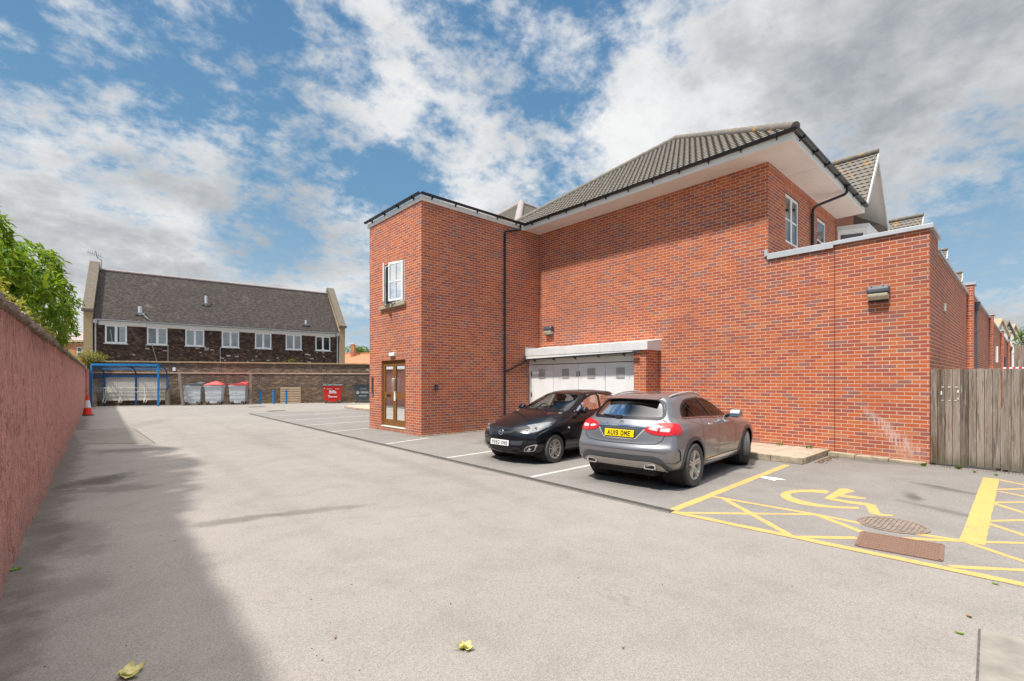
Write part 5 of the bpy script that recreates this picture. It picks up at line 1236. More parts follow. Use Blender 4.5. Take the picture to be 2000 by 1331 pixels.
c = wp(556,-.2,707); shrub('shrub', 'tiny twig growing on the boundary wall coping', (c.x,c.y,3.15), .2,.06,.1, 16, .08, mat_leaf2, 10)
# ================================================================ the old tile-hung house behind
O = V((.407,48.288,0)); o1 = V((18.69,46.395,0)); oe = (o1-O).normalized(); on = V((oe.y,-oe.x,0)); on = on if on.y < 0 else -on; LO = (o1-O).length
Q = lambda a, b, z: O+oe*a-on*b+up*z       # a along the front, b going back, z up
old = thing('tile_hung_house', 'long old house with dark steep roof, hung tiles and seven white windows', 'house', Q(9,4,0))
wins = [(.674,1.997),(3.249,4.585),(5.80,7.136),(8.411,9.735),(10.987,12.328),(13.542,14.935),(16.191,17.588)]
m = M(); wall(m, Q(0,0,0), oe, 0, LO, 0, 6.3, [(a,b,4.62,6.03) for a,b in wins], .06, on); wall(m, Q(0,8,0), oe, 0, LO, 0, 6.3, [], .1, -on); part('wall', m, mat_tilehung, old, uv=True)
RZ, RB = 10.98, 4.0; eZ = 6.46
m = M(); d1 = .25
m.quad(Q(0,-d1,eZ),Q(LO,-d1,eZ),Q(LO,RB,RZ),Q(0,RB,RZ)); m.quad(Q(LO,8+d1,eZ),Q(0,8+d1,eZ),Q(0,RB,RZ),Q(LO,RB,RZ))
ro = bpy.data.objects.new('roof', None); bpy.data.objects.remove(ro)
def uv_slope(o, a, s):
    me = o.data; l = me.uv_layers.new(name='UVMap').data; off = o.parent.location
    for p in me.polygons:
        for li in p.loop_indices:
            q = me.vertices[me.loops[li].vertex_index].co+off; l[li].uv = (q.dot(a), q.dot(s))
ro = part('roof', m, mat_plaintile, old); uv_slope(ro, oe, (Q(0,RB,RZ)-Q(0,-d1,eZ)).normalized())
m = M(); ridge(m, Q(0,RB,RZ), Q(LO,RB,RZ), .13, .45); part('ridge_tile', m, mat_clay if False else mat_slate, old, smooth=50)
m = M(); m.obox(Q(LO/2,-.02,6.22), oe, on, up, LO/2-.3, .05, .13); part('fascia', m, mat_white_w, old)
m = M(); m.obox(Q(LO/2,.0,6.06), oe, on, up, LO/2-.3, .02, .05); part('frieze_board', m, mat_soffit, old)
m = M(); gutter(m, Q(.1,-.33,6.42), Q(LO-.1,-.33,6.42), .07); part('gutter', m, mat_copmetal, old)
for i, (a, b) in enumerate(wins):
    fo = window(old, Q(a,0,4.62), oe, on, b-a, 1.41, 2, 1, .105, .03, .035, back=None, frame=mat_upvc, glass=mat_oldglass)
    m = M(); c0 = Q(a,.055,4.62)
    for kk in range(2):
        x0 = .085+(b-a-.17)*kk/2; x1 = .085+(b-a-.17)*(kk+1)/2
        open_ = (i == 0) or (i == 6); nb = 9
        for j in range(nb):
            if i == 0 and kk == 0: continue
            if i == 0 and j < 3: continue
            wd = (x1-x0)/nb; xx = x0+j*wd; tilt = .0 if not (i == 1 and kk == 0) else .02
            m.quad(c0+oe*xx-on*tilt, c0+oe*(xx+wd*(.93 if tilt == 0 else .55)), c0+oe*(xx+wd*(.93 if tilt == 0 else .55))+up*1.41, c0+oe*xx-on*tilt+up*1.41)
    if i != 6: part('blind', m, mat_blind, fo)
    m = M(); c1 = Q(a,.35,4.5); w_ = b-a; m.quad(c1-oe*.1, c1+oe*(w_+.1), c1+oe*(w_+.1)+up*1.7, c1-oe*.1+up*1.7); part('room', m, mat_room, fo)
    if i == 0:
        m = M(); m.bar(Q(a+.42,.2,4.7), Q(a+.30,.2,5.7), .05, .05); part('prop', m, mat_whitesign, fo)
    m = M(); m.obox(Q((a+b)/2,-.05,4.58), oe, on, up, (b-a)/2+.08, .07, .03); part('sill', m, mat_lead, fo)
# parapet gables at both ends
for (a0, a1, s_) in ((-.54,-.02,0),(LO+.02,LO+.56,1)):
    m = M(); A_ = lambda b, z: Q(a0, b, z)
    m.prism([A_(-.32,0), A_(-.32,7.0), A_(RB,RZ+.25), A_(8.32,7.0), A_(8.32,0)], oe*(a1-a0)); part('gable_wall', m, mat_tanstone, old)
    m = M(); e = oe*(a1-a0+.12); st_ = -oe*.06
    m.prism([A_(-.42,6.98)+st_, A_(-.42,7.18)+st_, A_(RB-.15,RZ+.62)+st_, A_(RB+.15,RZ+.62)+st_, A_(8.42,7.18)+st_, A_(8.42,6.98)+st_, A_(RB,RZ+.26)+st_], e); part('parapet_coping', m, mat_stone, old)
    m = M(); m.obox(Q((a0+a1)/2,-.42,7.05), oe, on, up, (a1-a0)/2+.1, .16, .12); part('kneeler', m, mat_stone, old, bevel=.03)
for a in (.12, LO-.12):
    m = M(); m.tube([Q(a,-.07,6.4),Q(a,-.07,0)], .055, 8); m.obox(Q(a,-.12,6.25), oe, on, up, .12, .12, .14); part('downpipe', m, mat_galv, old, smooth=40)
for (a, b) in ((4.62,4.60),(8.30,4.62)):
    m = M(); m.tube([Q(a,-.05,b),Q(a,-.05,2.6)], .025, 6); part('waste_pipe', m, mat_cable, old)
for (a, z, h, w) in ((2.80,7.08,.62,.13),(7.35,8.45,.78,.10),(15.4,7.08,.45,.10)):
    b = (z-eZ)/(RZ-eZ)*(RB+d1)-d1; m = M(); m.tube([Q(a,b,z-.1),Q(a,b,z+h)], w, 10); m.obox(Q(a,b-.12,z+.0), oe, (on-up*-.9).normalized(), (up+on*.9).normalized(), .34, .03, .10); part('roof_vent', m, mat_galv2, old, smooth=40)
m = M(); m.tube([Q(2.85,.25,7.25),Q(3.3,-.2,6.7),Q(3.7,-.1,6.45)], .018, 5); m.tube([Q(2.8,.4,7.05),Q(3.2,-.3,6.3),Q(3.9,-.06,3.2)], .018, 5); part('cable', m, mat_cable, old)
m = M(); m.tube([Q(.9,-.06,3.9),Q(1.9,-.06,2.9)], .03, 5); part('cable', m, mat_black, old)
m = M(); r = random.Random(2)
for i in range(26):
    a, z = r.uniform(2,17), r.uniform(3.1,4.5); m.obox(Q(a,-.012,z), oe, on, up, r.uniform(.05,.17), .008, .04)
part('bare_batten', m, mat_cable, old)
# aerial on the left gable
ap = Q(-.2,RB-.1,RZ+.6); t = thing('tv_aerial', 'thin television aerial on the gable top of the old house', 'aerial', ap); m = M(); m.tube([ap+oe*.35-up*.6,ap+oe*.35+up*.2,ap+oe*.1+up*.32,ap-oe*.05+up*.9], .025, 6); part('mast', m, mat_grey_p, t)
m = M(); m.tube([ap-oe*.55+up*.75,ap+oe*.45+up*.45], .015, 5)
for i in range(7):
    c = ap-oe*.5+up*.735+(oe*.9-up*.27)*(i/7); m.tube([c-up*.22+on*.12,c+up*.22-on*.12], .010, 4)
part('elements', m, mat_grey_p, t)
# orange brick house at the far left
p = at(156,700,62); ex = V((CA,-SA,0)); ey = V((SA,CA,0)); U = lambda a, b, z: V((p.x,p.y,0))+ex*a+ey*b+up*z; zf = lambda v: H+(V0-v)*62/F
oh = thing('orange_house', 'orange brick house glimpsed between the green tree and the old house', 'house', U(-2,4,0))
wa, wb = (149.5-156)*62/F, (160.5-156)*62/F
m = M(); wall(m, U(-8,0,0), ex, 0, 9.5, 0, zf(668), [(8+wa,8+wb,zf(698),zf(678))], .12, -ey); m.prism([U(-8,.01,0),U(-8,8,0),U(-8,8,zf(668)),U(-8,.01,zf(668))], -ex*.1); part('wall', m, mat_orange, oh, uv=True)
window(oh, U(wa,0,zf(698)), ex, -ey, wb-wa, zf(678)-zf(698), 1, 2, .09, .09, .08, back=mat_roompale)
m = M(); m.obox(U(-3.2,-.1,zf(667)), ex, ey, up, 4.9, .3, .12); m.obox(U(-3.2,-.05,zf(672)), ex, ey, up, 4.8, .15, .06); part('cornice', m, mat_tanstone, oh)
m = M()
for i in range(14): m.obox(U(-8+i*.7,-.2,zf(669.5)), ex, ey, up, .1, .1, .1)
part('bracket', m, mat_tanstone, oh)
m = M(); m.prism([U(-8,-.4,zf(666)),U(1.6,-.4,zf(666)),U(1.6,5,zf(640)),U(-8,5,zf(640))], ey*.2); part('roof', m, mat_slate, oh)
m = M(); m.box(0,0,0,0,0,0) if False else m.obox(U(.1,3.5,zf(640)), ex, ey, up, .62, .5, (zf(612)-zf(650))/2+.3); part('chimney', m, mat_orange, oh, uv=True)
m = M(); m.obox(U(.1,3.5,zf(611)), ex, ey, up, .78, .6, .18)
for dx in (-.3,.25): m.lathe([(.14,0),(.11,.55),(.13,.6)], U(.1+dx,3.5,zf(611)+.15), n=10)
part('chimney_pot', m, mat_tanstone, oh)
# orange roofed house at the right of the old house
dd = 66; p = at(700,711,dd); U = lambda a, b, z: V((p.x,p.y,0))+ex*a+ey*b+up*z; zf = lambda v, k=0: H+(V0-v)*(dd+k)/F
rh = thing('tiled_house', 'low house with orange tiled roof beyond the boundary wall', 'house', U(2,4,0))
m = M(); m.prism([U(-6,0,zf(712)),U(14,0,zf(712)),U(14,4,zf(691.5,4)),U(-6,4,zf(691.5,4))], ey*.1+up*-.1); m.prism([U(-6,4,zf(691.5,4)),U(14,4,zf(691.5,4)),U(14,8,zf(712)),U(-6,8,zf(712))], up*-.1); part('roof', m, mat_clay, rh)
m = M(); wall(m, U(-6,.3,0), ex, 0, 20, 0, zf(712), [], .1, -ey); m.prism([U(-5.9,.3,0),U(-5.9,7.7,0),U(-5.9,4,zf(692,4)-.2)], ex*.1); part('wall', m, mat_orange, rh, uv=True)
m = M(); m.tube([U(-6,4,zf(691.2,4)),U(14,4,zf(691.2,4))], .12, 8); part('ridge_tile', m, mat_clay, rh)
m = M(); m.obox(U(-1.85,3.2,zf(684,3)), ex, ey, up, .26, .3, .85); part('chimney', m, mat_orange, rh, uv=True); m = M(); m.obox(U(-1.85,3.2,zf(684,3)+.9), ex, ey, up, .32, .35, .07); part('chimney_cap', m, mat_lead, rh)
for (u, v, d_, s_, lab, sd) in ((689,690,95,2.0,'small round green tree over the orange roof, left of the pair',21),(706,691,98,2.0,'small round green tree over the orange roof, beside the brick tower',22)):
    c = at(u, v, d_); tree('tree', lab, (c.x,c.y,0), [(c.x,c.y,c.z,s_,s_,s_*.75),(c.x+ex.x*1.2,c.y+ex.y*1.2,c.z-.6,s_*.8,s_*.8,s_*.6)], 1600, .45, mat_leaf3, c.z-2, .2, sd, 5, 'trees in the distance')
c = at(1999,664,60); tree('tree', 'green tree at the right edge beyond the far fence', (c.x,c.y,0), [(c.x,c.y,c.z-.4,1.0,1.0,1.0),(c.x+CA*1.2,c.y-SA*1.2,c.z+.4,1.4,1.4,1.5),(c.x+CA*1.0,c.y-SA*1.0,c.z-1.8,1.5,1.4,1.2)], 3500, .26, mat_leaf3, c.z-2.5, .2, 23, 6, 'trees in the distance')
# ================================================================ cars
def interp(L, x):
    """smooth interpolation through (x, value) pairs"""
    if x <= L[0][0]: return L[0][1]
    for i in range(len(L)-1):
        (x0,a),(x1,b) = L[i], L[i+1]
        if x <= x1:
            t = (x-x0)/(x1-x0)
            m0 = (b-L[i-1][1])/(x1-L[i-1][0])*(x1-x0) if i > 0 else b-a
            m1 = (L[i+2][1]-a)/(L[i+2][0]-x0)*(x1-x0) if i+2 < len(L) else b-a
            return (2*t**3-3*t*t+1)*a+(t**3-2*t*t+t)*m0+(-2*t**3+3*t*t)*b+(t**3-t*t)*m1
    return L[-1][1]
NT = 11; FS = (0, .40, .74, .92)
def ring(xr, zr, xf, zf, side, pr=2.6, pf=2.6):
    ys = [(s[0], s[1]) for s in side]; zs = [(s[0], s[2]) for s in side]; x0, x1 = side[0][0], side[-1][0]; out = []
    for f in FS: out.append((xr+(x0-xr)*f**pr, side[0][1]*f, zr+(side[0][2]-zr)*f*f))
    for i in range(NT):
        x = x0+(x1-x0)*i/(NT-1); out.append((x, interp(ys,x), interp(zs,x)))
    for f in FS[::-1]: out.append((xf+(x1-xf)*f**pf, side[-1][1]*f, zf+(side[-1][2]-zf)*f*f))
    return out
def centre(pts):
    n = len(FS)*2+NT; x0, x1 = pts[0][0], pts[-1][0]; zs = pts
    return [(x0+(x1-x0)*i/(n-1), 0, interp(zs, x0+(x1-x0)*i/(n-1))) for i in range(n)]
def build_body(rings, levels=3):
    bm = bmesh.new(); n = len(rings[0]); grid = {}
    for r_, rg in enumerate(rings):
        for i, (x,y,z) in enumerate(rg):
            y = max(0, y)
            a = bm.verts.new((x,y,z)); grid[(r_,i,1)] = a
            grid[(r_,i,-1)] = a if y < 1e-6 else bm.verts.new((x,-y,z))
    for r_ in range(len(rings)-1):
        for i in range(n-1):
            for s in (1,-1):
                q = [grid[(r_,i,s)], grid[(r_,i+1,s)], grid[(r_+1,i+1,s)], grid[(r_+1,i,s)]]; u = []
                for v in q:
                    if v not in u: u.append(v)
                if len(u) < 3: continue
                try: bm.faces.new(u if s > 0 else u[::-1])
                except ValueError: pass
    bmesh.ops.recalc_face_normals(bm, faces=bm.faces)
    me = bpy.data.meshes.new('cage'); bm.to_mesh(me); bm.free()
    ob = bpy.data.objects.new('cage', me); COL.objects.link(ob); md = ob.modifiers.new('s','SUBSURF'); md.levels = md.render_levels = levels
    dg = bpy.context.evaluated_depsgraph_get(); m2 = bpy.data.meshes.new_from_object(ob.evaluated_get(dg)); bpy.data.objects.remove(ob); bpy.data.meshes.remove(me)
    bm = bmesh.new(); bm.from_mesh(m2); bpy.data.meshes.remove(m2); bmesh.ops.recalc_face_normals(bm, faces=bm.faces); return bm
def inside(p, poly):
    c = False; n = len(poly); x, y = p
    for i in range(n):
        (x0,y0),(x1,y1) = poly[i], poly[(i+1)%n]
        if (y0 > y) != (y1 > y) and x < (x1-x0)*(y-y0)/(y1-y0)+x0: c = not c
    return c
def nearest(p, poly):
    best = None; p = V((*p,0))
    for i in range(len(poly)):
        a, b = V((*poly[i],0)), V((*poly[(i+1)%len(poly)],0)); d = b-a; t = max(0, min(1, (p-a).dot(d)/max(1e-9,d.length_squared))); q = a+d*t; e = (q-p).length
        if best is None or e < best[0]: best = (e, q)
    return best[1]
def smooth_poly(P, n=6):
    """rounded closed outline through the corners (quadratic corners)"""
    out = []; N = len(P)
    for i in range(N):
        a, b, c = V((*P[i-1],0)), V((*P[i],0)), V((*P[(i+1)%N],0)); e = min((a-b).length, (c-b).length)*.32
        s, t = b+(a-b).normalized()*e, b+(c-b).normalized()*e
        for k in range(n+1):
            u = k/n; q = s*(1-u)**2+b*2*u*(1-u)+t*u*u; out.append((q.x, q.y))
    return out
def dense(P, L=.03):
    out = []
    for i in range(len(P)):
        a, b = P[i], P[(i+1)%len(P)]; n = max(1, int(math.hypot(b[0]-a[0], b[1]-a[1])/L))
        out += [(a[0]+(b[0]-a[0])*k/n, a[1]+(b[1]-a[1])*k/n) for k in range(n)]
    return out
class Car:
    def __init__(s, root, rings, wheel_x, wr, arch, levels=3):
        s.root = root; s.bm = build_body(rings, levels); s.bvh = BVHTree.FromBMesh(s.bm); s.arch = arch
    VIEWS = {'L': (0,2,1,V((0,-1,0))), 'R': (0,2,1,V((0,1,0))), 'B': (1,2,0,V((1,0,0))), 'F': (1,2,0,V((-1,0,0))), 'T': (0,1,2,V((0,0,-1)))}
    def hit(s, p, d):
        loc, nr, i, ds = s.bvh.ray_cast(p-d*4, d)
        if loc is None: loc, nr, i, ds = s.bvh.find_nearest(p)
        return loc, nr
    def pt(s, view, uv):
        i, j, k, d = s.VIEWS[view]; p = [0,0,0]; p[i], p[j] = uv; p[k] = {'L':.8,'R':-.8,'B':-.8,'F':3.2,'T':1.2}[view]; return s.hit(V(p), d)
    def cut(s, view, poly):
        """opens the body inside an outline seen from one side; the edge is pulled onto the outline"""
        i, j, k, d = s.VIEWS[view]; dele = [f for f in s.bm.faces if f.normal.dot(d) < -.12 and inside((f.calc_center_median()[i], f.calc_center_median()[j]), poly)]
        ds = set(dele); bd = {v for f in dele for v in f.verts if any(g_ not in ds for g_ in v.link_faces)}
        bmesh.ops.delete(s.bm, geom=dele, context='FACES')
        for v in bd:
            if v.is_valid:
                q = nearest((v.co[i], v.co[j]), poly)
                if (q-V((v.co[i],v.co[j],0))).length < .09: v.co[i], v.co[j] = q.x, q.y
    def arches(s, xs, r, z, ymin):
        for x in xs:
            dele = [f for f in s.bm.faces if abs(f.calc_center_median().y) > ymin and math.hypot(f.calc_center_median().x-x, f.calc_center_median().z-z) < r]
            ds = set(dele); bd = {v for f in dele for v in f.verts if any(g_ not in ds for g_ in v.link_faces)}
            bmesh.ops.delete(s.bm, geom=dele, context='FACES')
            for v in bd:
                if v.is_valid and abs(v.co.y) > ymin:
                    dx, dz = v.co.x-x, v.co.z-z; L = math.hypot(dx, dz)
                    if abs(L-r) < .09: v.co.x, v.co.z = x+dx*r/L, z+dz*r/L
    def finish(s, mat):
        me = bpy.data.meshes.new('body'); s.bm.to_mesh(me); s.bm.free(); me.materials.append(mat)
        for p in me.polygons: p.use_smooth = True
        o = bpy.data.objects.new('body', me); COL.objects.link(o); o.parent = s.root; s.body = o; return o
    def panel(s, name, view, poly, mat, off=.004, parent=None, res=.035, edge=.0, thick=.0):
        P = dense(poly, res); bb = [min(p[0] for p in P), max(p[0] for p in P), min(p[1] for p in P), max(p[1] for p in P)]
        pts = list(P); x = bb[0]+res*.5
        while x < bb[1]:
            y = bb[2]+res*.5
            while y < bb[3]:
                if inside((x,y), P) and (nearest((x,y),P)-V((x,y,0))).length > res*.4: pts.append((x,y))
                y += res
            x += res
        n = len(P); r_ = geometry.delaunay_2d_cdt([V(p).to_2d() if len(p) == 3 else V((*p,0)).to_2d() for p in pts], [(i,(i+1)%n) for i in range(n)], [], 1, 1e-6)
        m = M(); vs = []
        for p in r_[0]:
            loc, nr = s.pt(view, (p.x,p.y)); d = s.VIEWS[view][3]
            if nr.dot(d) > 0: nr = -nr
            vs.append(loc+nr*off)
        m.add(vs, [tuple(f) for f in r_[2]]); return part(name, m, mat, parent or s.root, local=True, smooth=True)
    def band(s, m, view, pts, w, off=.004, closed=False, taper=False):
        """a strip following the body along a line seen from one side"""
        Q = [V((*p,0)) for p in pts]; E = []
        nn = len(Q)
        for a in range(nn if closed else nn-1):
            p, q = Q[a], Q[(a+1)%nn]; k = max(1, int((q-p).length/.025)); E += [p+(q-p)*(t/k) for t in range(k)]
        if not closed: E.append(Q[-1])
        k0 = len(m.v); N = len(E); d = s.VIEWS[view][3]
        for a in range(N):
            t = (E[(a+1)%N]-E[a-1]) if closed else (E[min(a+1,N-1)]-E[max(a-1,0)]); t.normalize(); nrm = V((-t.y,t.x,0)); ww = w*(math.sin(math.pi*(a+.5)/N)**.5 if taper else 1)
            for sd in (-.5,.5):
                q = E[a]+nrm*ww*sd; loc, nr = s.pt(view, (q.x,q.y))
                if nr.dot(d) > 0: nr = -nr
                m.v.append(loc+nr*off)
        for a in range(N if closed else N-1):
            b = (a+1)%N; m.f.append((k0+2*a,k0+2*a+1,k0+2*b+1,k0+2*b))
        return m
    def bandpart(s, name, view, pts, w, mat, off=.004, closed=False, parent=None, taper=False):
        return part(name, s.band(M(), view, pts, w, off, closed, taper), mat, parent or s.root, local=True, smooth=True)
    def side(s, fn):
        for v_, sg in (('L',1),('R',-1)): fn(v_, sg)
def wheel(root, c, sg, r, w, rim_r, kind, steer=0.0):
    """tyre with rim and spokes; sg = +1 left side of the car, -1 right"""
    c = V(c); ax = V((math.sin(-steer)*sg if False else -math.sin(steer)*sg*1.0, math.cos(steer)*sg, 0)); ax = V((-math.sin(steer), math.cos(steer), 0))*sg
    m = M(); h = w/2
    prof = [(rim_r,-h*.82),(rim_r+.012,-h*.95),(r*.93,-h),(r*.985,-h*.86)]
    for gq in (-.5,-.17,.17,.5): prof += [(r,h*(gq-.13)),(r-.007,h*(gq-.10)),(r-.007,h*(gq-.04)),(r,h*(gq-.01))]
    prof += [(r*.985,h*.86),(r*.93,h),(rim_r+.012,h*.95),(rim_r,h*.82)]
    m.lathe(prof, c, ax, 48); t = part('wheel', m, mat_rubber, root, local=True, smooth=35)
    m = M(); m.lathe([(rim_r,h*.86),(rim_r-.012,h*.88),(rim_r-.022,h*.72),(rim_r-.03,h*.3),(rim_r-.03,-h*.8)], c, ax, 40); 
    f = V((0,0,1)).cross(ax).normalized(); u = V((0,0,1))
    def spoke(a0, a1, w0, w1, d0=.62, d1=.80, th=.022):
        e0 = f*math.cos(a0)+u*math.sin(a0); e1 = f*math.cos(a1)+u*math.sin(a1); p = c+e0*.05+ax*h*d0; q = c+e1*(rim_r-.012)+ax*h*d1
        dd = (q-p).normalized(); sd = dd.cross(ax).normalized(); k = len(m.v)
        for (b, ww) in ((p,w0),(q,w1)): m.v += [b-sd*ww-ax*th, b-sd*ww*.7+ax*th*.4, b+sd*ww*.7+ax*th*.4, b+sd*ww-ax*th]
        m.f += [(k,k+1,k+5,k+4),(k+1,k+2,k+6,k+5),(k+2,k+3,k+7,k+6),(k+3,k,k+4,k+7)]
    for i in range(5):
        a = 2*math.pi*i/5+math.pi/2
        if kind == 'star':
            for dl in (-1,1): spoke(a+dl*.30, a+dl*.115, .017, .020)
        else:
            for dl in (-1,1): spoke(a+dl*.34, a+dl*.20, .016, .014)
    m.lathe([(.075,h*.45),(.07,h*.66),(.035,h*.70),(0,h*.70)], c, ax, 20); part('rim', m, mat_alloy, t, local=True, smooth=35)
    m = M(); m.lathe([(rim_r-.03,h*.25),(0,h*.22)], c, ax, 30); m.lathe([(rim_r-.03,-h*.7),(0,-h*.7)], c, ax, 24); part('wheel_recess', m, mat_alloyd, t, local=True)
    m = M(); m.lathe([(rim_r*.72,h*.30),(rim_r*.72,h*.34),(rim_r*.3,h*.36),(0,h*.36)], c, ax, 30); part('brake_disc', m, mat_steel, t, local=True, smooth=35)
    return t
def mirror_prism(m, prof, y0, y1, sg): return m.prism([V((x, sg*y0, z)) for x, z in prof], (0, sg*(y1-y0), 0))
def seats(root, xs, y, zseat, mt):
    for x in xs:
        for sg in (1,-1):
            m = M(); m.obox((x,sg*y,zseat), (1,0,0),(0,1,0),(0,0,1), .25,.24,.07); bk = V((-.22,0,1)).normalized()
            m.obox((x-.28,sg*y,zseat+.32), V((1,0,.22)).normalized(),(0,1,0), bk, .06,.23,.30, 1, .85); m.obox((x-.37,sg*y,zseat+.70), V((1,0,.22)).normalized(),(0,1,0), bk, .045,.12,.085)
            part('seat', m, mt, root, bevel=.03, local=True)
GLYPH = {'A': [[(0,0),(.5,1),(1,0)],[(.2,.32),(.8,.32)]], 'U': [[(0,1),(0,.2),(.25,0),(.75,0),(1,.2),(1,1)]], '1': [[(.5,0),(.5,1)]],
 '9': [[(.1,0),(.75,0),(1,.2),(1,.8),(.75,1),(.25,1),(0,.8),(0,.62),(.25,.43),(1,.43)]], 'D': [[(0,0),(0,1),(.65,1),(1,.75),(1,.25),(.65,0),(0,0)]], 'M': [[(0,0),(0,1),(.5,.4),(1,1),(1,0)]],
 'E': [[(1,1),(0,1),(0,0),(1,0)],[(0,.52),(.85,.52)]], 'Y': [[(0,1),(.5,.48),(1,1)],[(.5,.48),(.5,0)]], '6': [[(.9,1),(.25,1),(0,.8),(0,.2),(.25,0),(.75,0),(1,.2),(1,.38),(.75,.56),(0,.56)]],
 '2': [[(0,.8),(.25,1),(.75,1),(1,.8),(1,.6),(0,0),(1,0)]], 'X': [[(0,0),(1,1)],[(0,1),(1,0)]], 'H': [[(0,0),(0,1)],[(1,0),(1,1)],[(0,.52),(1,.52)]], 'G': [[(1,.8),(.75,1),(.25,1),(0,.8),(0,.2),(.25,0),(1,0),(1,.45),(.55,.45)]]}
def plate(root, o, ex, ey, w, h, mat, txt, size):
    ex, ey = V(ex).normalized(), V(ey).normalized(); ez = ex.cross(ey); m = M(); m.obox(V(o), ex, ey, ez, w/2, h/2, .006); p = part('number_plate', m, mat, root, bevel=.004, local=True)
    m = M(); tw = sum(.033 if ch == ' ' else (.014 if ch == '1' else .050)+.011 for ch in txt)-.011; x = -tw/2; st_ = .0135
    for ch in txt:
        if ch == ' ': x += .033; continue
        cw = .014 if ch == '1' else .050
        for line in GLYPH[ch]:
            P = [V((x+st_/2+max(0,cw-st_)*a_, -.0395+st_/2+(.079-st_)*b_, 0)) for a_, b_ in line]
            for s0, s1 in zip(P, P[1:]): e = (s1-s0).normalized()*st_*.42; m.bar(s0-e, s1+e, st_, .0012)
        x += cw+.011
    place(m, V(o)+ez*.0072, ex, ey); part('lettering', m, mat_letter, p, local=True); return p

# ---------------------------------------------------------------- the grey crossover, seen from behind
gla = thing('parked_car', 'metallic grey crossover seen from behind with yellow number plate, front wheels turned', 'car', (7.135,4.467,0), 'cars parked in the bays', R(4.76))
rg = [centre([(-.55,.24),(1.3,.21),(3.2,.22)]),
 ring(-.62,.29,3.30,.22,[(-.52,.66,.28),(1.3,.74,.22),(3.1,.68,.22)]),
 ring(-.76,.325,3.44,.26,[(-.62,.81,.31),(0,.865,.27),(2.7,.865,.27),(3.2,.80,.26)]),
 ring(-.855,.40,3.52,.38,[(-.69,.865,.40),(0,.893,.40),(1.35,.885,.40),(2.7,.893,.40),(3.25,.84,.40)]),
 ring(-.895,.55,3.55,.52,[(-.71,.88,.55),(0,.905,.55),(1.35,.890,.55),(2.7,.905,.55),(3.28,.85,.54)]),
 ring(-.895,.655,3.55,.64,[(-.71,.88,.665),(0,.905,.66),(1.35,.888,.66),(2.7,.905,.66),(3.28,.85,.65)]),
 ring(-.835,.70,3.54,.72,[(-.67,.872,.72),(0,.904,.75),(1.35,.893,.75),(2.7,.90,.74),(3.26,.85,.72)]),
 ring(-.815,.86,3.50,.80,[(-.63,.862,.88),(0,.897,.90),(1.35,.897,.87),(2.7,.892,.86),(3.22,.83,.80)]),
 ring(-.785,.975,3.42,.87,[(-.58,.832,.985),(0,.870,.99),(1.35,.888,.945),(2.6,.865,.915),(3.12,.77,.87)]),
 ring(-.735,1.035,3.25,.935,[(-.54,.775,1.045),(0,.825,1.045),(1.35,.858,.99),(2.4,.825,.955),(2.98,.70,.925)]),
 ring(-.715,1.065,2.75,1.0,[(-.52,.735,1.075),(0,.795,1.07),(1.35,.835,1.015),(2.2,.79,.985),(2.7,.66,.98)]),
 ring(-.685,1.095,2.22,1.06,[(-.49,.70,1.10),(0,.768,1.095),(1.0,.812,1.045),(1.75,.78,1.03),(2.02,.67,1.045)]),
 ring(-.575,1.26,1.78,1.27,[(-.36,.615,1.27),(.2,.692,1.27),(.9,.722,1.26),(1.4,.705,1.25),(1.62,.59,1.26)]),
 ring(-.50,1.395,1.36,1.42,[(-.24,.545,1.405),(.3,.60,1.425),(.7,.615,1.43),(1.05,.595,1.42),(1.2,.51,1.415)]),
 ring(-.42,1.435,1.25,1.455,[(-.16,.47,1.45),(.4,.53,1.475),(.8,.53,1.478),(1.1,.46,1.455)]),
 ring(-.2,1.465,1.1,1.48,[(-.05,.25,1.475),(.5,.30,1.497),(.95,.25,1.487)]),
 centre([(-.12,1.468),(.5,1.50),(1.0,1.488)])]
c = Car(gla, rg, (0,2.70), .346, None)
dloL = smooth_poly([(-.16,1.105),(-.02,1.27),(.20,1.365),(.58,1.395),(.98,1.375),(1.30,1.29),(1.60,1.15),(1.78,1.045),(1.2,1.065),(.5,1.095)], 4)
rearG = smooth_poly([(-.635,1.10),(.635,1.10),(.53,1.365),(0,1.385),(-.53,1.365)], 4)
frontG = smooth_poly([(-.66,1.075),(.66,1.075),(.52,1.40),(0,1.42),(-.52,1.40)], 4)
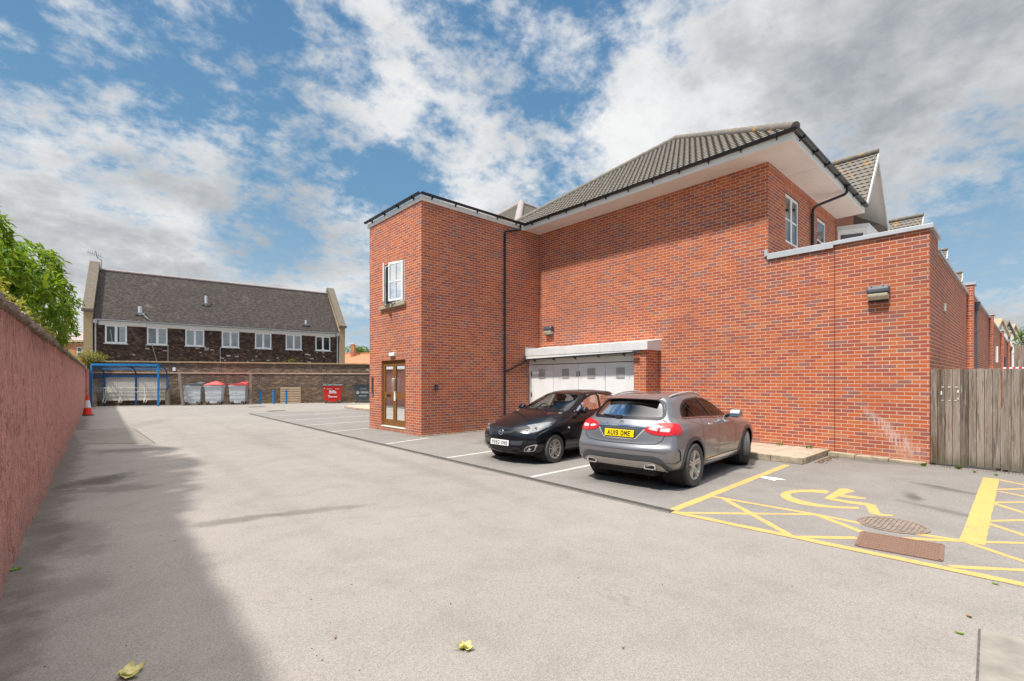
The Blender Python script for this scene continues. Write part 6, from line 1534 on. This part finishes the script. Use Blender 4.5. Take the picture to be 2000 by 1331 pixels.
# panels are laid on the closed body first, then the openings are cut
for vw, sg in (('L',1),('R',-1)):
    gp = c.panel('side_window', vw, dloL, mat_tint, -.004)
    c.bandpart('window_surround', vw, dloL, .030, mat_trim, .003, True)
    c.bandpart('window_pillar', vw, [(.70,1.40),(.98,1.06)], .075, mat_trim, .004, parent=gp); c.bandpart('window_divider', vw, [(.10,1.33),(.30,1.09)], .022, mat_trim, .004, parent=gp)
    c.bandpart('chrome_line', vw, [(-.17,1.097),(.5,1.083),(1.2,1.052),(1.80,1.030)], .014, mat_chrome, .008)
    m = M(); c.band(m, vw, [(.46,1.08),(.36,.95),(.33,.80),(.42,.62)], .007, .0015); c.band(m, vw, [(1.02,1.055),(1.08,.9),(1.09,.55),(1.04,.36)], .007, .0015); c.band(m, vw, [(1.86,1.03),(1.95,.9),(1.97,.62),(1.90,.40)], .007, .0015); c.band(m, vw, [(-.18,1.10),(.1,1.02),(.44,.93)], .004, .001)
    part('door_gap', m, mat_seam, gla, local=True)
    th_ = [R(a) for a in range(-4, 188, 6)]
    for nm, xc_, mt in (('arch_trim',0,mat_gdark),('arch_trim',2.70,mat_gdark)):
        c.bandpart(nm, vw, [(xc_+.425*math.cos(a), .350+.425*math.sin(a)) for a in th_], .060, mt, .006)
    c.bandpart('sill_trim', vw, [(.42,.315),(1.3,.30),(2.24,.31)], .09, mat_gdark, .006); c.bandpart('sill_strip', vw, [(.50,.375),(1.3,.362),(2.2,.368)], .042, mat_chrome, .012, taper=True)
    for x in (.62, 1.42):
        m = M(); y = c.pt(vw,(x,.965))[0].y; m.tube([(x-.02,y-.0*sg,.965),(x,y+.03*sg,.967),(x+.17,y+.032*sg,.965),(x+.20,y,.963)], .014, 8); part('door_handle', m, mat_chrome, gla, local=True, smooth=50)
    # lamps wrap round the corner: rear part and side part
    lens = [(sg*q_[0], q_[1]) for q_ in [(.395,.965),(.42,.915),(.52,.872),(.66,.855),(.815,.86),(.845,.93),(.835,.99),(.795,1.03),(.70,1.045),(.56,1.03),(.44,.995)]]
    lp = c.panel('tail_lamp', 'B', smooth_poly(lens,3), mat_lampred, .010, res=.025)
    c.panel('tail_lamp_side', vw, smooth_poly([(-.625,.862),(-.54,.862),(-.45,.888),(-.405,.935),(-.42,.98),(-.48,1.003),(-.56,1.010),(-.60,.96)],3), mat_lampred, .010, lp, res=.025)
    c.panel('lamp_segment', 'B', smooth_poly([(sg*a_, b_) for a_, b_ in [(.46,.955),(.50,.932),(.60,.918),(.60,.952),(.52,.968)]],3), mat_lampclear, .014, lp, res=.02)
    c.panel('lamp_segment', 'B', smooth_poly([(sg*a_, b_) for a_, b_ in [(.635,.915),(.76,.908),(.775,.935),(.76,.965),(.64,.955)]],3), mat_lampclear, .014, lp, res=.02)
    c.bandpart('lamp_joint', 'B', [(sg*.618,.876),(sg*.622,1.03)], .008, mat_seam, .014, parent=lp)
    # mirrors
    y0 = .80; m = M()
    mirror_prism(m, [(1.60,1.02),(1.62,1.10),(1.68,1.165),(1.78,1.17),(1.84,1.12),(1.82,1.045),(1.72,1.01)], y0+.09, y0+.27, sg); mo = part('door_mirror', m, mat_gpaint, gla, bevel=.03, local=True)
    m = M(); mirror_prism(m, [(1.598,1.045),(1.615,1.10),(1.66,1.15),(1.66,1.03)], y0+.105, y0+.255, sg); part('mirror_glass', m, mat_mirror, mo, local=True)
    m = M(); m.bar((1.72,sg*.78,1.03),(1.72,sg*.92,1.06),.09,.05); part('mirror_arm', m, mat_trim, mo, bevel=.01, local=True)
    # roof rail
    m = M(); P = []
    for i in range(15):
        t = i/14; x = -.14+1.30*t; h = c.pt('T',(x,sg*.525))[0].z; P.append((x, sg*(.525+.01*math.sin(t*3.14)), h+.008+.020*math.sin(math.pi*t)**.4))
    m.tube(P, .015, 8); part('roof_rail', m, mat_steel, gla, local=True, smooth=50)
    # rear bumper side blade and vent
    c.bandpart('bumper_vent', vw, [(-.60,.66),(-.53,.60),(-.51,.48),(-.56,.44)], .030, mat_seam, .004, taper=True); c.bandpart('bumper_blade', vw, [(-.74,.445),(-.64,.425),(-.52,.47)], .035, mat_gpaint, .012, taper=True)
# rear details
rg_ = c.panel('rear_window', 'B', rearG, mat_tint, -.004); c.bandpart('rear_window_surround', 'B', rearG, .045, mat_trim, .003, True)
c.panel('windscreen', 'F', frontG, mat_cglass, -.004); c.bandpart('windscreen_surround', 'F', frontG, .03, mat_trim, .003, True)
c.bandpart('tailgate_chrome', 'B', [(-.44,.965),(-.2,.972),(.2,.972),(.44,.965)], .022, mat_chrome, .014)
c.panel('plate_recess', 'B', smooth_poly([(-.37,.945),(.37,.945),(.40,.93),(.29,.80),(.24,.785),(-.24,.785),(-.29,.80),(-.40,.93)],3), mat_gdark, .003)
m = M(); c.band(m, 'B', [(-.40,.93),(-.29,.795),(-.24,.78),(.24,.78),(.29,.795),(.40,.93)], .016, .006); part('recess_edge', m, mat_steel, gla, local=True, smooth=True)
m = M(); c.band(m, 'B', [(-.62,1.085),(-.69,1.05)], .008, .002); c.band(m, 'B', [(-.72,.87),(-.68,.78),(-.60,.725),(-.4,.712),(0,.708),(.4,.712),(.60,.725),(.68,.78),(.72,.87)], .010, .002); c.band(m, 'B', [(.62,1.085),(.69,1.05)], .008, .002); part('tailgate_gap', m, mat_seam, gla, local=True)
xz = c.pt('B',(0,.86))[0]; n_ = V((-1,0,.12)).normalized()
plate(gla, (xz.x-.016,0,.862), (0,-1,0), V((.12,0,1)), .52, .112, mat_yplate, 'AU19 DME', .1)
xz = c.pt('B',(0,1.03))[0]; m = M(); ez = V((-1,0,.45)).normalized(); ey = V((.45,0,1)).normalized(); ex_ = V((0,-1,0)); o_ = V((xz.x,0,1.012))+ez*.012; rr_ = .043
m.tube([o_+ex_*(rr_*math.cos(a))+ey*(rr_*math.sin(a)) for a in [2*math.pi*i/24 for i in range(25)]], .005, 6)
for a in (90,210,330): m.bar(o_, o_+ex_*(rr_*math.cos(R(a)))+ey*(rr_*math.sin(R(a))), .008, .006, ez)
part('emblem', m, mat_chrome, gla, local=True)
xb = c.pt('B',(.31,1.005))[0]; m = text('GLA 200', .042, .0003, .003); place(m, xb+V((-.012,0,0)), (0,-1,0), ey, 1.15, 1); part('badge', m, mat_chrome, gla, local=True)
# spoiler lip
m = M()
for i in range(13):
    y = -.50+i/12; f = abs(y)/.5; m.v += [V((-.40+.06*f*f,y,1.447-.012*f*f)),V((-.60+.10*f*f,y,1.412-.016*f*f)),V((-.585+.10*f*f,y,1.400-.016*f*f)),V((-.42+.06*f*f,y,1.408))]
for i in range(12):
    for j in range(4): m.f.append((4*i+j,4*i+(j+1)%4,4*i+4+(j+1)%4,4*i+4+j))
m.f += [(0,1,2,3),(51,50,49,48)]; part('spoiler', m, mat_gpaint, gla, local=True, smooth=40)
# wiper
m = M(); y = .12; q0 = c.pt('B',(.10,1.115))[0]+V((-.02,0,0)); q1 = c.pt('B',(.40,1.135))[0]+V((-.02,0,0)); m.bar(q0,q1,.022,.02); m.obox(q0+V((-.005,-.02,0)),(1,0,0),(0,1,0),(0,0,1),.02,.05,.025); part('wiper', m, mat_blackm, gla, local=True)
# lower bumper: dark valance, silver plate, tail pipes
c.panel('bumper_valance', 'B', smooth_poly([(-.80,.27),(.80,.27),(.80,.36),(.70,.50),(.60,.545),(-.60,.545),(-.70,.50),(-.80,.36)],3), mat_gdark, .004)
c.panel('skid_plate', 'B', smooth_poly([(-.74,.29),(-.62,.315),(-.40,.345),(.40,.345),(.62,.315),(.74,.29),(.69,.40),(.56,.455),(-.56,.455),(-.69,.40)],3), mat_skid, .012)
c.panel('diffuser', 'B', smooth_poly([(-.40,.27),(.40,.27),(.37,.34),(-.37,.34)],2), mat_gdark, .016)
for sg in (1,-1):
    xo = c.pt('B',(sg*.52,.375))[0].x; m = M(); mi = M(); sec = smooth_poly([(-.085,-.032),(.085,-.032),(.085,.032),(-.085,.032)],4); N = len(sec); k = 0
    for (dx, s_) in ((.06,1.12),(-.045,1.12),(-.045,.86),(.03,.84)): m.v += [V((xo+dx+.10*max(0,abs(sg*.52+a_)-.52), sg*.52+a_*s_, .375+b_*(s_+(.12 if s_ > 1 else -.1)))) for a_, b_ in sec]
    for r_ in range(3):
        for i in range(N): m.f.append((r_*N+i, r_*N+(i+1)%N, (r_+1)*N+(i+1)%N, (r_+1)*N+i))
    tp_ = part('tail_pipe', m, mat_chrome, gla, local=True, smooth=40); mi.add([V((xo-.025, sg*.52+a_*.85, .375+b_*.75)) for a_, b_ in sec], [tuple(range(N))]); part('pipe_hole', mi, mat_seam, tp_, local=True)
m = M(); c.band(m, 'B', [(-.78,.60),(-.5,.615),(0,.62),(.5,.615),(.78,.60)], .008, .0015); part('bumper_crease', m, mat_gdark, gla, local=True)
c.cut('L', dloL); c.cut('R', dloL); c.cut('B', rearG); c.cut('F', frontG); c.arches((0,2.70), .405, .350, .50)
c.finish(mat_gpaint)
m = M()
for x in (0,2.70):
    for sg in (1,-1):
        m.lathe([(.40,0),(.40,-.32)], (x,sg*.84,.350), (0,sg,0), 28)
        m.disc((x,sg*.52,.350), (0,sg,0), .40, 28)
m.box(-.6,3.2,-.5,.5,.20,.30); m.box(.45,2.2,-.80,.80,.24,.30); m.box(-.5,-.35,-.55,.55,.3,1.0); m.box(1.95,2.1,-.75,.75,.35,1.03); part('underbody', m, mat_inside, gla, local=True)
wheel(gla, (0,.80,.346), 1, .346, .235, .235, 'star'); wheel(gla, (0,-.795,.346), -1, .346, .235, .235, 'star'); wheel(gla, (2.70,.79,.346), 1, .346, .235, .235, 'star', R(24)); wheel(gla, (2.70,-.775,.346), -1, .346, .235, .235, 'star', R(24))
seats(gla, (.35,1.25), .38, .62, mat_inside)
m = M(); m.obox((1.95,0,.98),(1,0,0),(0,1,0),(0,0,1),.30,.72,.07); part('dashboard', m, mat_inside, gla, bevel=.03, local=True)

# ---------------------------------------------------------------- the black hatchback, seen from its front left
mz = thing('parked_car', 'black small hatchback facing the car park with white number plate', 'car', (9.585,7.522,0), 'cars parked in the bays', R(183.66))
rg = [centre([(-.45,.20),(1.2,.17),(2.95,.17)]),
 ring(-.48,.20,3.02,.16,[(-.40,.60,.20),(1.2,.66,.17),(2.85,.62,.17)]),
 ring(-.58,.27,3.18,.21,[(-.46,.75,.27),(0,.80,.24),(2.49,.80,.22),(2.92,.72,.21)]),
 ring(-.63,.42,3.265,.34,[(-.50,.80,.42),(0,.838,.40),(1.2,.825,.38),(2.49,.838,.36),(2.98,.775,.34)]),
 ring(-.64,.58,3.285,.48,[(-.50,.81,.58),(0,.850,.56),(1.2,.832,.55),(2.49,.850,.50),(3.0,.785,.48)]),
 ring(-.62,.72,3.27,.60,[(-.47,.80,.72),(0,.848,.70),(1.2,.842,.70),(2.49,.852,.66),(2.98,.78,.60)]),
 ring(-.58,.86,3.20,.70,[(-.42,.785,.86),(0,.838,.85),(1.2,.847,.82),(2.45,.848,.79),(2.90,.76,.71)]),
 ring(-.535,.96,3.06,.79,[(-.39,.75,.96),(0,.80,.955),(1.2,.825,.91),(2.35,.80,.865),(2.78,.69,.80)]),
 ring(-.51,1.01,2.72,.92,[(-.38,.715,1.02),(0,.765,1.02),(1.2,.80,.965),(2.1,.765,.935),(2.5,.64,.91)]),
 ring(-.49,1.06,2.34,1.005,[(-.37,.68,1.065),(0,.735,1.07),(1.2,.775,.99),(1.9,.735,.975),(2.2,.63,.985)]),
 ring(-.47,1.09,2.10,1.045,[(-.36,.66,1.10),(0,.712,1.10),(1.0,.758,1.02),(1.65,.735,1.005),(1.92,.64,1.025)]),
 ring(-.42,1.25,1.66,1.25,[(-.28,.59,1.26),(.2,.65,1.255),(.8,.685,1.235),(1.3,.665,1.225),(1.52,.575,1.235)]),
 ring(-.36,1.375,1.22,1.395,[(-.18,.525,1.39),(.3,.575,1.41),(.65,.59,1.41),(.98,.57,1.395),(1.10,.50,1.39)]),
 ring(-.30,1.42,1.10,1.435,[(-.12,.45,1.435),(.3,.505,1.455),(.65,.51,1.457),(.95,.45,1.435)]),
 ring(-.1,1.45,.96,1.46,[(-.05,.24,1.455),(.4,.28,1.476),(.82,.24,1.466)]),
 centre([(-.05,1.452),(.4,1.479),(.88,1.467)])]
c = Car(mz, rg, (0,2.49), .293, None)
dlo = smooth_poly([(-.16,1.175),(.0,1.30),(.28,1.375),(.62,1.39),(.92,1.365),(1.22,1.27),(1.50,1.13),(1.68,1.02),(1.0,1.025),(.3,1.085)], 4)
frontG = smooth_poly([(-.635,1.06),(.635,1.06),(.525,1.37),(0,1.395),(-.525,1.37)], 4); rearG = smooth_poly([(-.58,1.10),(.58,1.10),(.48,1.35),(-.48,1.35)], 4)
for vw, sg in (('L',1),('R',-1)):
    gp = c.panel('side_window', vw, dlo, mat_cglass, -.004); c.bandpart('window_surround', vw, dlo, .026, mat_trim, .003, True); c.bandpart('window_pillar', vw, [(.62,1.40),(.74,1.03)], .075, mat_trim, .004, parent=gp); c.bandpart('window_divider', vw, [(1.38,1.19),(1.42,1.02)], .03, mat_trim, .004, parent=gp)
    m = M(); c.band(m, vw, [(.72,1.03),(.70,.75),(.66,.36)], .007, .0015); c.band(m, vw, [(1.62,1.02),(1.74,.9),(1.76,.60),(1.72,.34)], .007, .0015); c.band(m, vw, [(.70,.30),(1.2,.29),(1.78,.30)], .012, .002); part('door_gap', m, mat_seam, mz, local=True)
    for xc_ in (0,2.49):
        c.bandpart('arch_lip', vw, [(xc_+.352*math.cos(R(a)), .300+.352*math.sin(R(a))) for a in range(0,184,6)], .028, mat_mpaint, .006)
    m = M(); p_ = c.pt(vw,(2.06,.70))[0]; m.sphere(p_, .028, 10, (1.3,.5,.75)); part('side_indicator', m, mat_lampclear, mz, local=True, smooth=True)
    for x in (.86,): 
        y = c.pt(vw,(x,.90))[0].y; m = M(); m.tube([(x,y,.90),(x+.02,y+.03*sg,.902),(x+.16,y+.03*sg,.90),(x+.18,y,.898)], .013, 8); part('door_handle', m, mat_mpaint, mz, local=True, smooth=50)
    m = M(); mirror_prism(m, [(1.50,1.0),(1.51,1.07),(1.55,1.125),(1.63,1.125),(1.70,1.07),(1.69,1.005),(1.60,.975)], .83, .99, sg); mo = part('door_mirror', m, mat_mpaint, mz, bevel=.035, local=True); m = M(); m.bar((1.60,sg*.74,.995),(1.60,sg*.86,1.02),.08,.045); part('mirror_arm', m, mat_trim, mo, bevel=.01, local=True)
    # head lamps sweep back round the wing
    hl = c.panel('headlamp', 'F', smooth_poly([(sg*a_, b_) for a_, b_ in [(.44,.645),(.58,.625),(.70,.66),(.80,.73),(.80,.80),(.70,.775),(.56,.71),(.46,.685)]],3), mat_headlamp, .006, res=.02)
    c.panel('headlamp_side', vw, smooth_poly([(2.985,.66),(2.86,.70),(2.68,.775),(2.52,.835),(2.62,.84),(2.80,.815),(2.98,.78)],3), mat_headlamp, .006, hl, res=.02)
    for (a_, b_, r_) in ((.56,.672,.03),(.68,.722,.042)):
        p_, nr_ = c.pt('F',(sg*a_,b_)); m = M(); m.lathe([(r_,.004),(r_,.012),(r_*.8,.010),(0,.016)], p_, -c.VIEWS['F'][3], 18); part('lamp_reflector', m, mat_chrome, hl, local=True, smooth=40)
    # fog lamps
    c.panel('fog_surround', 'F', smooth_poly([(sg*a_, b_) for a_, b_ in [(.50,.265),(.70,.27),(.775,.43),(.66,.405),(.56,.355)]],3), mat_steel, .005, res=.02); c.panel('fog_recess', 'F', smooth_poly([(sg*a_, b_) for a_, b_ in [(.53,.282),(.69,.288),(.745,.405),(.66,.385),(.57,.345)]],3), mat_trim, .008, res=.02)
    p_, nr_ = c.pt('F',(sg*.62,.335)); m = M(); m.lathe([(.052,-.02),(.052,.014),(.038,.016),(.034,.008),(0,.012)], p_, (1,0,0), 20); part('fog_lamp', m, mat_chrome, mz, local=True, smooth=40)
ws = c.panel('windscreen', 'F', frontG, mat_cglass, -.004); c.bandpart('windscreen_surround', 'F', frontG, .028, mat_trim, .003, True); c.panel('rear_window', 'B', rearG, mat_cglass, -.004)
c.bandpart('bonnet_gap', 'F', [(-.66,.80),(-.55,.735),(-.42,.71),(0,.70),(.42,.71),(.55,.735),(.66,.80)], .008, mat_seam, .0015)
# slim upper grille with the emblem, wide lower mouth
c.panel('upper_grille', 'F', smooth_poly([(-.36,.685),(0,.645),(.36,.685),(.30,.640),(.14,.605),(0,.60),(-.14,.605),(-.30,.640)],2), mat_seam, .006, res=.02)
m = M(); ex_, ey, ez = V((0,1,0)), V((-.35,0,1)).normalized(), V((1,0,.35)).normalized(); p_ = c.pt('F',(0,.632))[0]+ez*.014
m.tube([p_+ex_*(.062*math.cos(a))+ey*(.050*math.sin(a)) for a in [2*math.pi*i/28 for i in range(29)]], .0065, 6)
for sg in (1,-1): m.bar(p_+ey*-.016, p_+ex_*(.028*sg)+ey*.014, .012, .008, ez); m.bar(p_+ex_*(.028*sg)+ey*.014, p_+ex_*(.058*sg)+ey*.016, .012, .008, ez)
part('emblem', m, mat_chrome, mz, local=True)
mouth = smooth_poly([(-.60,.515),(-.30,.475),(0,.468),(.30,.475),(.60,.515),(.54,.36),(.40,.27),(.20,.245),(-.20,.245),(-.40,.27),(-.54,.36)],4)
mg = c.panel('lower_grille', 'F', mouth, mat_seam, .003, res=.03); c.bandpart('grille_edge', 'F', [(-.60,.50),(-.54,.35),(-.40,.26),(-.20,.235),(0,.232),(.20,.235),(.40,.26),(.54,.35),(.60,.50)], .022, mat_mpaint, .012); 
m = M()
for i in range(-20,21):
    for sl in (1,-1):
        a0 = (i*.045, .25); pts_ = [(i*.045+sl*t*.5, .25+t*.5) for t in (0,.1,.2,.3,.4,.5)]; pts_ = [p for p in pts_ if inside(p, mouth) and p[1] < .40]
        if len(pts_) > 1: c.band(m, 'F', [pts_[0],pts_[-1]], .009, .007)
part('grille_mesh', m, mat_grey_p, mg, local=True)
c.panel('grille_bar', 'F', smooth_poly([(-.555,.49),(0,.455),(.555,.49),(.50,.40),(0,.375),(-.50,.40)],3), mat_grey_p, .010, mg, res=.03)
xz = c.pt('F',(0,.43))[0]; plate(mz, (xz.x+.022,0,.43), (0,1,0), V((-.10,0,1)), .52, .112, mat_wplate, 'YE62 XHG', .1)
c.bandpart('bumper_lip', 'F', [(-.72,.225),(0,.19),(.72,.225)], .05, mat_blackm, .010)
# wipers
m = M()
for (y0,y1) in ((.50,-.08),(-.02,-.56)):
    a_ = c.pt('F',(y0,1.075))[0]+V((.02,0,.012)); b_ = c.pt('F',(y1,1.085))[0]+V((.02,0,.012)); m.bar(a_,b_,.018,.016)
part('wiper', m, mat_blackm, mz, local=True)
c.cut('L', dlo); c.cut('R', dlo); c.cut('F', frontG); c.cut('B', rearG); c.arches((0,2.49), .340, .300, .46); c.finish(mat_mpaint)
m = M()
for x in (0,2.49):
    for sg in (1,-1):
        m.lathe([(.335,0),(.335,-.30)], (x,sg*.78,.300), (0,sg,0), 28); m.disc((x,sg*.48,.300), (0,sg,0), .335, 28)
m.box(-.45,2.9,-.46,.46,.16,.24); m.box(.36,2.1,-.74,.74,.20,.26); m.box(1.85,2.0,-.68,.68,.3,.99); part('underbody', m, mat_inside, mz, local=True)
for x, y, sg in ((0,.735,1),(0,-.735,-1),(2.49,.735,1),(2.49,-.735,-1)): wheel(mz, (x,y,.293), sg, .293, .20, .200, 'twin')
seats(mz, (.30,1.15), .36, .58, mat_cloth)
m = M(); m.obox((1.86,0,.93),(1,0,0),(0,1,0),(0,0,1),.26,.66,.08); m.obox((1.72,-.36,1.02),(1,0,0),(0,1,0),(0,0,1),.10,.16,.05); part('dashboard', m, mat_cloth, mz, bevel=.03, local=True)
m = M(); o_ = V((1.50,-.36,.98)); e1 = V((0,1,0)); e2 = V((-.42,0,.9)).normalized()
m.tube([o_+e1*(.185*math.cos(a))+e2*(.185*math.sin(a)) for a in [2*math.pi*i/28 for i in range(29)]], .014, 8); m.bar(o_-e1*.18,o_+e1*.18,.03,.03); m.bar(o_,o_-e2*.18,.03,.03); part('steering_wheel', m, mat_blackm, mz, local=True, smooth=50)
for sg in (1,-1):
    m = M(); m.bar((1.72,sg*.70,1.0),(.98,sg*.545,1.375),.05,.02); m.bar((.64,sg*.585,1.38),(.70,sg*.70,1.0),.08,.02); m.bar((-.05,sg*.53,1.36),(-.32,sg*.60,1.05),.22,.02); part('pillar_trim', m, mat_trimcream, mz, local=True)
m = M(); m.obox((.5,0,1.415),(1,0,0),(0,1,0),(0,0,1),.50,.46,.008); part('headlining', m, mat_trimcream, mz, local=True)
m = M(); m.obox((1.18,0,1.325),(1,0,0),(0,1,0),(0,0,1),.015,.11,.032); part('rear_view_mirror', m, mat_blackm, mz, bevel=.01, local=True)
m = M(); m.obox((1.86,.02,1.03),(1,0,0),(0,1,0),(0,0,1),.02,.035,.05); m.tube([(1.86,.02,1.0),(1.86,.02,.96)],.01,6); part('phone_holder', m, mat_blackm, mz, bevel=.008, local=True)
